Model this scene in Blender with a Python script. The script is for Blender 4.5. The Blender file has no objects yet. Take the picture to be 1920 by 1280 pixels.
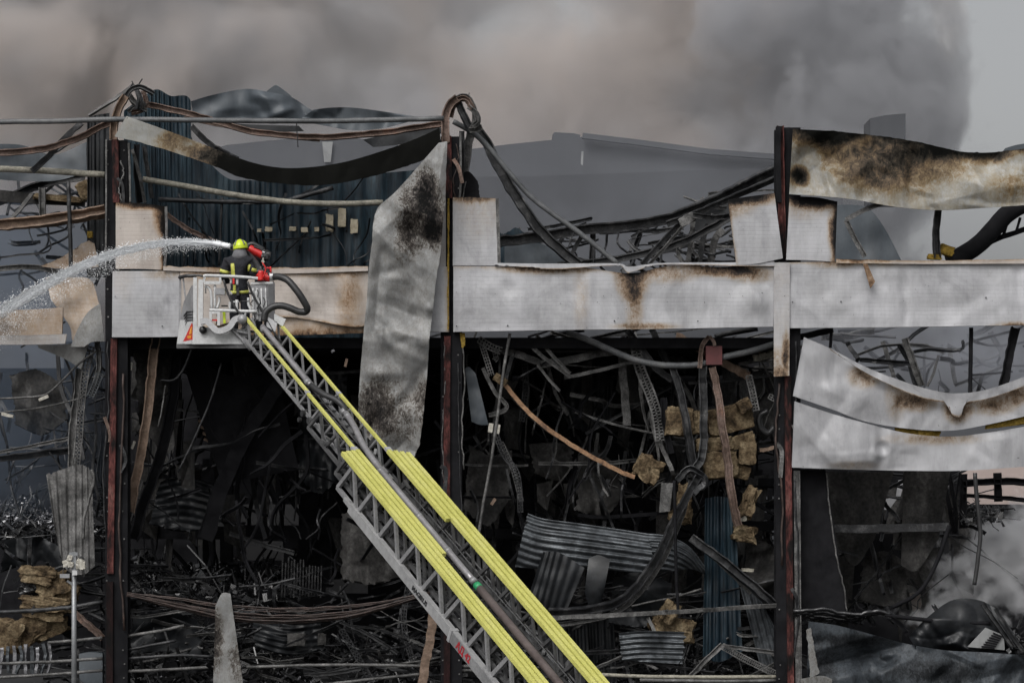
import bpy, bmesh, math, random
from mathutils import Vector, Matrix, noise as MN

# ------------------------------------------------------------------ camera, sky, sun, exposure
R = math.radians
scene = bpy.context.scene
col = scene.collection
D, FPX, HY, ZC = 60.0, 4800.0, 900.0, 5.4      # camera distance to facade, focal length (px of 1920), horizon row, eye height

cam_d = bpy.data.cameras.new('camera')
cam = bpy.data.objects.new('camera', cam_d)
col.objects.link(cam)
cam.location = (0, -D, ZC)
cam.rotation_euler = (R(90), 0, 0)
cam_d.sensor_width = 36
cam_d.lens = 36 * FPX / 1920
cam_d.shift_y = (HY - 640) / 1920
cam_d.clip_start = 1.0
cam_d.clip_end = 3000
scene.camera = cam

SUN_EL, SUN_AZ = 48, 205          # high sun behind the photographer, hidden by smoke and cloud
w = bpy.data.worlds.new('World')
scene.world = w
w.use_nodes = True
nt = w.node_tree
bg = nt.nodes['Background']
sky = nt.nodes.new('ShaderNodeTexSky')
sky.sky_type = 'NISHITA'
sky.sun_disc = False
sky.sun_elevation = R(SUN_EL)
sky.sun_rotation = R(SUN_AZ)
sky.air_density = 1.0
sky.dust_density = 6.0
sky.ozone_density = 1.0
bw = nt.nodes.new('ShaderNodeRGBToBW')
mx = nt.nodes.new('ShaderNodeMix')
mx.data_type = 'RGBA'
mx.inputs['Factor'].default_value = 0.9
nt.links.new(sky.outputs[0], bw.inputs[0])
nt.links.new(sky.outputs[0], mx.inputs['A'])
nt.links.new(bw.outputs[0], mx.inputs['B'])
nt.links.new(mx.outputs['Result'], bg.inputs['Color'])
bg.inputs['Strength'].default_value = 0.15

sd = bpy.data.lights.new('sun', 'SUN')
sd.energy = 0.5
sd.angle = R(25)
sd.color = (1.0, 0.97, 0.93)
so = bpy.data.objects.new('sun', sd)
col.objects.link(so)
so.rotation_euler = (R(90 - SUN_EL), 0, R(-25))

scene.view_settings.view_transform = 'Standard'
scene.view_settings.look = 'None'
scene.view_settings.exposure = 0.12
scene.view_settings.gamma = 1.0
scene.view_settings.use_curve_mapping = False
scene.cycles.use_denoising = True
scene.cycles.max_bounces = 6
scene.cycles.diffuse_bounces = 3
scene.cycles.glossy_bounces = 2
scene.cycles.transparent_max_bounces = 8
scene.cycles.volume_bounces = 2
scene.cycles.volume_step_rate = 0.6
scene.cycles.volume_max_steps = 256
scene.cycles.use_fast_gi = False

rnd = random.Random(7)
INTERIOR_SMOKE = True

# ------------------------------------------------------------------ helpers
def P(px, py, Y=0.0):
    """a place in the scene: depth Y behind the facade, seen at photograph pixel px, py"""
    s = (D + Y) / FPX
    return Vector(((px - 960) * s, Y, ZC - (py - HY) * s))

def px2m(n, Y=0.0):
    return n * (D + Y) / FPX

def tag(o, label=None, cat=None, group=None, kind=None):
    if label: o['label'] = label
    if cat: o['category'] = cat
    if group: o['group'] = group
    if kind: o['kind'] = kind
    return o

def empty(name, loc, label=None, cat=None, group=None, parent=None):
    o = bpy.data.objects.new(name, None)
    o.empty_display_size = 0.2
    col.objects.link(o)
    o.location = loc
    if parent: set_parent(o, parent)
    return tag(o, label, cat, group)

def world_loc(o):
    v = Vector(o.location)
    while o.parent:
        o = o.parent
        v = v + Vector(o.location)
    return v

def set_parent(o, p):
    """keeps the place of o (things here are moved, never turned, by their roots)"""
    o.parent = p
    o.location = Vector(o.location) - world_loc(p)

def obj(name, verts, faces, m, parent=None, smooth=False, attr=None, label=None, cat=None, group=None, kind=None, centre=True):
    vs = [Vector(v) for v in verts]
    c = Vector((0, 0, 0))
    if centre and vs:
        lo = Vector((min(v[i] for v in vs) for i in range(3)))
        hi = Vector((max(v[i] for v in vs) for i in range(3)))
        c = Vector(((lo.x + hi.x) / 2, (lo.y + hi.y) / 2, lo.z))
    me = bpy.data.meshes.new(name)
    me.from_pydata([v - c for v in vs], [], faces)
    me.materials.append(m)
    if smooth:
        me.polygons.foreach_set('use_smooth', [True] * len(me.polygons))
    if attr:
        for k, vals in attr.items():
            a = me.attributes.new(k, 'FLOAT', 'POINT')
            a.data.foreach_set('value', vals)
    me.update()
    o = bpy.data.objects.new(name, me)
    col.objects.link(o)
    o.location = c
    if parent: set_parent(o, parent)
    return tag(o, label, cat, group, kind)

class MB:
    """collects boxes, bars and tubes for one mesh"""
    def __init__(s): s.v, s.f = [], []
    def add(s, v, f):
        b = len(s.v); s.v += [Vector(x) for x in v]; s.f += [tuple(i + b for i in q) for q in f]; return s
    def box(s, lo, hi):
        x0, y0, z0 = lo; x1, y1, z1 = hi
        return s.add([(x0,y0,z0),(x1,y0,z0),(x1,y1,z0),(x0,y1,z0),(x0,y0,z1),(x1,y0,z1),(x1,y1,z1),(x0,y1,z1)],
                     [(0,3,2,1),(4,5,6,7),(0,1,5,4),(1,2,6,5),(2,3,7,6),(3,0,4,7)])
    def bar(s, a, b, w, h, up=Vector((0,0,1))):
        """box bar from a to b; w across, h along up"""
        a, b = Vector(a), Vector(b); d = (b - a).normalized()
        x = d.cross(up)
        if x.length < 1e-4: x = d.cross(Vector((0,1,0)))
        x.normalize(); u = x.cross(d).normalized()
        q = [(-w/2,-h/2),(w/2,-h/2),(w/2,h/2),(-w/2,h/2)]
        v = [a + x*i + u*j for i, j in q] + [b + x*i + u*j for i, j in q]
        return s.add(v, [(0,1,2,3),(7,6,5,4),(0,4,5,1),(1,5,6,2),(2,6,7,3),(3,7,4,0)])
    def sweep(s, pts, prof, up=Vector((0,-1,0)), closed_prof=True, twist=0.0, caps=True, scale=None):
        """profile (list of 2-D points) swept along pts; x across, y along 'up' """
        n, k = len(pts), len(prof); v = []
        for i, p in enumerate(pts):
            a = pts[max(i-1, 0)]; b = pts[min(i+1, n-1)]
            d = (b - a).normalized()
            x = d.cross(up)
            if x.length < 1e-3: x = d.cross(Vector((0.3,0.2,1)))
            x.normalize(); u = x.cross(d).normalized()
            t = twist * i / max(n-1, 1)
            c, sn = math.cos(t), math.sin(t)
            sc = scale[i] if scale else 1.0
            for (i2, j2) in prof:
                v.append(p + (x*(i2*c - j2*sn) + u*(i2*sn + j2*c)) * sc)
        f = []
        kk = k if closed_prof else k - 1
        for i in range(n-1):
            for j in range(kk):
                a = i*k + j; b = i*k + (j+1) % k
                f.append((a, b, b + k, a + k))
        if caps and closed_prof:
            f.append(tuple(reversed(range(k)))); f.append(tuple((n-1)*k + j for j in range(k)))
        return s.add(v, f)
    def tube(s, pts, r, n=8, scale=None):
        prof = [(r*math.cos(2*math.pi*i/n), r*math.sin(2*math.pi*i/n)) for i in range(n)]
        return s.sweep(pts, prof, scale=scale)
    def build(s, name, m, parent=None, **kw):
        return obj(name, s.v, s.f, m, parent, **kw)

def smooth_path(pts, n=6):
    """Catmull-Rom through Vectors"""
    if len(pts) < 3:
        a, b = pts[0], pts[-1]
        return [a.lerp(b, i/n) for i in range(n+1)]
    q = [pts[0]*2 - pts[1]] + list(pts) + [pts[-1]*2 - pts[-2]]
    out = []
    for i in range(1, len(q)-2):
        p0, p1, p2, p3 = q[i-1], q[i], q[i+1], q[i+2]
        for j in range(n):
            t = j/n
            out.append(0.5*((2*p1) + (p2-p0)*t + (2*p0-5*p1+4*p2-p3)*t*t + (3*p1-p0-3*p2+p3)*t*t*t))
    out.append(pts[-1])
    return out

def pathP(pts, Y=0.0, n=6, jitter=0.0):
    """pixel polyline -> smooth world path; entries (x, y) or (x, y, depth)"""
    w_ = [P(p[0], p[1], p[2] if len(p) > 2 else Y) for p in pts]
    w_ = smooth_path(w_, n)
    if jitter:
        w_ = [p + Vector((rnd.uniform(-1,1), rnd.uniform(-1,1), rnd.uniform(-1,1)))*jitter for p in w_]
    return w_

# ------------------------------------------------------------------ materials
def nodes_of(name):
    m = bpy.data.materials.new(name); m.use_nodes = True
    t = m.node_tree
    return m, t, t.nodes['Principled BSDF']

def N(t, kind, **kw):
    n = t.nodes.new(kind)
    for k, v in kw.items(): setattr(n, k, v)
    return n

def ramp(t, fac, stops):
    r = N(t, 'ShaderNodeValToRGB')
    e = r.color_ramp.elements
    while len(e) > 1: e.remove(e[-1])
    e[0].position = stops[0][0]; e[0].color = (*stops[0][1], 1)
    for p, c in stops[1:]:
        x = e.new(p); x.color = (*c, 1)
    t.links.new(fac, r.inputs[0])
    return r.outputs[0]

def noise(t, scale, detail=6, rough=0.6, stretch=None, dist=0.0, coords='Object'):
    tc = N(t, 'ShaderNodeTexCoord')
    src = tc.outputs[coords]
    if coords == 'Object':      # one continuous field across pieces, shifted per piece
        oi = N(t, 'ShaderNodeObjectInfo')
        ad = N(t, 'ShaderNodeVectorMath', operation='MULTIPLY_ADD')
        ad.inputs[1].default_value = (37.0, 53.0, 71.0)
        t.links.new(oi.outputs['Random'], ad.inputs[0])
        t.links.new(src, ad.inputs[2])
        src = ad.outputs[0]
    if stretch:
        mp = N(t, 'ShaderNodeMapping')
        mp.inputs['Scale'].default_value = stretch
        t.links.new(src, mp.inputs['Vector']); src = mp.outputs[0]
    n = N(t, 'ShaderNodeTexNoise')
    n.inputs['Scale'].default_value = scale
    n.inputs['Detail'].default_value = detail
    n.inputs['Roughness'].default_value = rough
    n.inputs['Distortion'].default_value = dist
    t.links.new(src, n.inputs['Vector'])
    return n.outputs['Fac']

def math_(t, op, a, b=None, clamp=False):
    n = N(t, 'ShaderNodeMath', operation=op, use_clamp=clamp)
    for i, x in enumerate((a, b)):
        if x is None: continue
        if isinstance(x, (int, float)): n.inputs[i].default_value = x
        else: t.links.new(x, n.inputs[i])
    return n.outputs[0]

def mixc(t, fac, a, b, mode='MIX'):
    n = N(t, 'ShaderNodeMix', data_type='RGBA', blend_type=mode)
    if isinstance(fac, (int, float)): n.inputs['Factor'].default_value = fac
    else: t.links.new(fac, n.inputs['Factor'])
    for k, x in (('A', a), ('B', b)):
        if isinstance(x, tuple): n.inputs[k].default_value = (*x, 1)
        else: t.links.new(x, n.inputs[k])
    return n.outputs['Result']

def bump(t, b, height, strength=0.3, dist=0.02):
    n = N(t, 'ShaderNodeBump')
    n.inputs['Strength'].default_value = strength
    n.inputs['Distance'].default_value = dist
    t.links.new(height, n.inputs['Height'])
    t.links.new(n.outputs[0], b.inputs['Normal'])

def mat_noise(name, stops, scale=3.0, rough=0.6, metal=0.0, bmp=0.3, bdist=0.01, stretch=None, detail=7, fine=None, rrange=0.2, spec=0.5):
    """mottled surface: colour from layered noise"""
    m, t, b = nodes_of(name)
    f = noise(t, scale, detail, 0.65, stretch, 0.3)
    c = ramp(t, f, stops)
    if fine:
        f2 = noise(t, fine[0], 5, 0.7, fine[2] if len(fine) > 2 else None)
        g = ramp(t, f2, [(0.35, (1-fine[1],)*3), (0.7, (1,1,1))])
        c = mixc(t, 1.0, c, g, 'MULTIPLY')
    t.links.new(c, b.inputs['Base Color'])
    rr = math_(t, 'MULTIPLY_ADD', f, rrange); t.nodes[-1].inputs[2].default_value = rough - rrange/2
    t.links.new(rr, b.inputs['Roughness'])
    b.inputs['Metallic'].default_value = metal
    b.inputs['Specular IOR Level'].default_value = spec
    if bmp: bump(t, b, noise(t, scale*6, 4, 0.6, stretch), bmp, bdist)
    return m

def mat_panel(name, base, base2, rib=True, burn_stops=None, rough=0.45, metal=0.0, bl=1.0, crumple=0.0, patch=1.1, speck=0.95):
    """coated sheet steel: fine ribs, grime streaks, scorch marks where the 'burn' attribute says the fire reached"""
    m, t, b = nodes_of(name)
    f = noise(t, 0.9, 6, 0.6)
    c = ramp(t, f, [(0.3, base2), (0.62, base)])
    st = noise(t, 1.3, 7, 0.7, (1.6, 1, 0.3))          # rain streaks run down
    c = mixc(t, 1.0, c, ramp(t, st, [(0.28, (0.73,0.73,0.735)), (0.55, (1,1,1))]), 'MULTIPLY')
    sp = noise(t, 14, 3, 0.6)
    c = mixc(t, 1.0, c, ramp(t, sp, [(0.25, (0.3,0.29,0.28)), (0.30, (1,1,1))]), 'MULTIPLY')
    gr = noise(t, 0.55, 8, 0.72, None, 0.7)              # broad soot film
    c = mixc(t, 1.0, c, ramp(t, gr, [(0.30, (0.60,0.60,0.60)), (0.48, (0.89,0.89,0.89)), (0.62, (1,1,1))]), 'MULTIPLY')
    sc = noise(t, 7.0, 7, 0.8, (1, 1, 0.25), 1.5)         # scuffs
    c = mixc(t, 1.0, c, ramp(t, sc, [(0.27, (0.45,0.43,0.41)), (0.36, (0.93,0.93,0.93)), (0.6, (1,1,1))]), 'MULTIPLY')
    at = N(t, 'ShaderNodeAttribute', attribute_name='burn')
    n2 = noise(t, 3.5, 8, 0.7, None, 0.6)
    n3 = noise(t, 15.0, 6, 0.75, (1, 1, 0.55), 1.2)
    e = math_(t, 'ADD', math_(t, 'MULTIPLY', math_(t, 'SUBTRACT', n2, 0.5), patch), math_(t, 'MULTIPLY', math_(t, 'SUBTRACT', n3, 0.5), speck))
    amt = math_(t, 'ADD', at.outputs['Fac'], math_(t, 'MULTIPLY', e, math_(t, 'MINIMUM', math_(t, 'MULTIPLY', at.outputs['Fac'], 3.0), 1.0)), True)
    bs = burn_stops or [(0.0, (1,1,1)), (0.25, (0.86,0.74,0.60)), (0.45, (0.55,0.38,0.24)), (0.62, (0.22,0.15,0.10)), (0.8, (0.06,0.05,0.045)), (1.0, (0.03,0.03,0.03))]
    c = mixc(t, 1.0, c, ramp(t, amt, bs), 'MULTIPLY')
    t.links.new(c, b.inputs['Base Color'])
    rr = math_(t, 'MULTIPLY_ADD', amt, 0.3); t.nodes[-1].inputs[2].default_value = rough
    t.links.new(rr, b.inputs['Roughness'])
    b.inputs['Metallic'].default_value = metal
    t.links.new(math_(t, 'MULTIPLY_ADD', amt, -0.42), b.inputs['Specular IOR Level']); t.nodes[-1].inputs[2].default_value = 0.45
    h = math_(t, 'MULTIPLY', n2, 0.5)
    if rib:
        tc = N(t, 'ShaderNodeTexCoord')
        wv = N(t, 'ShaderNodeTexWave', bands_direction='Z')
        wv.inputs['Scale'].default_value = 3.2
        wv.inputs['Distortion'].default_value = 0.0
        t.links.new(tc.outputs['Object'], wv.inputs['Vector'])
        line = ramp(t, wv.outputs['Fac'], [(0.0, (0,0,0)), (0.16, (1,1,1))])
        fade = noise(t, 1.2, 4, 0.6, (1, 1, 2.0))
        k = ramp(t, fade, [(0.47, (0.0,)*3), (0.72, (0.7,)*3)])
        h = math_(t, 'ADD', h, math_(t, 'MULTIPLY', line, 0.3))
        dl = mixc(t, k, (1,1,1), mixc(t, line, (0.80,0.80,0.81), (1,1,1)))
        c2 = mixc(t, 1.0, c, dl, 'MULTIPLY')
        t.links.new(c2, b.inputs['Base Color'])
    if crumple:
        h = math_(t, 'ADD', h, math_(t, 'MULTIPLY', noise(t, 1.4, 3, 0.5, None, 0.8), crumple))
    bump(t, b, h, 0.35*bl, 0.012)
    return m
M = {}
M['white'] = mat_panel('white_panel', (0.505,0.505,0.525), (0.41,0.41,0.42))
M['tan'] = mat_panel('smoked_panel', (0.50,0.45,0.41), (0.40,0.345,0.305))
M['grey_sheet'] = mat_panel('grey_coated_sheet', (0.33,0.335,0.335), (0.20,0.205,0.205), rib=False, crumple=0.0,
    burn_stops=[(0,(1,1,1)),(0.25,(0.75,0.72,0.68)),(0.45,(0.35,0.30,0.26)),(0.65,(0.12,0.10,0.09)),(1,(0.03,0.03,0.03))], speck=2.2)
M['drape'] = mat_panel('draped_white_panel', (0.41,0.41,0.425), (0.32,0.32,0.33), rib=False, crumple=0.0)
M['fascia'] = mat_panel('scorched_fascia', (0.44,0.45,0.45), (0.30,0.31,0.305), rib=False, crumple=0.0,
    burn_stops=[(0,(1,1,1)),(0.2,(0.75,0.66,0.52)),(0.38,(0.55,0.38,0.2)),(0.55,(0.30,0.20,0.12)),(0.75,(0.10,0.08,0.06)),(1,(0.02,0.02,0.018))], patch=1.2, speck=0.9)
M['roof_sheet'] = mat_panel('blue_grey_roof_sheet', (0.085,0.10,0.115), (0.045,0.055,0.065), rib=False, rough=0.5, crumple=0.0,
    burn_stops=[(0,(1,1,1)),(0.25,(0.75,0.74,0.74)),(0.45,(0.45,0.43,0.42)),(0.65,(0.20,0.19,0.185)),(1,(0.06,0.06,0.06))], speck=1.2)
M['corr_blue'] = mat_noise('charred_blue_corrugated', [(0.28,(0.005,0.010,0.016)),(0.48,(0.012,0.028,0.042)),(0.66,(0.035,0.065,0.085)),(0.8,(0.09,0.13,0.15))], 1.1, 0.45, 0.1, 0.3, stretch=(2.5,1,0.35), fine=(9,0.7,(3,1,0.3)), spec=0.35)
M['corr_zinc'] = mat_noise('charred_zinc_corrugated', [(0.25,(0.03,0.032,0.036)),(0.5,(0.10,0.11,0.12)),(0.75,(0.24,0.26,0.28))], 1.6, 0.4, 0.5, 0.35, fine=(8,0.6))
M['corr_dark'] = mat_noise('charred_dark_corrugated', [(0.25,(0.005,0.006,0.007)),(0.55,(0.014,0.016,0.019)),(0.8,(0.06,0.064,0.07))], 1.3, 0.45, 0.1, 0.35, fine=(8,0.6), spec=0.4)
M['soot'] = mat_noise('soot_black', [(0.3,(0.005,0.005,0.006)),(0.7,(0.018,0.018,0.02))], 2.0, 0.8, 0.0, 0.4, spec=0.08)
M['steel'] = mat_noise('burnt_steel', [(0.30,(0.007,0.0075,0.009)),(0.48,(0.028,0.029,0.032)),(0.62,(0.085,0.085,0.088)),(0.75,(0.19,0.185,0.18))], 3.0, 0.5, 0.1, 0.5, fine=(22,0.7), spec=0.4)
M['ash_steel'] = mat_noise('ash_grey_steel', [(0.28,(0.03,0.03,0.03)),(0.46,(0.12,0.118,0.115)),(0.62,(0.25,0.245,0.24)),(0.78,(0.36,0.35,0.34))], 3.0, 0.6, 0.1, 0.5, fine=(24,0.65), spec=0.4)
M['rust'] = mat_noise('rust_burnt_beam', [(0.25,(0.07,0.05,0.042)),(0.45,(0.18,0.125,0.10)),(0.6,(0.32,0.235,0.20)),(0.75,(0.40,0.22,0.15))], 1.8, 0.75, 0.0, 0.5, fine=(20,0.6), spec=0.2)
M['tan_steel'] = mat_noise('tan_baked_steel', [(0.25,(0.10,0.07,0.05)),(0.5,(0.25,0.17,0.12)),(0.75,(0.38,0.28,0.22))], 2.2, 0.75, 0.0, 0.5, fine=(16,0.5))
M['red'] = mat_noise('red_primer', [(0.42,(0.012,0.009,0.009)),(0.50,(0.085,0.03,0.027)),(0.60,(0.19,0.065,0.058)),(0.72,(0.27,0.14,0.12))], 2.6, 0.7, 0.0, 0.5, stretch=(1,1,0.4), fine=(16,0.8,(2,2,0.5)), spec=0.15)
M['red_dark'] = mat_noise('dark_maroon', [(0.4,(0.008,0.007,0.007)),(0.6,(0.035,0.014,0.014)),(0.75,(0.08,0.026,0.026))], 1.8, 0.7, 0.0, 0.5, stretch=(1,1,0.4), fine=(16,0.8,(2,2,0.5)), spec=0.15)  # darker maroon for the lower column strips
M['pipe'] = mat_noise('sooty_grey_pipe', [(0.25,(0.05,0.052,0.055)),(0.5,(0.12,0.125,0.13)),(0.75,(0.22,0.22,0.22))], 2.0, 0.55, 0.1, 0.4, fine=(25,0.4))
M['pipe_tan'] = mat_noise('flaking_pipe', [(0.25,(0.16,0.15,0.12)),(0.5,(0.36,0.34,0.28)),(0.75,(0.52,0.49,0.40))], 3.0, 0.7, 0.0, 0.6, fine=(20,0.55))
M['wool'] = mat_noise('scorched_mineral_wool', [(0.30,(0.02,0.016,0.012)),(0.44,(0.14,0.10,0.06)),(0.60,(0.31,0.24,0.15)),(0.8,(0.42,0.35,0.24))], 2.2, 0.95, 0.0, 1.0, 0.03, fine=(16,0.65), spec=0.1)
M['cream'] = mat_noise('pale_foam', [(0.3,(0.36,0.31,0.22)),(0.7,(0.6,0.54,0.42))], 4.0, 0.9, 0.0, 0.6, fine=(18,0.4), spec=0.1)
M['wool_y'] = mat_noise('yellow_mineral_wool', [(0.25,(0.09,0.06,0.015)),(0.5,(0.36,0.24,0.05)),(0.8,(0.5,0.36,0.10))], 3.0, 0.95, 0.0, 1.0, 0.03, fine=(18,0.6), spec=0.1)
M['concrete'] = mat_noise('sooty_concrete', [(0.3,(0.008,0.008,0.009)),(0.7,(0.03,0.03,0.032))], 0.6, 0.9, 0.0, 0.4, fine=(8,0.4))
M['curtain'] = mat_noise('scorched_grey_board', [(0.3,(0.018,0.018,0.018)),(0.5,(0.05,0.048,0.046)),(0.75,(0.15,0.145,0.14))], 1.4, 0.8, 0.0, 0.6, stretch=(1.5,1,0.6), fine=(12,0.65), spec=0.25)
M['wet'] = mat_noise('wet_charred_debris', [(0.3,(0.006,0.006,0.007)),(0.6,(0.02,0.02,0.022)),(0.8,(0.06,0.058,0.056))], 2.5, 0.28, 0.1, 0.6, fine=(14,0.5), spec=0.8)
M['wet_lit'] = mat_noise('wet_glint_scraps', [(0.3,(0.06,0.06,0.065)),(0.7,(0.36,0.36,0.38))], 3.0, 0.25, 0.4, 0.4, spec=0.8)  # paler copy of the wet debris, glints put into its colour
M['cable'] = mat_noise('scorched_cable', [(0.3,(0.015,0.012,0.011)),(0.6,(0.06,0.04,0.034)),(0.8,(0.15,0.10,0.085))], 6.0, 0.5, 0.2, 0.4)
M['ground'] = mat_noise('ashy_ground', [(0.3,(0.03,0.029,0.028)),(0.7,(0.08,0.077,0.073))], 0.5, 0.9, 0.0, 0.6, 0.04, fine=(5,0.5))
M['far_wall'] = mat_noise('far_grey_wall', [(0.3,(0.055,0.058,0.066)),(0.7,(0.085,0.088,0.096))], 0.25, 0.85, 0.0, 0.15, stretch=(1,1,0.3))
M['ladder_yellow'] = mat_noise('ladder_yellow', [(0.3,(0.60,0.59,0.14)),(0.5,(0.72,0.70,0.19)),(0.8,(0.76,0.74,0.27))], 1.6, 0.5, 0.0, 0.2, 0.006, fine=(45,0.45))
M['ladder_grey'] = mat_noise('ladder_grey_paint', [(0.3,(0.22,0.22,0.225)),(0.7,(0.36,0.36,0.365))], 1.8, 0.42, 0.2, 0.06, fine=(20,0.35))
M['ladder_dark'] = mat_noise('ladder_dark_steel', [(0.3,(0.06,0.06,0.062)),(0.7,(0.17,0.17,0.172))], 3.0, 0.45, 0.3, 0.1, fine=(24,0.4))  # darker steel, used for the inner sections too
M['alu'] = mat_noise('brushed_aluminium', [(0.3,(0.44,0.44,0.45)),(0.7,(0.62,0.62,0.63))], 2.0, 0.38, 0.35, 0.05, fine=(20,0.25))
M['cage_white'] = mat_noise('cage_white_paint', [(0.3,(0.52,0.53,0.53)),(0.7,(0.68,0.68,0.68))], 2.0, 0.42, 0.0, 0.05, fine=(14,0.25))
M['cage_grey'] = mat_noise('cage_grey_plate', [(0.3,(0.25,0.25,0.26)),(0.7,(0.38,0.38,0.39))], 2.0, 0.42, 0.2, 0.05, fine=(14,0.3))
M['rubber'] = mat_noise('black_rubber', [(0.3,(0.014,0.014,0.015)),(0.7,(0.035,0.035,0.036))], 6.0, 0.42, 0.0, 0.2)
M['water_pipe'] = mat_noise('grey_water_pipe', [(0.3,(0.26,0.25,0.26)),(0.7,(0.42,0.41,0.42))], 2.0, 0.35, 0.4, 0.05, fine=(15,0.3))
M['brown_pipe'] = mat_noise('brown_hose_pipe', [(0.3,(0.09,0.07,0.065)),(0.7,(0.19,0.155,0.145))], 2.0, 0.5, 0.1, 0.1, fine=(15,0.3))
M['red_paint'] = mat_noise('bright_red_paint', [(0.3,(0.50,0.02,0.02)),(0.7,(0.66,0.035,0.03))], 3.0, 0.32, 0.0, 0.03)
M['orange'] = mat_noise('orange_reflector', [(0.3,(0.75,0.28,0.02)),(0.7,(0.85,0.36,0.04))], 3.0, 0.35, 0.0, 0.03)
M['green'] = mat_noise('green_band', [(0.3,(0.02,0.22,0.09)),(0.7,(0.03,0.30,0.12))], 3.0, 0.4, 0.0, 0.03)
M['letter_black'] = mat_noise('black_lettering', [(0.3,(0.012,0.012,0.014)),(0.7,(0.02,0.02,0.022))], 3.0, 0.5, 0.0, 0.0)
M['letter_red'] = mat_noise('red_lettering', [(0.3,(0.32,0.012,0.02)),(0.7,(0.42,0.02,0.03))], 3.0, 0.5, 0.0, 0.0)
M['jacket'] = mat_noise('navy_turnout_cloth', [(0.3,(0.016,0.017,0.023)),(0.7,(0.045,0.046,0.055))], 5.0, 0.8, 0.0, 1.0, 0.03, fine=(30,0.5), spec=0.3)
M['lime'] = mat_noise('lime_helmet', [(0.3,(0.52,0.66,0.02)),(0.7,(0.62,0.74,0.04))], 4.0, 0.3, 0.0, 0.03)
M['stripe'] = mat_noise('yellow_reflective_tape', [(0.3,(0.46,0.47,0.06)),(0.7,(0.62,0.62,0.16))], 8.0, 0.5, 0.0, 0.1)
M['hood'] = mat_noise('grey_neck_hood', [(0.3,(0.10,0.10,0.11)),(0.7,(0.19,0.19,0.20))], 8.0, 0.85, 0.0, 0.5)
M['skin'] = mat_noise('glove_leather', [(0.3,(0.22,0.17,0.11)),(0.7,(0.34,0.28,0.18))], 10.0, 0.7, 0.0, 0.3)
M['galv'] = mat_noise('galvanised_pole', [(0.3,(0.24,0.25,0.26)),(0.7,(0.36,0.37,0.38))], 2.5, 0.45, 0.5, 0.05, fine=(15,0.3))
M['melted'] = mat_noise('melted_white_plastic', [(0.3,(0.22,0.20,0.16)),(0.7,(0.6,0.58,0.52))], 8.0, 0.5, 0.0, 0.3)
def water_mat():
    m, t, b = nodes_of('spray_water')
    b.inputs['Base Color'].default_value = (0.90, 0.92, 0.94, 1)
    b.inputs['Roughness'].default_value = 0.25
    b.inputs['Transmission Weight'].default_value = 0.08
    b.inputs['IOR'].default_value = 1.33
    bump(t, b, noise(t, 18, 4, 0.7), 0.6, 0.03)
    return m
M['water'] = water_mat()

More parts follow.
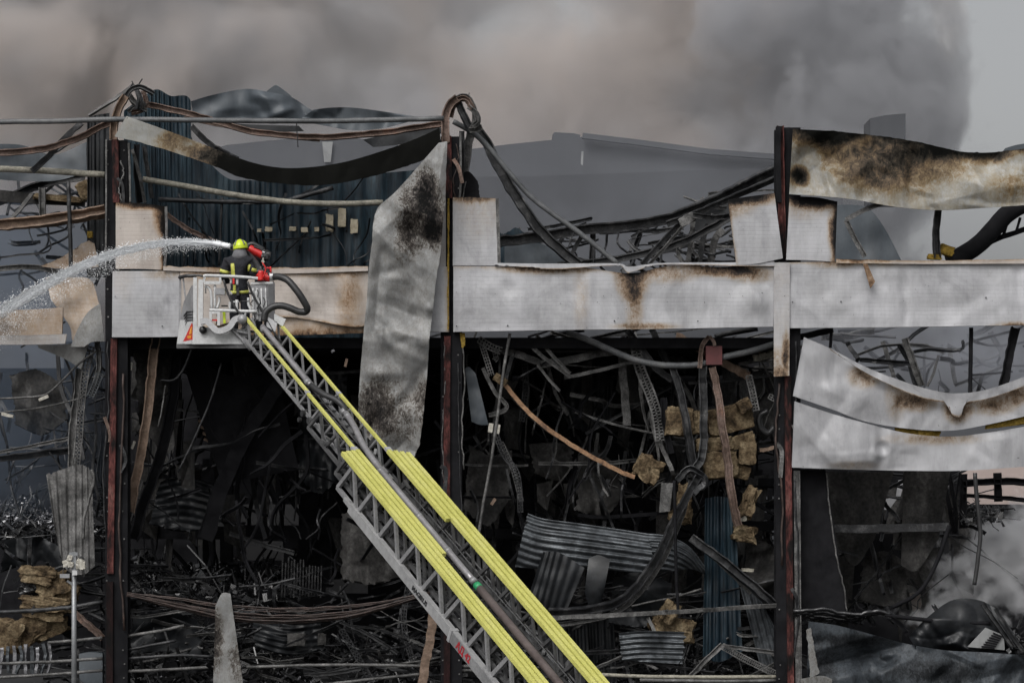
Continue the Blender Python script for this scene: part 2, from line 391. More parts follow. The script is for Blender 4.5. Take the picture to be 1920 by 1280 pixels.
# ------------------------------------------------------------------ smoke (real volumes)
def smoke_mat(name, blobs, colour, dens, scale=0.06, lo=0.42, hi=0.62, aniso=0.1, base=0.0, detail=4, stretch=(1,1,1), colour2=None, step=1.0, billow=0.0):
    """density = noise-eroded sum of soft blobs given as (centre xyz, radius xyz, weight) in metres"""
    m = bpy.data.materials.new(name); m.use_nodes = True
    t = m.node_tree
    for n in list(t.nodes):
        if n.type == 'BSDF_PRINCIPLED': t.nodes.remove(n)
    out = t.nodes['Material Output']
    v = N(t, 'ShaderNodeVolumePrincipled')
    v.inputs['Color'].default_value = (*colour, 1)
    v.inputs['Anisotropy'].default_value = aniso
    t.links.new(v.outputs[0], out.inputs['Volume'])
    geo = N(t, 'ShaderNodeNewGeometry')
    nz = N(t, 'ShaderNodeTexNoise')
    mp = N(t, 'ShaderNodeMapping'); mp.inputs['Scale'].default_value = stretch
    t.links.new(geo.outputs['Position'], mp.inputs['Vector'])
    nz.inputs['Scale'].default_value = scale
    nz.inputs['Detail'].default_value = detail
    nz.inputs['Roughness'].default_value = 0.55
    nz.inputs['Distortion'].default_value = 0.4
    t.links.new(mp.outputs[0], nz.inputs['Vector'])
    tot = None
    for c, r, wgt in blobs:
        sb = N(t, 'ShaderNodeVectorMath', operation='SUBTRACT'); sb.inputs[1].default_value = c
        t.links.new(geo.outputs['Position'], sb.inputs[0])
        dv = N(t, 'ShaderNodeVectorMath', operation='DIVIDE'); dv.inputs[1].default_value = r
        t.links.new(sb.outputs[0], dv.inputs[0])
        ln = N(t, 'ShaderNodeVectorMath', operation='LENGTH')
        t.links.new(dv.outputs[0], ln.inputs[0])
        q = math_(t, 'SUBTRACT', 1.0, ln.outputs['Value'], True)
        q = math_(t, 'MULTIPLY', math_(t, 'SMOOTH_MIN', math_(t, 'MULTIPLY', q, 2.0), 1.0), wgt)
        t.nodes[-2].inputs[2].default_value = 0.5 if t.nodes[-2].operation == 'SMOOTH_MIN' else 0
        tot = q if tot is None else math_(t, 'ADD', tot, q)
    nn = N(t, 'ShaderNodeMapRange'); nn.interpolation_type = 'SMOOTHSTEP'
    nn.inputs['From Min'].default_value = lo; nn.inputs['From Max'].default_value = hi
    t.links.new(nz.outputs['Fac'], nn.inputs['Value'])
    if billow:      # noise bites cauliflower edges out of the blobs
        val = math_(t, 'ADD', tot, math_(t, 'MULTIPLY', math_(t, 'SUBTRACT', nz.outputs['Fac'], 0.5), billow))
        t.links.new(val, nn.inputs['Value'])
        d = math_(t, 'MAXIMUM', nn.outputs[0], math_(t, 'MULTIPLY', math_(t, 'MINIMUM', tot, 1.0), base))
    elif tot is None:
        d = math_(t, 'MAXIMUM', nn.outputs[0], base)
    else:
        d = math_(t, 'ADD', math_(t, 'MULTIPLY', tot, nn.outputs[0]), math_(t, 'MULTIPLY', tot, base))
    d = math_(t, 'MULTIPLY', d, dens)
    if colour2:
        n4 = N(t, 'ShaderNodeTexNoise'); n4.inputs['Scale'].default_value = scale*0.8; n4.inputs['Detail'].default_value = 3
        t.links.new(mp.outputs[0], n4.inputs['Vector'])
        t.links.new(ramp(t, n4.outputs['Fac'], [(0.40, colour), (0.58, colour2)]), v.inputs['Color'])
    m.cycles.volume_step_rate = step
    t.links.new(d, v.inputs['Density'])
    return m
# ------------------------------------------------------------------ ground and air
g = MB(); g.box((-400, -120, -0.5), (400, 900, 0.0))
g.build('ground', M['ground'], kind='structure')

def smoke_box(name, lo, hi, m, label):
    b = MB(); b.box(lo, hi)
    o = b.build(name, m, label=label, cat='smoke', kind='stuff')
    return o

def blob(px, py, Y, rx, ry, rY, wgt):
    return (tuple(P(px, py, Y)), (px2m(rx, Y), rY, px2m(ry, Y)), wgt)
def smoke(name, blobs, colour, dens, label, scale, lo=0.42, hi=0.62, base=0.15, **kw):
    """a body of smoke: a box just large enough for its soft blobs"""
    m = smoke_mat(name + '_volume', blobs, colour, dens, scale, lo, hi, base=base, **kw)
    L = [min(c[i]-r[i] for c, r, w_ in blobs) for i in range(3)]; H = [max(c[i]+r[i] for c, r, w_ in blobs) for i in range(3)]
    L[2] = max(L[2], 0.3)
    smoke_box(name, L, H, m, label)

# the great plume behind the warehouse: brown-grey, its right flank ending in front of pale cloud
smoke('smoke_plume', [
    blob(-100, 150, 84, 600, 900, 12, 0.72),
    blob(470, 140, 84, 430, 700, 12, 0.78),
    blob(1180, 220, 84, 560, 700, 12, 0.75),
    blob(900, 420, 80, 800, 330, 9, 0.7)], (0.83, 0.77, 0.735), 0.40, 'huge brown grey smoke plume rising behind the burned warehouse', 0.15, 0.38, 0.90, 0.06, detail=8, colour2=(0.74, 0.735, 0.75), step=0.6, billow=3.0)
smoke('smoke_column', [
    blob(1640, 130, 72, 210, 340, 7, 0.72), blob(1560, 330, 72, 230, 260, 7, 0.75), blob(1700, 240, 72, 150, 200, 6, 0.7), blob(1470, 40, 72, 230, 200, 7, 0.6)],
    (0.63, 0.635, 0.66), 0.46, 'dark blue grey smoke column edging the plume above the right bay', 0.30, 0.42, 0.80, 0.03, detail=8, step=0.6, billow=3.2)
if INTERIOR_SMOKE:
    smoke('drifting_smoke', [blob(1150, 420, 30, 520, 330, 11, 1.0), blob(560, 330, 34, 380, 200, 10, 0.6), blob(1650, 540, 26, 330, 360, 12, 0.9)],
          (0.55, 0.57, 0.62), 0.03, 'blue grey smoke drifting over the roofless halls behind the facade', 0.22, 0.38, 0.64, 0.25)
    smoke('low_smoke', [blob(20, 560, 7, 240, 330, 5.5, 1.0), blob(40, 860, 5, 210, 160, 4, 0.7)],
          (0.34, 0.42, 0.54), 0.075, 'bluish smoke filling the bay left of the first column', 0.5, 0.36, 0.66, 0.3)
    smoke('roof_smoke', [blob(1720, 660, 8, 260, 120, 3.5, 1.0), blob(1880, 640, 7, 160, 130, 3, 1.2)], (0.62, 0.64, 0.70), 0.16,
          'blue grey smoke hanging above the draped panels', 0.8, 0.40, 0.62, 0.2)
    smoke('smoke_puff', [blob(1850, 1090, 3.2, 150, 130, 1.8, 0.62), blob(1950, 1010, 4, 150, 110, 2.0, 0.62), blob(1740, 1155, 3.5, 130, 36, 1.8, 0.5)],
          (0.97, 0.97, 0.98), 3.2, 'dense pale smoke puff rolling out at the foot of the right bay', 1.5, 0.52, 0.85, 0.008, detail=6, step=0.5, billow=2.6)
# ------------------------------------------------------------------ builders for the wreck
def lerp_poly(pts, t):
    """point at t (0..1) along a polyline of pixel points, smooth"""
    n = len(pts) - 1
    x = min(max(t, 0.0), 1.0) * n
    i = min(int(x), n - 1); f = x - i
    g = lambda k: pts[min(max(k, 0), n)]
    out = []
    for d in range(len(pts[0])):
        p0, p1, p2, p3 = g(i-1)[d], g(i)[d], g(i+1)[d], g(i+2)[d]
        if i == 0: p0 = 2*p1 - p2
        if i + 2 > n: p3 = 2*p2 - p1
        out.append(0.5*(2*p1 + (p2-p0)*f + (2*p0-5*p1+4*p2-p3)*f*f + (3*p1-p0-3*p2+p3)*f**3))
    return out

def burn_at(px, py, spots):
    b = 0.0
    for cx, cy, rx, ry, a in spots:
        d = math.hypot((px-cx)/rx, (py-cy)/ry)
        if d < 1: b += a * (1 - d*d)**1.5 if a > 0 else a * (1 - d*d)
    return max(0.0, min(1.3, b))

def tri(x): return abs((x % 1.0) - 0.5)*2
def random_creases(A, B, amount, seed):
    """sharp V-shaped creases of buckled sheet metal, scattered at random angles over the sheet"""
    r = random.Random(seed*17+3)
    xs = [p[0] for p in A+B]; ys = [p[1] for p in A+B]
    x0, x1, y0, y1 = min(xs), max(xs), min(ys), max(ys)
    n = int(min(46, max(9, (x1-x0)*(y1-y0)/6400*3.2)))
    out = []
    for k in range(n):
        big = k % 4 == 0
        w = r.uniform(24, 46) if big else r.uniform(7, 20)
        L = r.uniform(60, 170) if big else r.uniform(20, 80)
        a = r.uniform(0, math.pi); x, y = r.uniform(x0, x1), r.uniform(y0, y1)
        d = amount*0.38*(w/20)*r.choice([-1, 1])*r.uniform(0.35, 1.0)
        out.append((x-math.cos(a)*L/2, y-math.sin(a)*L/2, x+math.cos(a)*L/2, y+math.sin(a)*L/2, d, w))
    return out

def sheet(name, A, B, Y=0.0, nu=60, nv=16, m=None, th=0.02, burn=(), burn0=0.0, edge=None, dents=(), crumple=0.0, cfreq=0.9,
          corr=None, jagA=0.0, jagB=0.0, jagE=0.0, bulge=0.0, parent=None, label=None, cat=None, group=None, seed=0, ridged=0.0, creases=()):
    """bent metal sheet between edge A and edge B (pixel polylines, third entry = extra depth); u runs along A, v from A to B"""
    A = [(p[0], p[1], p[2] if len(p) > 2 else 0.0) for p in A]
    B = [(p[0], p[1], p[2] if len(p) > 2 else 0.0) for p in B]
    if ridged: creases = list(creases) + random_creases(A, B, ridged, seed)
    vs, bs = [], []
    so_ = Vector((seed*13.7, seed*7.1, seed*3.3))
    for j in range(nv + 1):
        v = j / nv
        for i in range(nu + 1):
            u = i / nu
            a, b = lerp_poly(A, u), lerp_poly(B, u)
            v2 = v
            L = max(1.0, math.hypot(a[0]-b[0], a[1]-b[1]))
            if jagA: v2 = max(v2, (0.5 + 0.5*MN.noise(Vector((u*14, seed, 1))) + 0.35*MN.noise(Vector((u*55, seed, 4))))*jagA/L) if j == 0 else v2
            if jagB and j == nv: v2 = 1 - max(0, (0.5 + 0.5*MN.noise(Vector((u*14, seed, 9))) + 0.35*MN.noise(Vector((u*55, seed, 5)))))*jagB/L
            px, py, dy = a[0] + (b[0]-a[0])*v2, a[1] + (b[1]-a[1])*v2, a[2] + (b[2]-a[2])*v2
            if jagE and i in (0, nu):
                px += (0.7*MN.noise(Vector((v*9, seed, 2+i))) + 0.5*MN.noise(Vector((v*40, seed, 3+i))))*jagE
            y = Y + dy - bulge*math.sin(math.pi*v)
            q = Vector((px/80.0, py/80.0, 0)) + so_
            if crumple: y += crumple*(MN.noise(q*cfreq) + 0.5*MN.noise(q*cfreq*2.3))
            for x0, y0, x1, y1, d, wd in creases:
                ex, ey = x1-x0, y1-y0; L2 = ex*ex + ey*ey
                tt = min(1, max(0, ((px-x0)*ex + (py-y0)*ey)/L2))
                k = math.hypot(px-x0-ex*tt, py-y0-ey*tt)/wd
                if k < 1: y += d*(1-k)*(0.4 + 0.6*math.sin(math.pi*min(1, max(0.08, tt))))
            for cx, cy, r, d in dents:
                k = math.hypot(px-cx, py-cy)/r
                if k < 1: y += d*(1-k*k)**2
            if corr:
                amp, pitch, axis = corr
                c = (u*math.hypot(A[-1][0]-A[0][0], A[-1][1]-A[0][1]) if axis == 'u' else v*L)
                ph = (c/pitch) % 1.0
                w_ = min(1, max(0, abs(ph-0.5)*5 - 0.75))
                y -= amp*w_*(0.75 + 0.7*MN.noise(q*0.8 + Vector((3, 1, 0))))
                y += amp*0.5*MN.noise(Vector((q.x*2.2, q.y*2.2, 5)))
            vs.append(P(px, py, y))
            e = 0.0
            if edge:
                for side, wd, am in edge:
                    dd = {'A': v*L, 'B': (1-v)*L, 'L': u*abs(A[-1][0]-A[0][0]), 'R': (1-u)*abs(A[-1][0]-A[0][0])}[side]
                    wn = wd*(1 + 0.8*MN.noise(Vector((px/35.0, py/35.0, seed+2))))
                    if dd < wn: e = max(e, am*(1-dd/wn))
            bs.append(min(1.3, max(0.0, burn0 + e + burn_at(px, py, burn))))
    n1 = len(vs); W = nu + 1
    F = [(j*W+i, (j+1)*W+i, (j+1)*W+i+1, j*W+i+1) for j in range(nv) for i in range(nu)]
    back = [p + Vector((0, th, 0)) for p in vs]
    F += [(n1+j*W+i, n1+j*W+i+1, n1+(j+1)*W+i+1, n1+(j+1)*W+i) for j in range(nv) for i in range(nu)]
    ring = [i for i in range(W)] + [j*W+nu for j in range(1, nv+1)] + [nv*W+i for i in range(nu-1, -1, -1)] + [j*W for j in range(nv-1, 0, -1)]
    b0 = 2*n1; k = len(ring)
    rim = [vs[i] for i in ring] + [back[i] for i in ring]
    F += [(b0+i, b0+(i+1) % k, b0+k+(i+1) % k, b0+k+i) for i in range(k)]
    return obj(name, vs+back+rim, F, m, parent, smooth=True, attr={'burn': bs + [min(1.3, x+0.2) for x in bs] + [bs[i] for i in ring]*2}, label=label, cat=cat, group=group)

PROF = {
 'I': lambda w, h: [(-w/2,h/2),(-w/2,h/2-h*.14),(-w*.07,h/2-h*.14),(-w*.07,-h/2+h*.14),(-w/2,-h/2+h*.14),(-w/2,-h/2),(w/2,-h/2),(w/2,-h/2+h*.14),(w*.07,-h/2+h*.14),(w*.07,h/2-h*.14),(w/2,h/2-h*.14),(w/2,h/2)][::-1],
 'C': lambda w, h: [(-w/2,h/2),(-w/2,-h/2),(w/2,-h/2),(w/2,h/2),(w*.36,h/2),(w*.36,-h*.3),(-w*.36,-h*.3),(-w*.36,h/2)],
 'L': lambda w, h: [(-w/2,-h/2),(w/2,-h/2),(w/2,-h*.3),(-w*.3,-h*.3),(-w*.3,h/2),(-w/2,h/2)],
 'box': lambda w, h: [(-w/2,-h/2),(w/2,-h/2),(w/2,h/2),(-w/2,h/2)],
 'flat': lambda w, h: [(-w/2,-0.012),(w/2,-0.012),(w/2,0.012),(-w/2,0.012)],
}

def beam(name, pts, Y, w, m, prof='C', h=None, twist=0.0, n=5, parent=None, label=None, cat='beam', group=None, jitter=0.0):
    """bent rolled-steel member along a pixel path; w = width in pixels"""
    ww = px2m(w, Y); hh = px2m(h, Y) if h else ww*0.8
    if not parent:
        if len(pts) > 2: jitter = jitter or 0.07*ww
        twist = twist or rnd.uniform(-0.5, 0.5)
    path = pathP(pts, Y, n, jitter)
    b = MB(); b.sweep(path, PROF[prof](ww, hh), twist=twist, scale=[1 + 0.16*MN.noise(Vector((k*0.8, pts[0][0], pts[0][1]))) for k in range(len(path))])
    return b.build(name, m, parent, label=label, cat=cat if not parent else None, group=group)

def pipe(name, pts, Y, r, m, parent=None, label=None, cat='pipe', group=None, n=6, jitter=0.004, k=10):
    b = MB(); b.tube(pathP(pts, Y, n, jitter), px2m(r, Y), k)
    return b.build(name, m, parent, smooth=True, label=label, cat=cat if not parent else None, group=group)

def tray(name, pts, Y, w, m, label=None, cat='cable tray', group=None, parent=None, pitch=7):
    """perforated cable ladder: two side strips and rungs"""
    path = pathP(pts, Y, 8); ww = px2m(w, Y); b = MB()
    L = [0.0]
    for i in range(1, len(path)): L.append(L[-1] + (path[i]-path[i-1]).length)
    def off(i, s):
        d = (path[min(i+1, len(path)-1)] - path[max(i-1, 0)]).normalized()
        x = d.cross(Vector((0,-1,0))).normalized()
        return path[i] + x*s
    for s in (-1, 1):
        b.sweep([off(i, s*ww/2) for i in range(len(path))], [(-ww*.09,-.02),(ww*.09,-.02),(ww*.09,.02),(-ww*.09,.02)])
    b.sweep([off(i, 0) for i in range(len(path))], [(-ww*.08,-.01),(ww*.08,-.01),(ww*.08,.01),(-ww*.08,.01)])
    st = px2m(pitch, Y); d = 0.0; i = 0
    while d < L[-1]:
        while i < len(L)-2 and L[i+1] < d: i += 1
        b.bar(off(i, -ww/2), off(i, ww/2), st*0.36, 0.02, Vector((0,-1,0)))
        # sits at path sample nearest to d
        p = path[i].lerp(path[i+1], (d-L[i])/max(1e-6, L[i+1]-L[i])) - path[i]
        for q in range(8): b.v[-1-q] = b.v[-1-q] + p
        d += st
    return b.build(name, m, parent, label=label, cat=cat if not parent else None, group=group)

def chunk(name, cx, cy, w, h, Y, m, dep=None, rot=0.0, rough=0.16, seed=0, label=None, cat='insulation', group=None, parent=None, n=7, rz=0.0):
    """broken slab: a block with torn, uneven faces"""
    W, H = px2m(w, Y)/2, px2m(h, Y)/2
    Dp = (dep if dep else min(W, H)*0.9)/2 if dep else min(W, H)*0.8
    idx, vs, F = {}, [], []
    def key(x, y, z):
        k = (round(x, 4), round(y, 4), round(z, 4))
        if k not in idx:
            idx[k] = len(vs)
            p = Vector((x, y, z))
            s = 1 - 0.10*(abs(x)**6 + abs(y)**6 + abs(z)**6)/3
            q = p*1.1 + Vector((seed*3.1, seed*5.7, seed*1.3))
            nz = MN.noise(q)*0.9 + MN.noise(q*2.7)*0.5 + MN.noise(q*6)*0.25
            p = p*(s + rough*nz)
            p.x += rough*0.8*MN.noise(q*1.7 + Vector((9,0,0))); p.z += rough*0.8*MN.noise(q*1.7 + Vector((0,9,0)))
            vs.append(Vector((p.x*W, p.y*Dp, p.z*H)))
        return idx[k]
    for ax in range(3):
        for sg in (-1, 1):
            for i in range(n):
                for j in range(n):
                    c = []
                    for a, b_ in ((i,j),(i+1,j),(i+1,j+1),(i,j+1)):
                        u, v = 2*a/n-1, 2*b_/n-1
                        t = [0, 0, 0]; t[ax] = sg; t[(ax+1) % 3] = u; t[(ax+2) % 3] = v
                        c.append(key(*t))
                    F.append(tuple(c) if sg > 0 else tuple(reversed(c)))
    M_ = Matrix.Rotation(rot, 3, 'Y') @ Matrix.Rotation(rz, 3, 'Z')
    c = P(cx, cy, Y)
    return obj(name, [c + M_ @ v for v in vs], F, m, parent, smooth=False, label=label, cat=cat if not parent else None, group=group)

def rubble(name, m, region, count, size=(0.05, 0.35), label='', Y=(2, 6), seed=1, flat=0.3, parent=None, top=None, long=0.25, kind='stuff'):
    """heap of broken pieces: shards, strips and lumps lying on a mound; region = (px0, px1, py_top, py_bottom)"""
    r = random.Random(seed); b = MB()
    x0, x1, y0, y1 = region
    for i in range(count):
        u = r.random(); px = x0 + (x1-x0)*u
        hh = 0.55 + 0.45*MN.noise(Vector((px/60.0, seed, 0))) if top is None else lerp_poly(top, u)[1]
        ty = (y1 - (y1-y0)*max(0.1, hh)) if top is None else hh
        v = r.random()**0.8
        Yd = Y[0] + (Y[1]-Y[0])*(1-v) + r.uniform(-.3, .3)
        py = ty + (y1-ty)*v + r.uniform(-5, 5)
        c = P(px, py, Yd)
        s = r.uniform(*size)
        k = r.random()
        d = Vector((r.gauss(0,1), r.gauss(0,1), r.gauss(0,0.5))).normalized()
        if k < long:
            L = s*r.uniform(1.5, 4.5); q = c + d*L
            mid = c + d*L*0.5 + Vector((r.gauss(0,1), r.gauss(0,1), r.gauss(0,1)))*L*0.12
            b.sweep([c, mid, q], PROF['box'](s*r.uniform(.06,.2), s*r.uniform(.04,.12)))
        elif k < 0.75:
            e1 = d*s; e2 = d.cross(Vector((r.gauss(0,1), r.gauss(0,1), r.gauss(0,1)))).normalized()*s*r.uniform(.3,.9)
            n_ = e1.cross(e2).normalized()*s*0.06
            q = [c, c+e1*r.uniform(.7,1.2), c+e1+e2*r.uniform(.5,1.2), c+e2]
            kx = n_*r.uniform(-5, 5); q[2] = q[2] + kx
            b.add([p-n_ for p in q]+[p+n_ for p in q], [(0,3,2,1),(4,5,6,7),(0,1,5,4),(1,2,6,5),(2,3,7,6),(3,0,4,7)])
        else:
            a = [Vector((r.gauss(0,1), r.gauss(0,1), r.gauss(0,1))).normalized()*s*r.uniform(.3,.7) for _ in range(3)]
            o_ = [c+a[0], c-a[0], c+a[1], c-a[1], c+a[2], c-a[2]]
            b.add(o_, [(0,2,4),(2,1,4),(1,3,4),(3,0,4),(2,0,5),(1,2,5),(3,1,5),(0,3,5)])
    return b.build(name, m, parent, label=label, kind=kind, cat=None if parent else 'rubble')

def tangle(name, m, region, count, Y, w=(2, 7), L=(40, 160), label='', seed=1, vertical=0.5, sag=0.15, parent=None):
    """snarl of bent bars, straps, rods and cables too many to count"""
    r = random.Random(seed); b = MB(); x0, x1, y0, y1 = region
    for _ in range(count):
        Yd = r.uniform(*Y); px, py = r.uniform(x0, x1), r.uniform(y0, y1)
        ln = r.uniform(*L); a = r.gauss(math.pi/2, 0.35) if r.random() < vertical else r.gauss(0, 0.4)
        dx, dy = math.cos(a)*ln, math.sin(a)*ln
        k1, k2 = r.gauss(0, sag)*ln, r.gauss(0, sag)*ln
        if py + dy > y1 + 30: dy = y1 + 30 - py
        pts = [(px, py, Yd), (px+dx*.33-dy*.0+k1, py+dy*.33+abs(k1)*.5, Yd+r.gauss(0,.3)), (px+dx*.7+k2, py+dy*.7+abs(k2)*.5, Yd+r.gauss(0,.3)), (px+dx, py+dy, Yd+r.gauss(0,.4))]
        path = pathP(pts, Yd, 4, 0.006)
        ww = px2m(r.uniform(*w), Yd); kind = r.random()
        if kind < 0.3: b.tube(path, ww*0.35, 5)
        else: b.sweep(path, PROF['L' if kind < 0.65 else ('C' if kind < 0.85 else 'flat')](ww, ww*0.8), twist=r.gauss(0, 1.2))
    return b.build(name, m, parent, label=label, kind='stuff', cat=None if parent else 'wreckage')
# ------------------------------------------------------------------ the burned warehouse: frame, cladding still fixed to it, inner walls
WH = empty('burned_warehouse', P(960, 1330, 2), 'burned out steel warehouse with scorched white cladding band and bare red columns', 'building')

def column(body, red, by, Y=0.0):
    """wide-flange stanchion: black flanks, red-primed front flange strips as sub-parts"""
    b = MB()
    w_ = px2m(body[1]-body[0])
    cx = (body[0]+body[1])/2
    for a, c, w2, y0, y1 in ((by[0], by[1], w_, Y+0.10, Y+0.14), (by[0], by[1], w_, Y+0.55, Y+0.59)):
        p, q = P(cx, a), P(cx, c)
        b.box((p.x-w2/2, y0, q.z), (p.x+w2/2, y1, p.z))
    p, q = P(cx, by[0]), P(cx, by[1])
    b.box((p.x-0.02, Y+0.14, q.z), (p.x+0.02, Y+0.55, p.z))
    c = b.build('column', M['soot'], WH)
    c['label'] = 'soot black steel column with red primed strip'
    for k, pts in enumerate(red):
        bb = MB(); bb.sweep(pathP([(x, y) for x, y in pts], Y+0.06, 4), PROF['C'](px2m(12), 0.09), up=Vector((0,1,0)))
        s = bb.build('column_strip', M['red_dark'] if pts[0][1] > 980 else M['red'], c)
        # bolts up the flange
    hb = MB()
    for y in range(int(by[0])+20, int(by[1]), 26):
        for sx in (-1, 1):
            x = cx + sx*(body[1]-body[0])*0.36 + rnd.uniform(-2, 2)
            if rnd.random() < 0.45: hb.tube([P(x, y, Y+0.10), P(x, y, Y+0.075)], 0.022, 6)
    if hb.v: hb.build('bolt_row', M['ash_steel'], c, kind='stuff')
    return c

column((196, 238), [[(214,635),(212,800),(209,950),(207,1075)], [(218,380),(216,262)], [(206,1090),(206,1330)]], (262, 1330))
column((826, 866), [[(839,630),(838,780),(838,945)], [(842,372),(840,255)], [(838,1000),(838,1330)]], (255, 1330))
column((1456, 1502), [[(1477,705),(1478,860),(1480,1040),(1483,1330)]], (238, 1330))
beam('column_strip', [(1463,236),(1464,330),(1466,420),(1468,485)], 0.03, 13, M['red'], 'C', parent=WH)
beam('scorched_trim', [(1459,238),(1459,300),(1461,380)], -0.02, 9, M['soot'], 'box', parent=WH)
beam('edge_trim', [(1494,882),(1495,980),(1496,1120),(1498,1330)], 0.0, 11, M['ash_steel'], 'L', parent=WH)
beam('edge_trim', [(199,262),(199,380),(198,500)], 0.0, 3, M['ash_steel'], 'box', parent=WH)
beam('edge_trim', [(241,268),(243,320),(244,378)], 0.05, 4, M['ash_steel'], 'L', parent=WH)
beam('edge_trim', [(863,248),(864,330),(862,372)], 0.05, 4, M['ash_steel'], 'L', parent=WH)

# burnt wires and straps still clipped to the columns
for k, (x, y0, y1) in enumerate([(202,640,1000),(232,700,1180),(226,300,380),(832,640,900),(860,680,1130),(856,270,370),(1462,720,1060),(1492,640,870),(1490,900,1240)]):
    pipe('clipped_wire', [(x,y0),(x+rnd.uniform(-7,7),y0+(y1-y0)*.3),(x+rnd.uniform(-9,9),y0+(y1-y0)*.65),(x+rnd.uniform(-5,5),y1)], 0.03, rnd.choice([1.0,1.5,2.2]), M[rnd.choice(['cable','ash_steel','steel'])], parent=WH, jitter=0.02, k=6)
    y = rnd.uniform(y0, y1); beam('flange_scrap', [(x-6,y),(x+4,y+rnd.uniform(10,30)),(x+rnd.uniform(-8,12),y+rnd.uniform(34,70))], 0.02, rnd.uniform(4,9), M[rnd.choice(['steel','rust','ash_steel'])], 'flat', parent=WH, twist=rnd.uniform(-1,1))
# white cladding band, bay by bay
sheet('wall_panel', [(211,508),(270,508),(336,508)], [(210,632),(270,632),(336,631)], -0.10, 40, 24, M['white'], 0.12, parent=WH,
      burn=[(310,512,60,18,0.28),(230,520,30,60,0.1)], crumple=0.012, ridged=0.015, seed=1, dents=[(312,570,10,0.02)])
sheet('wall_panel', [(337,505),(450,505),(560,503),(690,500)], [(337,631),(450,600),(530,594),(585,600),(640,610),(678,612),(690,600)], -0.10, 90, 24, M['tan'], 0.06, parent=WH,
      burn=[(655,560,35,90,0.30),(600,510,120,14,0.35),(400,515,80,20,0.4)], burn0=-0.0, crumple=0.03, seed=2, ridged=0.10, creases=[(640,505,672,600,-0.10,24),(600,510,640,600,0.05,16)], edge=[('A',10,0.35),('B',8,0.3)])
sheet('panel_lower_strip', [(337,588),(450,590),(560,590),(690,585)], [(337,631),(450,630),(560,628),(690,624)], 0.0, 60, 6, M['tan'], 0.05, parent=WH, burn0=0.18, edge=[('B',14,0.4)], seed=3)
sheet('coping_strip', [(306,497),(400,499),(520,500),(690,497)], [(306,507),(400,510),(520,513),(690,508)], -0.18, 70, 3, M['tan'], 0.04, parent=WH, edge=[('A',6,0.35)], burn=[(430,504,60,20,0.5)], jagA=4, crumple=0.02, seed=4)
sheet('pier_panel', [(217,380),(262,381),(310,387)], [(217,504),(262,504),(309,506)], -0.08, 30, 30, M['tan'], 0.12, parent=WH,
      burn=[(312,400,30,60,1.0),(310,480,14,60,0.5),(262,383,60,14,0.6)], crumple=0.01, seed=5, edge=[('A',12,0.5),('R',10,0.6)])
beam('edge_trim', [(311,387),(312,440),(309,500)], -0.16, 5, M['ash_steel'], 'L', parent=WH)
# middle bay
sheet('wall_panel', [(806,500),(842,500)], [(806,622),(842,622)], -0.08, 12, 24, M['white'], 0.12, parent=WH, seed=6, edge=[('R',8,0.35)])
sheet('wall_panel', [(850,499),(960,500),(1080,500),(1180,512),(1260,498),(1360,500),(1452,490)], [(850,622),(960,620),(1080,618),(1180,617),(1260,616),(1360,614),(1450,612)],
      -0.10, 150, 26, M['white'], 0.12, parent=WH, seed=7, crumple=0.02, ridged=0.07,
      burn=[(1185,520,40,60,0.75),(1190,580,22,60,0.35),(1025,505,110,12,0.55),(1250,512,80,26,0.35),(1360,505,90,20,0.65),(1210,612,80,10,0.5),(1090,560,20,90,0.16),(1410,515,60,20,0.4)],
      creases=[(1395,520,1445,590,-0.09,26),(1440,560,1452,612,0.06,18),(950,505,985,560,-0.05,22),(1085,500,1080,612,0.02,12),(1330,505,1325,612,0.015,10)], dents=[(975,560,50,-0.05),(955,540,22,0.04),(1410,560,40,-0.06),(1430,530,30,0.05),(1330,580,60,0.03)], edge=[('A',6,0.25)])
sheet('coping_strip', [(928,493),(1000,494),(1080,494),(1160,494),(1180,500),(1240,493),(1360,492),(1452,491)], [(928,500),(1000,504),(1040,506),(1150,499),(1182,514),(1230,498),(1300,497),(1452,502)],
      -0.2, 110, 3, M['white'], 0.05, parent=WH, seed=8, crumple=0.02, jagB=6, edge=[('B',4,0.5)])
sheet('pier_panel', [(849,370),(890,370),(930,372)], [(849,498),(890,498),(933,498)], -0.08, 30, 30, M['white'], 0.14, parent=WH, seed=9, burn=[(880,372,50,14,0.35),(900,380,60,90,0.14)], edge=[('A',8,0.3)])
beam('edge_trim', [(932,372),(934,430),(936,498)], -0.16, 6, M['ash_steel'], 'L', parent=WH)
sheet('corner_flashing', [(818,372),(836,372)], [(816,500),(836,500)], -0.02, 8, 16, M['white'], 0.03, parent=WH, seed=10, burn0=0.1)
sheet('foam_seam', [(839,372),(843,372)], [(839,618),(841,618)], -0.13, 3, 60, M['wool_y'], 0.05, parent=WH, jagE=2, seed=11)
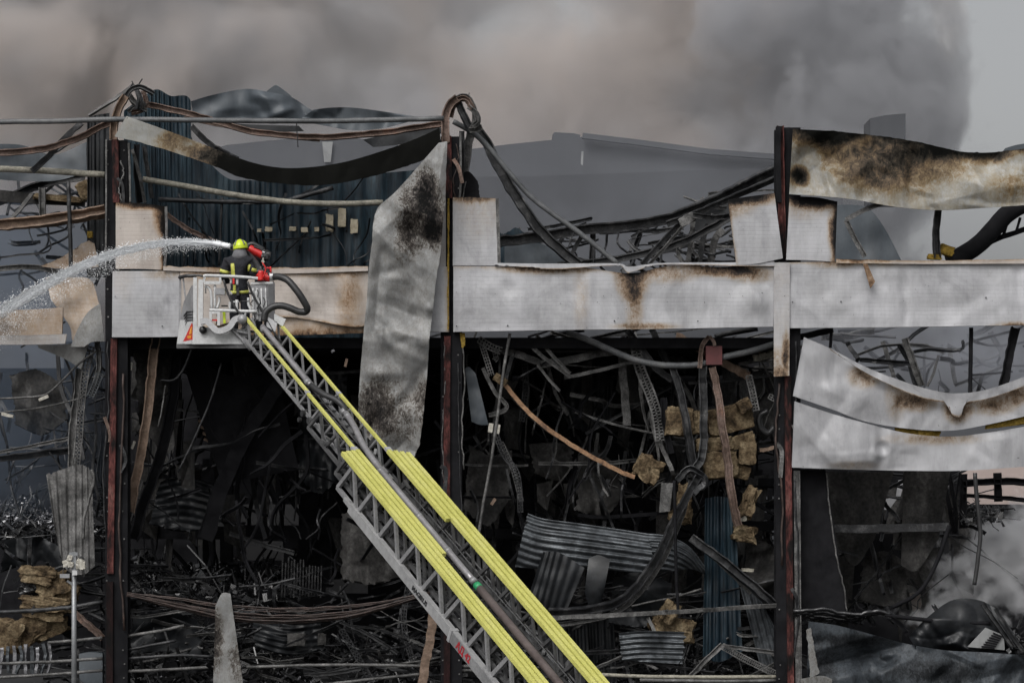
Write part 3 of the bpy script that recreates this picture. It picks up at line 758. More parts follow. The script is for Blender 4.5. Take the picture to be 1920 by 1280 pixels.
# right bay
sheet('wall_panel', [(1480,492),(1600,490),(1750,489),(1930,488)], [(1480,615),(1600,614),(1750,612),(1930,609)], -0.10, 110, 26, M['white'], 0.12, parent=WH, seed=12, crumple=0.018, ridged=0.07,
      burn=[(1640,492,120,10,0.3),(1905,610,60,8,0.6),(1560,494,60,12,0.3)], creases=[(1690,492,1700,600,0.05,14),(1490,560,1560,612,-0.05,26),(1905,490,1912,560,0.05,10),(1800,600,1870,560,-0.03,20)], dents=[(1690,540,26,0.03),(1560,570,30,-0.04)], edge=[('A',5,0.3)])
sheet('coping_strip', [(1568,484),(1650,486),(1750,487),(1930,484)], [(1568,493),(1650,494),(1750,495),(1930,494)], -0.2, 70, 3, M['tan'], 0.05, parent=WH, seed=13, edge=[('A',6,0.4)], burn=[(1610,489,70,12,0.4)], crumple=0.02, jagA=3)
sheet('pier_panel', [(1481,368),(1530,370),(1570,378)], [(1474,487),(1520,488),(1566,491)], -0.06, 30, 30, M['white'], 0.12, parent=WH, seed=14,
      burn=[(1530,372,60,28,0.8),(1566,430,18,60,0.7),(1510,380,60,40,0.3)], edge=[('A',16,0.6),('R',10,0.6)], crumple=0.015)
sheet('corner_trim', [(1451,492),(1481,492)], [(1451,706),(1480,704)], -0.17, 12, 40, M['white'], 0.05, parent=WH, seed=15, burn0=0.06, burn=[(1455,690,26,50,0.35),(1474,660,10,50,0.7),(1468,700,20,20,0.3)], crumple=0.01)
# left bay beyond the first column, lying in smoke
sheet('wall_panel', [(-20,582),(60,580),(118,576)], [(-20,630),(60,628),(116,626)], 0.2, 30, 10, M['tan'], 0.1, parent=WH, seed=16, burn0=0.2)
sheet('panel_lower_strip', [(-20,628),(60,628),(125,626)], [(-20,646),(60,646),(122,644)], 0.15, 20, 5, M['white'], 0.08, parent=WH, seed=17, burn0=0.12)

sm = MB()
for x0, x1, ys in ((856,1446,(560,)), (1486,1920,(545,560)), (216,330,(545,600)), (856,1446,(612,)), (222,300,(392,))):
    x = x0
    while x < x1:
        y = rnd.choice(ys) + rnd.uniform(-14, 14); sm.tube([P(x, y, -0.12), P(x, y, -0.155)], rnd.choice([0.008,0.012,0.016]), 6); x += rnd.uniform(40, 120)
sm.build('panel_screws', M['soot'], WH, kind='stuff')
# corrugated inner wall of the left bay and its tall end
sheet('corrugated_wall', [(232,208),(276,176),(296,168),(320,180),(356,186),(360,260),(420,330),(470,338),(520,340),(600,335),(700,326),(792,318)],
      [(232,640),(280,640),(300,640),(330,640),(358,640),(366,640),(420,640),(470,640),(520,640),(600,640),(700,640),(792,640)], 2.2, 330, 14, M['corr_blue'], 0.03, corr=(0.07,21,'u'), parent=WH, seed=18, crumple=0.05)
for k, (x, y, w_, h_) in enumerate([(618,418,14,32),(641,408,15,34),(664,424,14,26),(504,430,14,9),(549,429,13,8),(571,431,13,9),(594,430,9,8),(486,432,8,6)]):
    chunk('insulation_scrap', x, y, w_, h_, 2.05, M['cream'], dep=0.05, seed=20+k, rough=0.2, parent=WH, n=4)
sheet('corrugated_wall', [(163,222),(180,216),(205,212)], [(163,520),(180,520),(205,520)], 1.6, 60, 10, M['corr_dark'], 0.03, corr=(0.06,16,'u'), parent=WH, seed=19, crumple=0.05, jagE=8)
# charred deck added to keep the left and middle bays dark, back walls, floor of the loading level
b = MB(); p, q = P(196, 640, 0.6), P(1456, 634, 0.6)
b.box((p.x, 0.75, p.z-0.15), (q.x, 17, p.z+0.1)); b.build('shading_deck', M['soot'], WH)

def holed_wall(name, Y, rect, holes, m, th=0.2):
    """wall with rectangular openings, built from the blocks between them"""
    x0, x1, y0, y1 = rect
    xs = sorted({x0, x1, *[h[0] for h in holes], *[h[1] for h in holes]})
    b = MB()
    for a, c in zip(xs, xs[1:]):
        cuts = sorted((h[2], h[3]) for h in holes if h[0] <= a and h[1] >= c)
        y = y0
        for h0, h1 in cuts + [(y1, y1)]:
            if h0 > y: 
                lo, hi = P(a, h0, Y), P(c, y, Y)
                b.box((lo.x, Y, lo.z), (hi.x, Y+th, hi.z))
            y = max(y, h1)
    return b.build(name, m, WH)
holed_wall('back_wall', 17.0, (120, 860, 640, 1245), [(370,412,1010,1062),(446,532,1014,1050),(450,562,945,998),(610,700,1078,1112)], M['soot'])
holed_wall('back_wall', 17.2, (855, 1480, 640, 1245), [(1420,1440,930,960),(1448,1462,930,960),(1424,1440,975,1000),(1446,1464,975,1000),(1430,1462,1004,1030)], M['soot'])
for k, (a, c) in enumerate([((236,997),(600,997)), ((120,1003),(200,1003)), ((640,820),(1240,818)), ((866,1000),(980,1000)), ((1390,905),(1470,905)), ((1390,945),(1470,945)), ((1390,985),(1470,985))]):
    beam('floor_beam', [a, c], 7.0 + 0.6*(k % 3), 26 if k < 2 else 18, M['soot'], 'I', parent=WH)
for x, y0, y1 in ((425,640,1130),(392,860,1060),(612,640,1100),(985,640,960),(1220,640,1000),(1418,880,1060)):
    beam('inner_post', [(x,y0),(x,y1)], 8.0, 22, M['soot'], 'I', parent=WH)
b = MB(); b.box((-40, 0.9, 0.02), (40, 40, 0.25)); b.build('floor_slab', M['concrete'], WH)
# partition boards, the pale rubbed-off stripe walls between the racks
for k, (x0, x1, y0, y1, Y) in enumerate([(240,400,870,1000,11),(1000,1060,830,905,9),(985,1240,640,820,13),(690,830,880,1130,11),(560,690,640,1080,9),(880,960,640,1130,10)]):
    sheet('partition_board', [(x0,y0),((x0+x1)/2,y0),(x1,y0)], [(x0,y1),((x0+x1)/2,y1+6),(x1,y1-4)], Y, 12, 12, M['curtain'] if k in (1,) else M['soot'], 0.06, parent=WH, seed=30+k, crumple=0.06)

# ------------------------------------------------------------------ the far hall in the haze
FH = empty('far_hall', P(1100, 1280, 45), 'grey gabled far hall fading into smoke behind the middle bay', 'building')
M['far_dark'] = mat_noise('far_dark_wall', [(0.3,(0.03,0.032,0.037)),(0.7,(0.05,0.052,0.058))], 0.25, 0.85, 0.0, 0.15)
def far_poly(name, top, Y, dep, parent, m, zb=0.0):
    b = MB(); n = len(top)
    f = [P(x, y, Y) for x, y in top]
    base = [Vector((p.x, Y, zb)) for p in f]
    bk = [p + Vector((0, dep, 0)) for p in f]; bb = [p + Vector((0, dep, 0)) for p in base]
    b.v = f + base + bk + bb
    for i in range(n-1):
        b.f += [(i, n+i, n+i+1, i+1), (2*n+i, 2*n+i+1, 3*n+i+1, 3*n+i), (i, i+1, 2*n+i+1, 2*n+i)]
    b.f += [(0, 2*n, 3*n, n), (n-1, 2*n-1, 4*n-1, 3*n-1)]
    return b.build(name, m, parent)
far_poly('gable_wall', [(730,322),(880,280),(960,270),(1090,257),(1200,270),(1330,287),(1480,300),(1580,306)], 45, 12, FH, M['far_wall'])
b = MB()
for a, c in zip([(1092,255),(1200,268),(1330,285)], [(1200,268),(1330,285),(1580,304)]): b.bar(P(*a, 44.6), P(*c, 44.6), 0.25, 0.22)
b.build('eaves_trim', M['far_wall'], FH)
far_poly('roof_vent', [(1036,252),(1040,248),(1075,250),(1088,253)], 45.5, 2.0, FH, M['far_wall'], 16.0)
far_poly('lower_wall', [(870,332),(1000,330),(1180,324),(1320,319),(1480,316)], 40, 3, FH, M['far_dark'])
sheet('torn_strip', [(1090,284),(1094,284)], [(1089,308),(1093,310)], 44.4, 4, 8, M['grey_sheet'], 0.03, parent=FH)
FW = empty('far_wing', P(600, 1280, 50), 'pale grey far wing with one bright slot seen under the sagging fascia', 'building')
far_poly('gable_wall', [(360,292),(425,272),(560,258),(640,256),(720,266),(800,285)], 50, 10, FW, M['far_wall'])
sheet('light_slot', [(604,266),(624,266)], [(608,304),(620,304)], 49.8, 4, 4, M['grey_sheet'], 0.1, parent=FW)
far_poly('tall_vent', [(1632,222),(1660,216),(1698,213)], 46, 2, empty('roof_shaft', P(1660, 300, 46), 'dark torn roof shaft standing above the right hand fascia in smoke', 'shaft'), M['far_wall'], 16.9)
sheet('sloped_sheet', [(1560,385),(1600,384),(1630,392),(1660,430),(1696,500)], [(1560,560),(1600,560),(1630,560),(1660,560),(1700,560)], 8, 24, 10, M['roof_sheet'], 0.1, crumple=0.15, seed=39, label='blue grey sloping sheet behind the bent bracket of the right bay', cat='metal sheet')
far_poly('side_wall', [(1480,560),(1700,556),(2100,560)], 48, 1, FH, M['far_wall'])
holed_wall('rear_wall', 24.0, (200, 860, 700, 1215), [], M['concrete'])  # dark wall added to dim the openings of the back wall
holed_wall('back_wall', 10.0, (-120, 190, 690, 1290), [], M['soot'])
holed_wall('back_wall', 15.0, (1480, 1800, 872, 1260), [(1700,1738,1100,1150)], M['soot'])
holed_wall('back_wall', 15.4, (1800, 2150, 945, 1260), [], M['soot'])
LW = empty('lean_to', P(60, 900, 20), 'smoke veiled grey inner wall beyond the far left bay', 'wall')
far_poly('rear_wall', [(-80,405),(60,402),(165,400)], 20, 0.4, LW, M['far_wall'])
# ------------------------------------------------------------------ torn roof edge, upper storey
sheet('fascia_strip', [(237,218),(300,240),(370,266),(440,294),(500,311),(560,315),(640,305),(720,282),(780,260),(824,240)],
      [(214,257),(300,279),(400,312),(450,333),(520,345),(600,348),(680,336),(740,320),(790,303),(828,284)], -0.35, 150, 16, M['fascia'], 0.03, crumple=0.03, ridged=0.12, jagB=3, seed=41,
      burn=[(255,240,55,45,-0.4),(320,265,55,30,0.42),(390,290,55,30,0.5),(430,315,40,30,0.55),(610,325,290,110,1.5),(770,285,190,110,1.5),(480,325,90,40,0.7)], edge=[('A',8,-0.2)], burn0=0.08,
      label='long sagging fascia strip, white at one end, browned then black, slung between two columns', cat='metal sheet')
sheet('torn_cladding', [(822,268),(745,355),(704,395),(696,450),(686,560),(678,650),(671,745),(672,790),(690,822),(735,850)],
      [(839,265),(838,330),(834,400),(826,480),(815,560),(806,650),(799,740),(790,820),(782,848),(772,868)], -0.55, 200, 60, M['grey_sheet'], 0.05, crumple=0.05, cfreq=1.0, ridged=0.32, jagA=3, jagB=3, burn0=0.14, seed=42,
      burn=[(790,400,60,90,0.55),(800,360,30,60,0.5),(815,430,25,50,0.6),(700,770,45,70,0.45),(720,760,60,90,0.2),(790,745,18,50,0.4),(760,450,30,60,0.3),(760,790,60,60,0.2)],
      creases=[(700,430,820,520,-0.14,22),(690,560,800,600,0.12,20),(715,470,700,640,0.10,16),(740,620,812,640,-0.13,18),(722,640,782,760,0.14,22),(690,700,760,700,-0.10,16),(740,770,790,720,0.12,18),(745,360,760,470,-0.10,18),(700,520,760,500,0.08,14),(700,610,735,650,-0.1,14)], dents=[(740,560,50,0.10),(780,640,60,-0.12),(730,660,40,0.08),(700,460,30,-0.06),(760,720,50,0.1)],
      label='tall crumpled grey panel torn loose and hanging vertically behind the ladder', cat='metal sheet')
for k, (x, y) in enumerate([(787,512),(700,590),(712,590),(690,650),(697,540),(705,500)]):
    pass
sheet('fascia_sheet', [(1487,240),(1560,244),(1640,252),(1720,264),(1800,282),(1860,284),(1930,276)], [(1480,364),(1540,368),(1600,374),(1680,388),(1760,394),(1840,390),(1930,384)],
      -0.35, 190, 60, M['fascia'], 0.04, crumple=0.05, cfreq=1.0, ridged=0.36, jagA=4, seed=43, burn0=0.14, creases=[(1490,245,1570,370,0.06,30),(1600,330,1660,280,-0.06,16),(1712,290,1706,372,0.08,14),(1780,330,1930,350,-0.12,40),(1800,300,1860,330,0.08,26)],
      burn=[(1600,280,130,70,0.5),(1720,300,120,80,0.5),(1640,335,80,40,0.35),(1540,252,80,30,0.7),(1760,280,70,30,0.5),(1850,290,60,25,0.55),(1500,330,26,26,1.0),(1760,350,60,26,-0.1),(1520,300,26,50,-0.3),(1545,350,26,30,-0.3),(1900,350,60,40,0.2)],
      edge=[('A',14,0.5)], label='broad browned fascia panel hanging across the top of the right bay', cat='metal sheet')
sheet('pier_flap', [(1365,374),(1400,369),(1452,362)], [(1381,497),(1420,494),(1468,484)], -0.22, 26, 26, M['white'], 0.1, seed=44, burn=[(1372,378,60,40,0.45),(1410,372,70,18,0.5)], edge=[('A',14,0.5),('L',5,0.3)], crumple=0.02, bulge=0.04,
      label='tilted square white panel hinged off beside the right hand column', cat='metal sheet')
sheet('torn_skin', [(1482,300),(1500,310),(1540,345),(1575,376)], [(1478,370),(1500,368),(1550,420),(1568,480)], -0.28, 24, 16, M['grey_sheet'], 0.02, seed=45, burn=[(1495,330,24,40,1.0),(1560,440,20,60,0.6)], crumple=0.03,
      label='curled white skin peeled off the pier panel under the browned fascia', cat='metal sheet') if False else None

# the draped pair in the right bay
sheet('draped_panel', [(1508,632),(1560,655),(1620,690),(1680,714),(1740,734),(1790,742),(1850,735),(1930,708)], [(1487,742),(1560,767),(1620,789),(1700,803),(1780,807),(1850,796),(1930,778)],
      -0.25, 120, 26, M['drape'], 0.1, seed=46, crumple=0.04, cfreq=0.7, ridged=0.14,
      burn=[(1620,705,40,30,0.5),(1680,740,26,60,0.35),(1720,752,50,26,0.55),(1795,765,34,36,0.75),(1860,758,60,26,0.5),(1905,735,40,30,0.5)], creases=[(1540,650,1560,760,-0.06,26),(1690,720,1686,800,0.05,12),(1505,640,1490,740,0.04,10)], dents=[(1540,700,40,0.06),(1580,740,50,-0.06)],
      label='upper draped white panel sagging in a curve across the right bay', cat='metal sheet')
sheet('peeled_lip', [(1556,652),(1620,686),(1680,710),(1740,729),(1790,737),(1850,730),(1930,703)], [(1556,656),(1620,698),(1680,728),(1740,750),(1770,756),(1780,758),(1788,782),(1802,784),(1808,758),(1850,751),(1930,724)], -0.42, 140, 5, M['drape'], 0.02, seed=47, jagB=8, crumple=0.05, cfreq=2, edge=[('B',5,0.6)],
      label='ragged white lip peeled along the top edge of the draped panel', cat='metal sheet')
sheet('draped_panel', [(1490,752),(1560,775),(1650,800),(1710,813),(1780,818),(1850,811),(1930,798)], [(1485,876),(1600,880),(1700,882),(1800,882),(1930,874)],
      -0.2, 120, 30, M['drape'], 0.1, seed=48, crumple=0.03, cfreq=0.7, ridged=0.17, creases=[(1500,800,1560,868,-0.10,26),(1560,868,1640,862,-0.08,22),(1655,800,1650,878,0.08,14),(1640,862,1655,835,-0.08,16)], dents=[(1590,830,75,-0.16),(1655,840,18,0.12),(1520,850,40,0.05),(1760,830,70,0.06)], burn=[(1600,872,60,12,0.2),(1750,822,120,16,0.3)],
      label='lower dented white panel hanging level under the draped one', cat='metal sheet')
for k, (x, y, w_, h_, r_) in enumerate([(1700,806,44,20,0.12),(1740,812,44,16,0.02)]):
    chunk('insulation_slab', x, y, w_, h_, 0.0, M['wool_y'], dep=0.16, rot=r_, seed=50+k, label=['yellow insulation slab poking out between the draped panels, end cut square', 'brownish yellow insulation lump between the draped panels beside a square cut slab'][k])
chunk('insulation_slab', 1890, 790, 90, 18, 0.0, M['wool_y'], dep=0.16, rot=-0.13, seed=53, label='long yellow insulation slab squeezed between the draped panels near their free end')

# pipes and bars of the upper storey
pipe('sprinkler_pipe', [(-20,229),(120,227),(222,224),(420,226),(600,227),(720,225),(832,222)], -0.12, 5, M['pipe'], label='long straight sooty pipe crossing above the sagging fascia strip')
pipe('sprinkler_pipe', [(-20,316),(80,320),(196,328)], 0.9, 6, M['pipe_tan'], label='pale flaking pipe running into the left column from outside')
pipe('sprinkler_pipe', [(268,336),(340,348),(430,364),(500,374),(560,380),(640,382),(718,380)], 0.9, 5.5, M['pipe_tan'], label='bowed flaking pipe across the blue corrugated wall')
pipe('conduit', [(298,374),(400,378),(520,378),(560,370),(625,352)], 1.4, 4.5, M['steel'], label='burnt conduit kinked upward in front of the blue corrugated wall')
beam('roof_beam', [(276,196),(340,210),(400,226),(470,246),(560,256),(640,256),(740,246),(830,232)], 0.6, 11, M['rust'], 'C', label='long rusty purlin drooping below the crumpled roof sheets', cat='beam')
beam('roof_beam', [(345,222),(420,236),(520,254),(600,262)], 1.2, 7, M['rust'], 'C', label='short rusty purlin behind the long drooping one', cat='beam')
beam('brace', [(358,236),(390,268),(420,286),(445,300)], 0.8, 11, M['steel'], 'L', label='dark brace diving behind the browned part of the sagging fascia', cat='beam')
beam('brace', [(310,400),(350,428),(400,452),(450,470)], 1.6, 9, M['rust'], 'L', label='pinkish brace slanting down behind the water jet', cat='beam')
pipe('hanger_rod', [(417,370),(414,420),(411,498)], 1.5, 2.5, M['steel'], label='thin hanger rod below the bowed flaking pipe', cat='rod')
pipe('hanger_wire', [(556,222),(557,250),(559,276)], 0.1, 1.0, M['steel'], label='thin wire dangling from the long straight pipe', cat='wire')
pipe('hanger_rod', [(128,340),(131,420),(133,500)], 0.6, 4, M['steel'], label='upright dark rod in the smoky left bay', cat='rod')
for k, (pts, lab) in enumerate([([(248,280),(262,330),(272,380)], 'pale thin strut leaning inside the left column head'), ([(270,275),(277,320),(285,372)], 'dark bent strut beside the pale one inside the left column head'), ([(256,270),(256,330),(262,380)], 'dark upright channel in the corner behind the left column')]):
    beam('strut', pts, 1.0+0.2*k, 6+2*k, [M['ash_steel'], M['steel'], M['soot']][k], 'C', label=lab, cat='beam')
# left bay, beyond the first column
beam('roof_beam', [(-20,288),(60,282),(100,275),(150,257),(214,226)], 0.4, 12, M['rust'], 'C', label='pink rusted beam rising to the left column head', cat='beam')
beam('brace', [(152,230),(118,262),(92,292),(60,322)], 0.6, 11, M['steel'], 'L', label='dark flat brace crossing the pink rusted beam', cat='beam')
beam('brace', [(252,158),(215,185),(165,216)], 0.9, 8, M['ash_steel'], 'L', label='grey rafter running down from the left column head', cat='beam')
beam('floor_joist', [(-20,424),(60,416),(130,408),(198,396)], 0.8, 20, M['tan_steel'], 'C', label='dusty tan joist entering the left column', cat='beam')
beam('brace', [(-10,382),(60,352),(120,336),(160,330)], 3.5, 14, M['steel'], 'L', label='shadowy brace under the pale flaking pipe', cat='beam')
beam('post', [(79,352),(80,406)], 2.6, 12, M['ash_steel'], 'C', label='short grey post standing on the tan joist', cat='beam')
beam('brace', [(60,362),(35,395),(16,412)], 2.4, 8, M['ash_steel'], 'L', label='grey diagonal brace next to the short post', cat='beam')
sheet('roof_sheet', [(-20,270),(40,272),(100,290),(165,265)], [(-20,335),(50,340),(110,338),(165,322)], 2.6, 40, 12, M['roof_sheet'], 0.02, crumple=0.15, seed=60, label='folded blue grey roof sheet behind the pink rusted beam', cat='metal sheet')
sheet('roof_sheet', [(-20,354),(60,362),(160,372)], [(-20,376),(60,382),(158,386)], 3.0, 30, 6, M['curtain'], 0.1, crumple=0.1, seed=61, label='dull grey ledge board behind the short post', cat='metal sheet')
chunk('insulation_slab', 110, 372, 90, 12, 2.9, M['wool'], dep=0.3, rot=0.1, seed=62, label='thin pale insulation slab lying on the grey ledge board')
chunk('insulation_slab', 160, 358, 26, 34, 2.2, M['wool'], dep=0.3, rot=-0.5, seed=63, label='dark tilted insulation block under the pale flaking pipe')
chunk('insulation_scrap', 169, 440, 10, 12, 1.4, M['wool_y'], dep=0.1, seed=64, label='small bright yellow scrap above the water jet')
sheet('torn_board', [(76,498),(110,482),(160,450),(176,452)], [(80,500),(120,504),(165,502),(185,500)], 1.4, 30, 10, M['tan'], 0.06, seed=65, burn0=0.25, crumple=0.12, jagA=8, label='splintered tan board behind the water jet', cat='metal sheet')
sheet('curled_panel', [(85,520),(130,520),(170,525),(186,570)], [(95,560),(130,610),(140,640),(190,620)], 0.6, 30, 20, M['tan'], 0.03, seed=66, burn0=0.18, crumple=0.12, ridged=0.1, label='curled tan panel crushed against the left column', cat='metal sheet')
sheet('curled_panel', [(188,568),(165,585),(148,612),(132,650)], [(196,640),(180,640),(170,642),(158,650)], 0.3, 24, 14, M['grey_sheet'], 0.03, seed=67, burn0=0.15, crumple=0.08, label='pale curled offcut leaning on the left column', cat='metal sheet')
sheet('hanging_sheet', [(70,645),(110,646),(168,640)], [(72,652),(120,672),(152,692)], 0.8, 24, 10, M['grey_sheet'], 0.03, seed=68, burn0=0.12, crumple=0.05, label='drooping grey sheet corner under the tan wall strip', cat='metal sheet')
beam('wall_rail', [(-20,505),(60,500),(110,510)], 2.0, 10, M['ash_steel'], 'C', label='pale rail half hidden by spray', cat='beam')

# roof sheets over the left bay
sheet('roof_sheet', [(358,190),(400,178),(460,167),(500,172),(545,182),(580,204),(594,210)], [(362,216),(410,224),(460,226),(510,232),(550,228),(576,220),(592,214)], 3.2, 60, 14, M['roof_sheet'], 0.02, crumple=0.22, cfreq=1.0, ridged=0.6, seed=70, label='crumpled blue grey roof sheet bulging beside the left column head', cat='metal sheet')
sheet('roof_sheet', [(496,174),(508,165),(517,160),(528,166),(546,180)], [(496,182),(508,184),(518,186),(530,186),(546,186)], 3.6, 16, 5, M['roof_sheet'], 0.02, crumple=0.05, seed=71, label='small pointed roof sheet peak behind the bulging one', cat='metal sheet')
sheet('roof_sheet', [(588,206),(620,202),(660,202),(710,208),(775,218)], [(560,226),(610,236),(660,244),(720,240),(790,222)], 3.0, 50, 12, M['roof_sheet'], 0.02, crumple=0.18, cfreq=1.0, ridged=0.5, seed=72, label='smoother blue grey roof sheet reaching toward the middle column', cat='metal sheet')
sheet('roof_sheet', [(380,222),(430,230),(480,234),(560,236)], [(390,226),(430,240),(500,248),(570,246)], 2.4, 40, 6, M['corr_dark'], 0.02, crumple=0.1, seed=73, label='dark folded roof edge under the bulging blue grey sheet', cat='metal sheet')
sheet('roof_sheet', [(680,262),(740,250),(800,242),(828,240)], [(700,276),(760,270),(800,262),(828,250)], 1.6, 30, 6, M['corr_dark'], 0.02, crumple=0.08, seed=74, label='black roof sheet tucked behind the middle column', cat='metal sheet')

# twisted heads of the columns
def twisted_head(px, py, strips, label):
    t = empty('twisted_column_head', P(px, py, 0.1), label, 'beam')
    for pts, w_, mk, tw, Yd in strips:
        beam('bent_flange', pts, Yd, w_, M[mk], 'C', twist=tw, parent=t)
    return t
twisted_head(240, 262, [
    ([(213,262),(214,235),(222,205),(236,180)], 14, 'tan_steel', 0.0, 0.0),
    ([(236,180),(246,168),(262,163),(278,170),(288,176)], 8, 'steel', 0.6, 0.1),
    ([(242,178),(250,190),(262,200),(272,192)], 10, 'ash_steel', 1.2, 0.2),
    ([(256,168),(262,185),(258,205)], 9, 'steel', 0.9, 0.0),
    ([(268,170),(274,190),(266,206),(246,212)], 8, 'rust', -0.7, 0.3),
    ([(240,210),(255,200),(275,208)], 6, 'ash_steel', 0.3, 0.2),
    ([(244,164),(249,157),(247,152)], 2, 'steel', 0, 0.2),
    ([(258,162),(263,154),(267,148)], 2, 'steel', 0, 0.3)], 'left column head folded over into a knot of burnt flanges')
twisted_head(840, 262, [
    ([(836,268),(835,240),(836,215),(845,195),(858,184)], 15, 'rust', 0.0, -0.05),
    ([(845,220),(850,200),(862,186),(876,188),(886,205)], 9, 'rust', 0.8, 0.05),
    ([(856,184),(868,180),(880,186),(890,210),(888,240)], 8, 'ash_steel', 1.0, 0.2),
    ([(858,186),(864,205),(874,226),(880,240)], 12, 'steel', 0.5, 0.1),
    ([(878,200),(892,212),(896,228),(886,238)], 9, 'ash_steel', -1.0, 0.0),
    ([(884,232),(900,240),(880,244)], 10, 'ash_steel', 0.4, 0.1),
    ([(872,188),(878,181),(880,174)], 1.5, 'steel', 0, 0.2)], 'middle column head curled into a loop of rusty flanges')
tangle('roof_steel', M['steel'], (930, 1460, 425, 480), 60, (3, 9), (2, 8), (30, 140), 'burnt roof steel heaped behind the middle bay opening', seed=61, vertical=0.3)
tangle('roof_steel', M['ash_steel'], (1270, 1460, 360, 480), 26, (3, 7), (3, 8), (30, 100), 'grey roof steel heaped beside the tilted square panel', seed=62, vertical=0.5)
tangle('roof_steel', M['steel'], (-20, 190, 300, 520), 40, (3, 9), (3, 9), (40, 160), 'burnt steel snarl in the smoky far left bay', seed=63, vertical=0.4)
tangle('roof_steel', M['steel'], (1500, 1930, 620, 720), 40, (5, 13), (3, 9), (40, 160), 'burnt roof steel in the smoke above the draped panels', seed=64, vertical=0.4)
tangle('wall_straps', M['corr_dark'], (240, 720, 330, 470), 26, (1.6, 2.0), (2, 6), (40, 150), 'loose dark straps hanging on the blue corrugated wall', seed=65, vertical=0.8, sag=0.06)
beam('rear_post', [(884,240),(876,290),(862,372)], 0.9, 15, M['ash_steel'], 'C', label='grey channel post leaning behind the middle column head', cat='beam')
beam('rear_post', [(866,246),(866,300),(858,370)], 0.7, 10, M['steel'], 'L', label='dark angle post close behind the middle column', cat='beam')
sheet('charred_scrap', [(866,325),(880,322),(896,340)], [(866,372),(880,372),(900,370)], 0.8, 12, 8, M['soot'], 0.05, crumple=0.1, seed=76, jagE=5, label='black charred scrap sitting on the middle pier panel', cat='scrap')
# fallen members of the middle bay
pipe('fallen_pipe', [(850,228),(885,248),(915,275),(950,318),(1000,373),(1070,425),(1110,455),(1158,495)], 0.5, 5, M['pipe'], label='sooty pipe falling diagonally from the middle column head')
beam('fallen_beam', [(890,240),(912,268),(938,318),(972,375),(1020,440),(1085,497)], 1.1, 18, M['steel'], 'C', label='burnt channel falling beside the diagonal pipe', cat='beam')
beam('fallen_truss_chord', [(934,452),(1000,446),(1080,432),(1160,425),(1245,412),(1320,384),(1390,350),(1455,318)], 2.4, 20, M['steel'], 'C', label='long sagging truss chord spanning the middle bay opening', cat='beam')
beam('fallen_truss_chord', [(1250,420),(1310,398),(1370,372),(1455,335)], 2.0, 12, M['steel'], 'L', label='second truss chord doubled under the long sagging one', cat='beam')
beam('fallen_truss_chord', [(1045,497),(1140,488),(1230,470),(1300,445),(1368,408)], 2.6, 12, M['steel'], 'L', label='thin lower truss chord curving up to the tilted square panel', cat='beam')
beam('truss_web', [(1204,496),(1240,455),(1275,420)], 2.2, 10, M['steel'], 'L', label='dark truss web under the long sagging chord', cat='beam')
beam('truss_web', [(1216,497),(1252,458),(1280,425)], 2.0, 6, M['ash_steel'], 'L', label='grey truss web doubled beside the dark one', cat='beam')
beam('truss_web', [(1112,434),(1110,498)], 2.6, 10, M['steel'], 'C', label='short upright web below the long sagging chord', cat='beam')
beam('truss_web', [(1092,440),(1075,470),(1062,495)], 2.6, 8, M['steel'], 'L', label='slanted web meeting the burnt channel', cat='beam')
beam('truss_web', [(1300,404),(1340,408),(1368,404)], 1.8, 10, M['steel'], 'C', label='stub of dark channel beside the tilted square panel', cat='beam')
chunk('gusset_plate', 1288, 412, 30, 18, 1.95, M['ash_steel'], dep=0.06, rot=-0.5, seed=77, label='pale flaking gusset plate on the sagging truss', cat='plate')
pipe('hanger_wire', [(1078,432),(1068,455),(1062,482)], 1.5, 1.0, M['steel'], label='thin wire hanging beside the burnt channel', cat='wire')
sheet('jagged_roof_piece', [(936,432),(945,436),(966,424),(985,435),(1010,446)], [(936,498),(960,498),(980,498),(1000,498),(1030,498)], 4.5, 24, 10, M['corr_blue'], 0.03, crumple=0.1, seed=78, jagA=6, label='dark jagged roof remnant behind the middle pier panel', cat='metal sheet')
sheet('jagged_roof_piece', [(946,462),(980,452),(1030,462),(1090,490)], [(946,500),(1000,500),(1040,500),(1100,500)], 3.6, 24, 8, M['roof_sheet'], 0.03, crumple=0.1, seed=79, label='flat blue roof remnant lying on the white band', cat='metal sheet')
sheet('jagged_roof_piece', [(1318,374),(1332,362),(1352,356),(1366,360)], [(1290,440),(1320,440),(1350,420),(1370,410)], 5.0, 24, 10, M['corr_dark'], 0.03, crumple=0.1, seed=80, jagA=6, label='black torn roof flap behind the tilted square panel', cat='metal sheet')
for k, (x, lab) in enumerate([(1300,'narrow grey plank standing in the middle bay opening'), (1322,'wider grey plank leaning in the middle bay opening'), (1344,'curved pale strip near the tilted square panel')]):
    beam('burnt_plank', [(x+6*k,410+10*k),(x-4,450),(x-12,498)], 3.0+0.3*k, 9+2*k, [M['ash_steel'],M['steel'],M['ash_steel']][k], 'flat', label=lab, cat='plank')
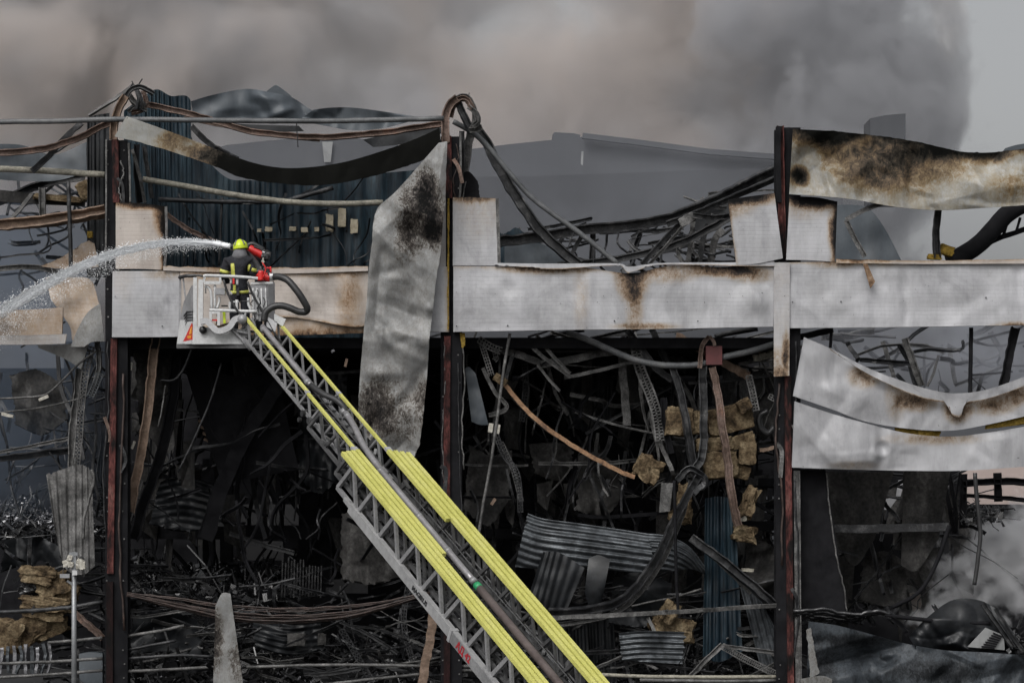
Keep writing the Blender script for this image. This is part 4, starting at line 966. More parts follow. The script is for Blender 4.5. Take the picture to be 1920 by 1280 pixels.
# right bay, above the band
t = empty('bent_bracket', P(1585, 412, -0.1), 'grey angle bracket bent like an elbow under the browned fascia', 'bracket')
beam('bracket_arm', [(1660,379),(1620,394),(1586,412)], -0.1, 9, M['ash_steel'], 'L', parent=t)
beam('bracket_arm', [(1586,412),(1602,446),(1622,481)], -0.1, 9, M['ash_steel'], 'L', parent=t)
sheet('metal_flake', [(1618,494),(1626,494)], [(1632,541),(1641,528)], -0.3, 6, 10, M['tan'], 0.02, seed=81, burn0=0.45, label='pointed scorched flake hanging over the white band', cat='scrap')
beam('window_post', [(1759,392),(1755,440),(1757,482)], 0.3, 12, M['steel'], 'C', label='bent dark post below the browned fascia', cat='beam')
pipe('arched_duct', [(1780,492,1.2),(1830,462,1.3),(1862,430,1.4),(1890,400,1.5),(1940,370,1.8)], 1.2, 17, M['soot'], k=14, label='thick black duct arching up out of the right bay')
beam('arched_rib', [(1830,468),(1880,444),(1940,424)], 1.6, 10, M['soot'], 'C', label='thin black rib under the arching duct', cat='beam')
for k, x in enumerate((1880, 1905)): beam('duct_strut', [(x,446-k*10),(x+8,418-k*10)], 1.6, 5, M['soot'], 'box', label=['short strut between duct and rib, the lower one','short strut between duct and rib, the upper one'][k], cat='beam')
chunk('insulation_block', 1775, 470, 26, 20, 0.5, M['wool_y'], dep=0.25, rot=0.3, seed=82, label='brown insulation block on the band beside the bent dark post')
chunk('insulation_block', 1752, 482, 26, 10, 0.4, M['wool_y'], dep=0.2, rot=0.05, seed=83, label='flat yellow insulation crumb at the foot of the bent dark post')
sheet('roof_sheet', [(1885,278),(1905,272),(1930,268)], [(1880,284),(1905,284),(1930,284)], 1.5, 10, 4, M['roof_sheet'], 0.02, seed=84, label='grey roof sheet edge rising over the end of the browned fascia', cat='metal sheet')
# ------------------------------------------------------------------ lower storey, left of the first column (seen through smoke)
pipe('loose_cable', [(-20,748),(60,744),(88,738),(115,715),(150,680),(190,652)], 0.8, 2, M['ash_steel'], label='pale cable sloping up to the left column with a light fitting on it', cat='cable', k=6)
chunk('light_fitting', 82, 746, 20, 6, 0.75, M['melted'], dep=0.06, rot=-0.4, seed=90, n=3, label='small tilted light fitting on the pale sloping cable', cat='light')
pipe('loose_cable', [(-20,775),(10,772),(70,765),(145,748),(160,738)], 1.0, 1.6, M['ash_steel'], label='thin cable below the one with the light fitting', cat='cable', k=6)
chunk('light_fitting', 14, 778, 24, 6, 1.0, M['melted'], dep=0.06, rot=0.25, seed=91, n=3, label='bent light fitting on the thin lower cable', cat='light')
beam('fallen_rail', [(-20,852),(60,836),(130,822)], 2.0, 6, M['ash_steel'], 'L', label='thin grey rail leaning in the smoky left bay', cat='beam')
beam('fallen_rail', [(-20,862),(60,852),(130,843)], 2.4, 12, M['steel'], 'C', label='broad burnt rail under the thin grey one', cat='beam')
tray('cable_tray', [(170,650),(160,700),(152,760),(148,820),(142,880)], 0.9, 13, M['ash_steel'], label='perforated cable tray hanging beside the left column')
beam('hanging_channel', [(150,690),(142,760),(135,820),(134,880)], 1.2, 14, M['ash_steel'], 'C', label='grey channel hanging behind the perforated tray', cat='beam')
beam('hanging_channel', [(182,640),(186,690),(170,742)], 0.8, 9, M['ash_steel'], 'C', label='short grey channel close to the left column', cat='beam')
tray('cable_tray', [(188,700),(178,725),(168,745)], 0.7, 12, M['corr_zinc'], label='bent tray scrap pointing at the left column', pitch=5)
sheet('corrugated_stub', [(86,886),(110,878),(140,868),(158,868),(172,880)], [(104,1000),(120,1060),(140,1075),(160,1075),(178,1060)], 0.6, 60, 20, M['ash_steel'], 0.02, corr=(0.06,14,'u'), seed=92, crumple=0.05, jagA=8, label='ash coloured corrugated sheet standing upright in the left bay', cat='metal sheet')
pipe('loose_hose', [(172,880),(176,900),(166,940),(158,970),(156,1010)], 0.4, 3, M['ash_steel'], label='limp grey hose draped down the corrugated stub', cat='hose', k=6)
rubble('charred_rubble', M['wet'], (-20, 200, 890, 1010), 900, (0.05, 0.30), 'wet black rubble heap in the smoky left bay', (2.5, 7), seed=3)
rubble('glint_scraps', M['wet_lit'], (-20, 110, 900, 985), 260, (0.02, 0.09), 'glittering wet scraps on the left bay rubble', (2.2, 5), seed=4)
# insulation heap at the lower left
for k, (x, y, w_, h_, r_, mk, lab) in enumerate([
    (72,1078,50,24,0.1,'wool','orange tan insulation tuft on top of the heap by the pole'),
    (100,1096,46,28,-0.3,'wool','tan insulation slab hanging off the heap by the pole'),
    (118,1110,40,34,0.5,'wool','ragged insulation piece touching the pole'),
    (60,1100,36,16,-0.2,'wet','charred black lump inside the insulation heap'),
    (86,1132,66,20,0.05,'wool','broad tan insulation slab in the middle of the heap'),
    (84,1148,62,18,0.18,'wool','folded insulation slab under the broad one'),
    (50,1185,60,36,-0.5,'wool','brownish insulation roll at the foot of the heap'),
    (95,1178,46,22,-0.4,'wool','brown insulation lump low on the heap'),
    (14,1190,40,40,0.3,'wool','torn insulation wad at the edge of the heap')]):
    chunk('insulation_chunk', x, y, w_*1.3, h_*1.35, 0.9+0.12*(k % 4), M[mk], dep=0.45, rot=r_, seed=100+k, rough=0.3, label=lab, n=9)
sheet('tent_sheet', [(40,1110),(75,1050),(110,1100)], [(0,1230),(70,1170),(150,1210)], 1.6, 30, 14, M['soot'], 0.03, crumple=0.1, seed=93, label='black sheet slumped behind the insulation heap', cat='metal sheet')
for k in range(9):
    x = 4 + k*11
    beam('folded_rib', [(x,1208+rnd.uniform(-8,6)),(x+rnd.uniform(-4,4),1232),(x+rnd.uniform(-8,2),1262)], 0.5+0.05*(k % 3), 7, M['corr_zinc'] if k % 2 else M['wet_lit'], 'L', label='pale folded metal rib standing in the row under the insulation heap', cat='scrap', group='folded ribs under the insulation heap', twist=rnd.uniform(-.5,.5))
for k, (pts, lab) in enumerate([([(90,1204),(140,1200),(192,1195)],'upper fence rail left of the first column'), ([(-20,1244),(90,1240),(192,1234)],'middle fence rail left of the first column'), ([(-20,1270),(90,1264),(192,1256)],'bottom fence rail left of the first column'), ([(-20,1148),(60,1144),(130,1138),(192,1128)],'charred bar crossing the insulation heap')]):
    pipe('fence_rail', pts, 0.2, 3 if k < 3 else 4, M['ash_steel'] if k < 3 else M['steel'], label=lab, cat='rail')
beam('fallen_angle', [(140,1150),(165,1172),(192,1196)], 0.5, 13, M['rust'], 'L', label='rusty angle iron lying behind the pole', cat='beam')
sheet('blue_drum', [(148,1225),(170,1222),(192,1224)], [(150,1330),(170,1330),(192,1330)], 1.0, 10, 10, M['roof_sheet'], 0.3, bulge=0.1, seed=94, label='blue grey drum side beside the foot of the left column', cat='drum')

# galvanised pole with the melted floodlights
t = empty('floodlight_pole', P(138, 1345, -0.8), 'slim galvanised pole topped by melted white floodlights', 'lamp')
pp = MB(); pp.tube([P(139,1345,-0.8), P(139,1200,-0.8), P(139,1064,-0.8)], 0.055, 12, [1.25,1.1,1.0]); pp.build('pole', M['galv'], t, smooth=True)
pp = MB(); p = P(139,1052,-0.8); pp.box((p.x-0.05,p.y-0.04,p.z-0.16),(p.x+0.05,p.y+0.04,p.z+0.22)); pp.box((p.x-0.11,p.y-0.05,p.z+0.13),(p.x+0.09,p.y+0.05,p.z+0.21)); pp.build('mounting_plate', M['galv'], t)
for k, (x, y, w_, h_, r_) in enumerate([(131,1045,9,10,0.3),(124,1056,12,12,-0.2),(133,1058,10,10,0.1),(150,1052,12,10,0.4),(155,1060,10,14,-0.1),(147,1061,9,10,0.0)]):
    chunk('melted_lamp', x, y, w_, h_, -0.85, M['melted'], dep=0.12, rot=r_, seed=110+k, rough=0.3, parent=t, n=4)
pp = MB(); a = P(122,1079,-0.9); pp.box((a.x-0.11,a.y-0.06,a.z-0.045),(a.x+0.11,a.y+0.03,a.z+0.045)); pp.build('lamp_housing', M['cage_grey'], t)
pp = MB(); a = P(141,1073,-0.88); pp.box((a.x-0.055,a.y-0.06,a.z-0.055),(a.x+0.055,a.y+0.03,a.z+0.055)); pp.build('junction_box', M['cage_white'], t)
pp = MB(); pp.tube(pathP([(120,1064),(118,1072),(122,1080)],-0.88), 0.012, 6); pp.tube(pathP([(150,1066),(158,1072),(157,1082)],-0.88), 0.012, 6); pp.tube(pathP([(147,1050),(152,1043),(158,1048)],-0.88), 0.02, 6); pp.build('wiring', M['rubber'], t, smooth=True)
pp = MB(); pp.bar(P(126,1088,-0.8), P(138,1096,-0.8), 0.05, 0.05); pp.build('bracket_arm', M['galv'], t)

# ------------------------------------------------------------------ left bay
beam('leaning_beam', [(293,632),(286,690),(278,760),(266,840),(254,900),(244,960)], 0.8, 17, M['tan_steel'], 'C', label='tan baked beam leaning down inside the left bay', cat='beam')
beam('leaning_beam', [(332,660),(322,760),(300,860),(270,940),(250,1010)], 1.8, 20, M['soot'], 'C', label='black beam leaning behind the tan baked one', cat='beam')
pipe('leaning_rod', [(310,722),(303,770),(296,800)], 0.9, 1.5, M['ash_steel'], label='short thin bright rod beside the tan baked beam', cat='rod')
pipe('leaning_rod', [(415,680),(395,750),(365,820),(334,885)], 1.2, 2, M['steel'], label='long thin rod leaning in the left bay darkness', cat='rod')
pipe('leaning_rod', [(268,900),(256,940),(242,985)], 0.9, 1.3, M['ash_steel'], label='bright rod end at the foot of the tan baked beam', cat='rod')
pipe('loose_cable', [(360,650),(345,690),(326,712),(300,712)], 0.9, 2.5, M['steel'], label='dark cable swinging below the rescue cage', cat='cable', k=6)
for k, (x, y, r_, lab) in enumerate([(246,687,0.1,'small pale fitting high on the left column flank'), (250,834,0.35,'small pale fitting beside the tan baked beam')]):
    chunk('light_fitting', x, y, 5, 15, 0.7, M['melted'], dep=0.05, rot=r_, seed=120+k, n=3, label=lab, cat='light')
for k in range(5):
    chunk('burnt_plank', 388+2*k, 795+11*k, 34-3*k, 5, 4.0, M['tan_steel'] if k < 4 else M['curtain'], dep=0.25, rot=0.45, seed=130+k, n=3, label='tan board in the small fanned pile hanging in the left bay', cat='plank', group='fanned boards in the left bay')
for k, (x, y, w_, lab) in enumerate([(488,842,18,'pale board end on top of the small board stack behind the ladder'),(486,852,36,'middle board of the small stack behind the ladder'),(488,862,44,'widest board under the small stack behind the ladder')]):
    chunk('board_scrap', x, y, w_, 9, 4.5, M['tan_steel'], dep=0.3, rot=0.15-0.2*k, seed=140+k, n=4, rough=0.2, label=lab, cat='plank')
pipe('leaning_rod', [(496,842),(530,850),(552,856)], 4.4, 2, M['tan_steel'], label='tan stick sticking out of the small board stack', cat='rod')
pipe('leaning_rod', [(516,784),(535,806),(550,824)], 4.4, 1.5, M['steel'], label='thin stick above the small board stack', cat='rod')
for k, (x, y, w_, h_, r_, mk, lab) in enumerate([(624,658,7,5,-0.6,'wet_lit','tiny bright chip beside the torn grey panel'),(649,680,5,16,0.2,'tan_steel','tiny tan splinter beside the torn grey panel')]):
    chunk('scrap_chip', x, y, w_, h_, 0.6, M[mk], dep=0.05, rot=r_, seed=150+k, n=3, label=lab, cat='scrap')
sheet('dark_slope', [(330,640),(420,700),(520,700)], [(400,860),(430,900),(560,880)], 3.5, 40, 20, M['soot'], 0.03, corr=(0.05,20,'v'), seed=95, crumple=0.1, label='dark ribbed sheet sloping down in the left bay', cat='metal sheet')
beam('leaning_beam', [(540,700),(470,800),(420,900),(384,1010)], 3.0, 26, M['soot'], 'I', label='heavy black beam slanting across the left bay', cat='beam')
beam('leaning_beam', [(430,1000),(470,1012),(510,1026),(552,1036)], 5.0, 8, M['steel'], 'L', label='thin fallen angle before the bright back openings', cat='beam')
pipe('loose_cable', [(396,1010),(398,1040),(394,1062)], 6.0, 6, M['soot'], label='charred cable stump before the bright back openings', cat='cable', k=6)
rubble('charred_rubble', M['wet'], (236, 560, 1010, 1120), 1500, (0.06, 0.4), 'wet black rubble heap filling the left bay floor', (4, 11), seed=5)
rubble('charred_rubble', M['wet'], (236, 830, 1110, 1330), 2200, (0.06, 0.5), 'wet black wreckage along the foot of the left bay', (1.2, 6), seed=6, long=0.5)
rubble('glint_scraps', M['wet_lit'], (250, 560, 1020, 1110), 160, (0.02, 0.09), 'glittering wet chips on the left bay rubble', (4, 9), seed=7)
rubble('glint_scraps', M['wet_lit'], (240, 800, 1130, 1290), 220, (0.02, 0.10), 'glittering wet chips along the foot of the left bay', (1.0, 4), seed=8)
for k in range(14):   # row of wet hanging slats
    x = 530 + k*5.6
    y0, y1 = (1050 + 12*MN.noise(Vector((k*.7,0,0))) + (10 if k > 7 else 0)), 1118 + 14*MN.noise(Vector((k*.9,4,0)))
    beam('shutter_strip', [(x,y0),(x-1,(y0+y1)/2),(x-2,y1)], 3.2, 2.6, M['wet'], 'C', label='glossy black strip of the small hanging shutter', cat='strip', group='strips of the small hanging shutter')
sheet('hanging_sheet', [(404,1135),(416,1112),(432,1112)], [(398,1340),(430,1340),(464,1340)], -0.1, 24, 40, M['grey_sheet'], 0.03, seed=96, crumple=0.06, burn0=0.12, burn=[(400,1200,26,80,0.6),(450,1240,30,60,0.3)], ridged=0.05, label='pale pointed sheet standing up at the foot of the left bay', cat='metal sheet')
for k in range(16):
    a = rnd.uniform(-4, 10); s = rnd.uniform(-10, 14)
    pts = [(238,1112+a*0.4),(330,1128+a+s*.5),(430,1146+a+s),(530,1152+a+s),(640,1146+a+s*.8),(720,1132+a*0.7+s*.4),(806,1110+a*.3)]
    pipe('slack_cable', pts, -0.05+rnd.uniform(0,0.25), rnd.choice([1.0,1.4,1.8]), M['cable'], label='scorched cable in the slack bundle strung across the left bay', cat='cable', group='slack cable bundle across the left bay', k=5, jitter=0.012)
for k, (pts, lab, mk) in enumerate([([(236,1192),(300,1182),(345,1172)],'short upper fence rail right of the left column','ash_steel'), ([(236,1218),(330,1200)],'sloping fence rail right of the left column','steel'), ([(236,1234),(330,1228),(400,1230)],'third fence rail right of the left column','steel'), ([(236,1258),(320,1254),(404,1250)],'pale fence rail reaching the pointed sheet','ash_steel'),
     ([(462,1250),(600,1246),(700,1246),(792,1248)],'long pale fence rail behind the ladder foot','ash_steel'), ([(600,1284),(700,1272),(790,1263)],'sloping pale rail under the long one','ash_steel'), ([(866,1248),(915,1249)],'short fence rail right of the middle column','ash_steel'), ([(866,1256),(915,1257)],'short lower fence rail right of the middle column','ash_steel')]):
    pipe('fence_rail', pts, 0.25, 3, M[mk], label=lab, cat='rail')
beam('leaning_plank', [(812,1150),(806,1200),(796,1250),(786,1330)], 0.2, 16, M['tan_steel'], 'box', label='weathered plank leaning beside the middle column foot', cat='plank')
tray('cable_tray', [(765,1100),(757,1160),(768,1220),(790,1270)], 1.2, 9, M['steel'], label='drooping tray behind the ladder foot')
tray('cable_tray', [(640,1180),(670,1230),(700,1280)], 1.6, 10, M['steel'], label='fallen tray in the wreckage under the cable bundle')
for k in range(14):
    x, y = rnd.uniform(480, 800), rnd.uniform(1160, 1270); L = rnd.uniform(40, 130); a = rnd.uniform(-0.5, 0.9)
    beam('fallen_bar', [(x,y),(x+L*.5,y+L*.5*math.tan(a)*.5+rnd.uniform(-6,6)),(x+L,y+L*math.tan(a)*.5)], rnd.uniform(0.8,3), rnd.uniform(3,7), M['steel'], 'L', label='burnt bar in the tangle under the cable bundle', cat='beam', group='burnt bars under the cable bundle')
for k, (x, w_, h_) in enumerate([(556,34,24),(604,16,22)]):
    chunk('charred_crate', x, 1198, w_, h_, 1.8, M['curtain'], dep=0.3, seed=160+k, n=4, label=['wide charred block under the cable bundle','narrow charred block under the cable bundle'][k], cat='block')

# ------------------------------------------------------------------ middle bay
pipe('sprinkler_pipe', [(1062,622),(1100,636),(1140,654),(1190,674),(1240,684),(1290,685),(1326,680)], 0.6, 6, M['pipe'], label='sagging grey pipe feeding the red clamp')
t = empty('pipe_clamp', P(1338, 684, 0.6), 'dark red box clamp joining two sooty pipes in the middle bay', 'clamp')
b = MB(); p = P(1339, 666, 0.45); b.box((p.x-0.19,p.y,p.z-0.22),(p.x+0.19,p.y+0.4,p.z+0.22)); b.build('box', mat_noise('dark_red_oxide', [(0.3,(0.07,0.018,0.018)),(0.7,(0.14,0.035,0.035))], 3, 0.6, 0, 0.3), t)
beam('strap', [(1312,690),(1316,650),(1330,630)], 0.5, 8, M['rust'], 'C', parent=t)
beam('strap', [(1330,630),(1338,640),(1340,648)], 0.4, 6, M['rust'], 'flat', parent=t)
pipe('sprinkler_pipe', [(1352,670),(1400,660),(1456,644)], 0.6, 6, M['pipe'], label='straight sooty pipe leaving the red clamp toward the right column')
pipe('sprinkler_pipe', [(1500,632),(1530,625),(1562,618)], 0.6, 6, M['soot'], label='black pipe stub right of the right hand column')
pipe('sprinkler_pipe', [(1340,632),(1370,624),(1420,616)], 1.2, 5, M['steel'], label='thin burnt pipe above the red clamp')
beam('drooping_channel', [(1175,618),(1200,650),(1230,690),(1262,712)], 1.0, 12, M['steel'], 'C', label='burnt channel drooping toward the red clamp', cat='beam')
beam('drooping_channel', [(1222,616),(1235,645),(1252,680)], 1.4, 12, M['steel'], 'C', label='short burnt channel beside the drooping one', cat='beam')
beam('hanging_channel', [(1262,690),(1276,740),(1288,800),(1298,860),(1308,905)], 0.7, 13, M['steel'], 'C', label='twisted channel hanging left of the red clamp', cat='beam', twist=0.5)
beam('hanging_channel', [(1318,686),(1318,740),(1320,800),(1318,850),(1304,880)], 0.6, 15, M['steel'], 'C', label='broad channel hanging straight below the red clamp', cat='beam')
beam('hanging_channel', [(1336,688),(1346,740),(1354,800),(1364,860),(1372,930),(1384,985)], 0.5, 13, M['rust'], 'C', label='rust streaked channel hanging right of the broad one', cat='beam', twist=0.3)
beam('hanging_channel', [(1244,745),(1248,800),(1258,850)], 0.9, 12, M['soot'], 'C', label='black channel stub hanging beside the insulation blocks', cat='beam')
beam('swept_channel', [(1312,890),(1290,925),(1262,980),(1240,1030),(1205,1085),(1165,1125),(1110,1142),(1028,1148)], 0.4, 14, M['steel'], 'C', label='heavy channel sweeping down in a long curve to the ladder', cat='beam')
beam('swept_channel', [(1296,900),(1284,950),(1262,1010),(1240,1055),(1205,1105),(1165,1142),(1120,1160),(1040,1172)], 0.6, 9, M['ash_steel'], 'C', label='thinner grey channel running inside the sweeping one', cat='beam')
sheet('ash_post', [(1240,905),(1262,905)], [(1236,960),(1256,958)], 0.9, 6, 10, M['ash_steel'], 0.1, seed=97, crumple=0.03, label='ash grey stump under the insulation blocks', cat='post')
beam('orange_strip', [(948,722),(975,755),(1010,790),(1060,826),(1110,856),(1160,882),(1190,894)], 0.6, 8, mat_noise('orange_scorched_strip', [(0.3,(0.10,0.05,0.03)),(0.5,(0.34,0.19,0.10)),(0.75,(0.48,0.30,0.17))], 2.5, 0.7, 0, 0.4, fine=(14,0.6)), 'flat', label='orange scorched strip curving down from the middle column', cat='strip')
chunk('burnt_lump', 938, 712, 26, 16, 0.6, M['wool'], dep=0.2, rot=0.6, seed=170, label='scorched foam lump at the head of the orange strip')
for k, (pts, w_, mk, lab, Yd) in enumerate([
    ([(898,640),(940,655),(980,668),(1012,680)],14,'ash_steel','grey flat bar slanting right under the white band',1.2),
    ([(1010,684),(1070,674),(1130,662),(1190,652)],14,'ash_steel','grey flat bar continuing level toward the hanging tray',1.4),
    ([(998,655),(1060,654),(1150,655)],12,'ash_steel','upper level grey bar beneath the white band',1.9),
    ([(1165,660),(1170,720),(1176,798)],15,'ash_steel','upright grey board strip in the middle bay',2.2),
    ([(984,636),(1020,670),(1070,706)],7,'ash_steel','thin grey angle ending in a torn tip',0.8),
    ([(1006,628),(1030,660),(1068,700)],6,'ash_steel','second thin grey angle crossing the first',0.9),
    ([(1008,684),(1030,712),(1050,733)],5,'ash_steel','short grey angle dangling below the crossing pair',1.0),
    ([(1032,622),(1070,634),(1090,640)],7,'ash_steel','short grey angle beside the sagging pipe',1.6),
    ([(1090,640),(1140,628),(1180,620)],8,'steel','dull bar rising under the white band',2.2),
    ([(905,690),(928,735),(950,760),(940,772),(916,778)],7,'ash_steel','hooked grey bar beside the middle column',0.8),
    ([(962,660),(954,690),(948,712)],8,'steel','short dark hanger above the foam lump',1.2)]):
    beam('loose_bar', pts, Yd, w_, M[mk], 'flat' if w_ > 9 else 'L', label=lab, cat='beam')
for k, (pts, w_, lab, Yd) in enumerate([
    ([(898,636),(920,650),(940,658)],12,'perforated tray stub at the middle column',0.7),
    ([(902,642),(912,672),(922,704)],9,'narrow perforated strip hanging at the middle column',0.6),
    ([(922,640),(930,670),(926,676)],8,'curled perforated strip at the middle column',0.9),
    ([(1190,640),(1200,690),(1220,740),(1232,780),(1238,826)],17,'wide perforated tray hanging in the middle bay',1.0),
    ([(930,814),(944,850),(970,890),(976,960)],9,'long perforated strip falling past the fuse boxes',0.8),
    ([(940,830),(962,880),(978,940)],8,'second perforated strip falling past the fuse boxes',1.1),
    ([(1404,704),(1412,740),(1418,770)],11,'perforated strip above the right insulation blocks',0.9),
    ([(1442,742),(1460,752)],9,'tray end sticking out from the right hand column',0.8),
    ([(980,640),(986,720),(978,790)],10,'dark perforated tray deep in the middle bay',3.0)]):
    tray('cable_tray', pts, Yd, w_, M['ash_steel'] if k not in (4,8) else M['steel'], label=lab, pitch=6)
pipe('loose_cable', [(956,625),(945,690),(938,740),(930,800),(920,870),(905,950),(898,1000)], 0.3, 3, M['ash_steel'], label='long grey cable hanging past the middle column', cat='cable', k=6)
for k, (x, lab) in enumerate([(920,'left one of two small cream fuse boxes on the hanging cable'),(933,'right one of two small cream fuse boxes on the hanging cable')]):
    chunk('fuse_box', x, 802+2*k, 9, 18, 0.35, M['melted'], dep=0.08, rot=0.15, seed=180+k, n=3, rough=0.06, label=lab, cat='box')
chunk('scrap_chip', 925, 940, 6, 14, 0.5, M['tan_steel'], dep=0.05, rot=0.6, seed=182, n=3, label='tan chip floating on a wire near the ladder rail', cat='scrap')
sheet('blue_cloth', [(872,690),(880,688),(892,700)], [(884,790),(900,796),(916,796)], 0.7, 14, 24, M['roof_sheet'], 0.02, seed=98, crumple=0.1, ridged=0.08, label='crumpled blue grey sheet hanging on the middle column', cat='metal sheet')
sheet('foam_edge', [(862,624),(872,624)], [(866,655),(872,652)], 0.05, 5, 10, M['wool_y'], 0.06, seed=99, jagB=6, label='yellow foam scrap under the band at the middle column', cat='insulation')
pipe('hanging_chain', [(868,640),(870,720),(866,800),(870,880)], 0.1, 1.6, M['ash_steel'], label='pale wire running down the middle column flank', cat='wire', k=5, jitter=0.02)
# insulation blocks under the red clamp
for k, (x, y, w_, h_, r_, lab) in enumerate([
    (1273,790,52,54,0.08,'square tan insulation block left of the hanging channels'),
    (1302,792,26,44,-0.05,'narrow tan insulation block between two hanging channels'),
    (1368,786,86,50,-0.22,'large tilted insulation block right of the hanging channels'),
    (1395,760,26,24,-0.5,'torn insulation tip on the large tilted block'),
    (1340,832,70,26,-0.1,'flat charred insulation slab below the large block'),
    (1385,828,60,26,-0.3,'crumbling insulation slab jutting to the right'),
    (1350,872,64,50,-0.05,'pale square insulation block low in the stack'),
    (1400,850,34,44,0.05,'pale insulation block at the end of the stack'),
    (1388,884,36,26,0.3,'torn insulation piece under the stack'),
    (1214,878,48,44,0.45,'dull insulation wedge at the end of the orange strip'),
    (1282,940,26,60,0.1,'tan insulation wad hanging behind the broad channel'),
    (1276,970,40,26,-0.1,'shaggy insulation bundle below the tan wad'),
    (1404,942,26,56,0.35,'golden insulation flap hanging by the right hand column'),
    (1396,1000,44,30,0.2,'straw like insulation tuft near the right hand column'),
    (1262,1180,76,44,0.05,'muddy insulation mound low in the middle bay'),
    (1254,1148,30,40,0.5,'ragged insulation tail above the muddy mound')]):
    chunk('insulation_block', x, y, w_, h_, 1.0+0.13*(k % 3), M['wool'], dep=0.5, rot=r_, seed=190+k, rough=0.13 if k < 9 else 0.3, n=9, label=lab)
chunk('fuse_box', 1393, 968, 15, 18, 0.9, M['pipe_tan'], dep=0.1, seed=207, n=3, rough=0.05, label='square tan box hanging by the right hand column', cat='box')
chunk('board_scrap', 1402, 1068, 24, 6, 0.9, M['pipe_tan'], dep=0.15, rot=0.05, seed=208, n=3, label='small yellowish board end near the right hand column', cat='plank')
for k in range(5):
    beam('straw_strip', [(1338+k*9,640+k*3),(1372+k*8,652+rnd.uniform(-4,4)),(1440,640+k*9+rnd.uniform(-5,5))], 2.0+0.3*k, 7, M['ash_steel'] if k % 2 else M['tan_steel'], 'flat', label='splintered strip in the layered debris under the white band', cat='strip', group='layered strips under the band')
beam('timber', [(1268,630),(1300,648),(1330,662)], 2.0, 16, M['tan_steel'], 'box', label='pale timber behind the red clamp', cat='timber')
beam('timber', [(1354,680),(1380,692),(1405,705)], 1.6, 14, M['tan_steel'], 'box', label='tan timber sloping right of the red clamp', cat='timber')
beam('timber', [(1412,672),(1430,668),(1450,662)], 1.4, 12, M['pipe_tan'], 'box', label='short pale timber near the right hand column', cat='timber')
beam('timber', [(1424,844),(1440,842),(1456,838)], 1.4, 7, M['tan_steel'], 'box', label='thin tan timber entering the right hand column', cat='timber')
pipe('coiled_hose', [(1440,770),(1425,780),(1425,800),(1440,812),(1452,800)], 1.4, 6, M['rubber'], label='burnt hose coil beside the right hand column', cat='hose')
beam('knotted_bar', [(1270,900),(1290,880),(1310,888),(1322,905),(1300,925)], 0.4, 12, M['steel'], 'C', twist=1.5, label='knot of burnt bars where the channels meet', cat='beam')
pipe('thin_pole', [(1264,900),(1266,980),(1268,1080),(1272,1150)], 0.2, 3, M['soot'], label='thin black upright before the corrugated pile', cat='pole')
# corrugated sheets on the floor
sheet('corrugated_sheet', [(990,962),(1020,972),(1080,980),(1150,990),(1216,1000)], [(966,1062),(1010,1066),(1080,1066),(1160,1070),(1230,1076)], 0.9, 60, 60, M['corr_zinc'], 0.02, corr=(0.08,13,'v'), seed=210, crumple=0.06, jagE=6, bulge=0.2, label='silvery corrugated sheet lying across the middle bay', cat='metal sheet')
sheet('corrugated_sheet', [(1214,1000),(1250,1004),(1290,1022),(1322,1060)], [(1222,1074),(1260,1070),(1295,1066),(1322,1076)], 1.2, 40, 40, M['corr_zinc'], 0.02, corr=(0.07,11,'v'), seed=211, crumple=0.08, bulge=0.2, label='bent end of corrugated sheeting under the sweeping channel', cat='metal sheet')
sheet('folded_sheet', [(1018,1034),(1050,1036),(1096,1064)], [(990,1120),(1020,1150),(1060,1150)], 0.5, 30, 24, M['corr_dark'], 0.02, corr=(0.04,14,'u'), seed=212, crumple=0.1, ridged=0.05, label='black folded sheet leaning in front of the silvery corrugated one', cat='metal sheet')
sheet('folded_sheet', [(1104,1046),(1122,1040),(1144,1048)], [(1096,1110),(1112,1150),(1130,1120)], 0.5, 20, 20, M['corr_dark'], 0.02, seed=213, crumple=0.1, bulge=0.1, label='small black curl of sheet beside the folded one', cat='metal sheet')
sheet('corrugated_sheet', [(1322,934),(1350,930),(1378,936)], [(1318,1230),(1350,1240),(1392,1220)], 1.3, 50, 30, M['corr_blue'], 0.02, corr=(0.06,12,'u'), seed=214, crumple=0.1, label='blue tinged corrugated sheet hanging upright', cat='metal sheet')
sheet('corrugated_sheet', [(1388,1100),(1420,1110),(1440,1150)], [(1426,1250),(1455,1240),(1480,1230)], 1.0, 34, 24, M['corr_zinc'], 0.02, corr=(0.06,14,'u'), seed=215, crumple=0.05, label='pale corrugated strip slanting to the right hand column foot', cat='metal sheet')
sheet('corrugated_sheet', [(1160,1186),(1210,1182),(1284,1184)], [(1166,1236),(1210,1240),(1280,1244)], 0.8, 40, 40, M['corr_zinc'], 0.02, corr=(0.06,10,'v'), seed=216, crumple=0.1, jagE=8, ridged=0.1, label='crushed corrugated offcut low in the middle bay', cat='metal sheet')
for k, (x0, x1) in enumerate([(1010,1060),(1066,1100),(1104,1150),(1080,1130)]):
    sheet('hanging_sheet', [(x0,1150+6*k),((x0+x1)/2,1148),(x1,1152)], [(x0+8,1330),((x0+x1)/2+6,1330),(x1+10,1330)], 1.6+0.3*k, 26, 14, M['corr_dark'], 0.02, corr=(0.05,13,'u'), seed=217+k, crumple=0.08, label=['dark ribbed sheet touching the ladder rail right side','narrow dark ribbed sheet under the folded black sheet','dark ribbed sheet under the small black curl of sheet','dark ribbed sheet set back between two other ribbed ones'][k], cat='metal sheet')
beam('fallen_plank', [(1296,1008),(1340,1040),(1390,1080),(1452,1136)], 0.5, 16, M['steel'], 'C', label='burnt channel fallen from the pile to the right hand column', cat='beam')
beam('fallen_plank', [(1320,1030),(1360,1066),(1408,1112)], 0.8, 7, M['ash_steel'], 'L', label='thin grey angle below the fallen burnt channel', cat='beam')
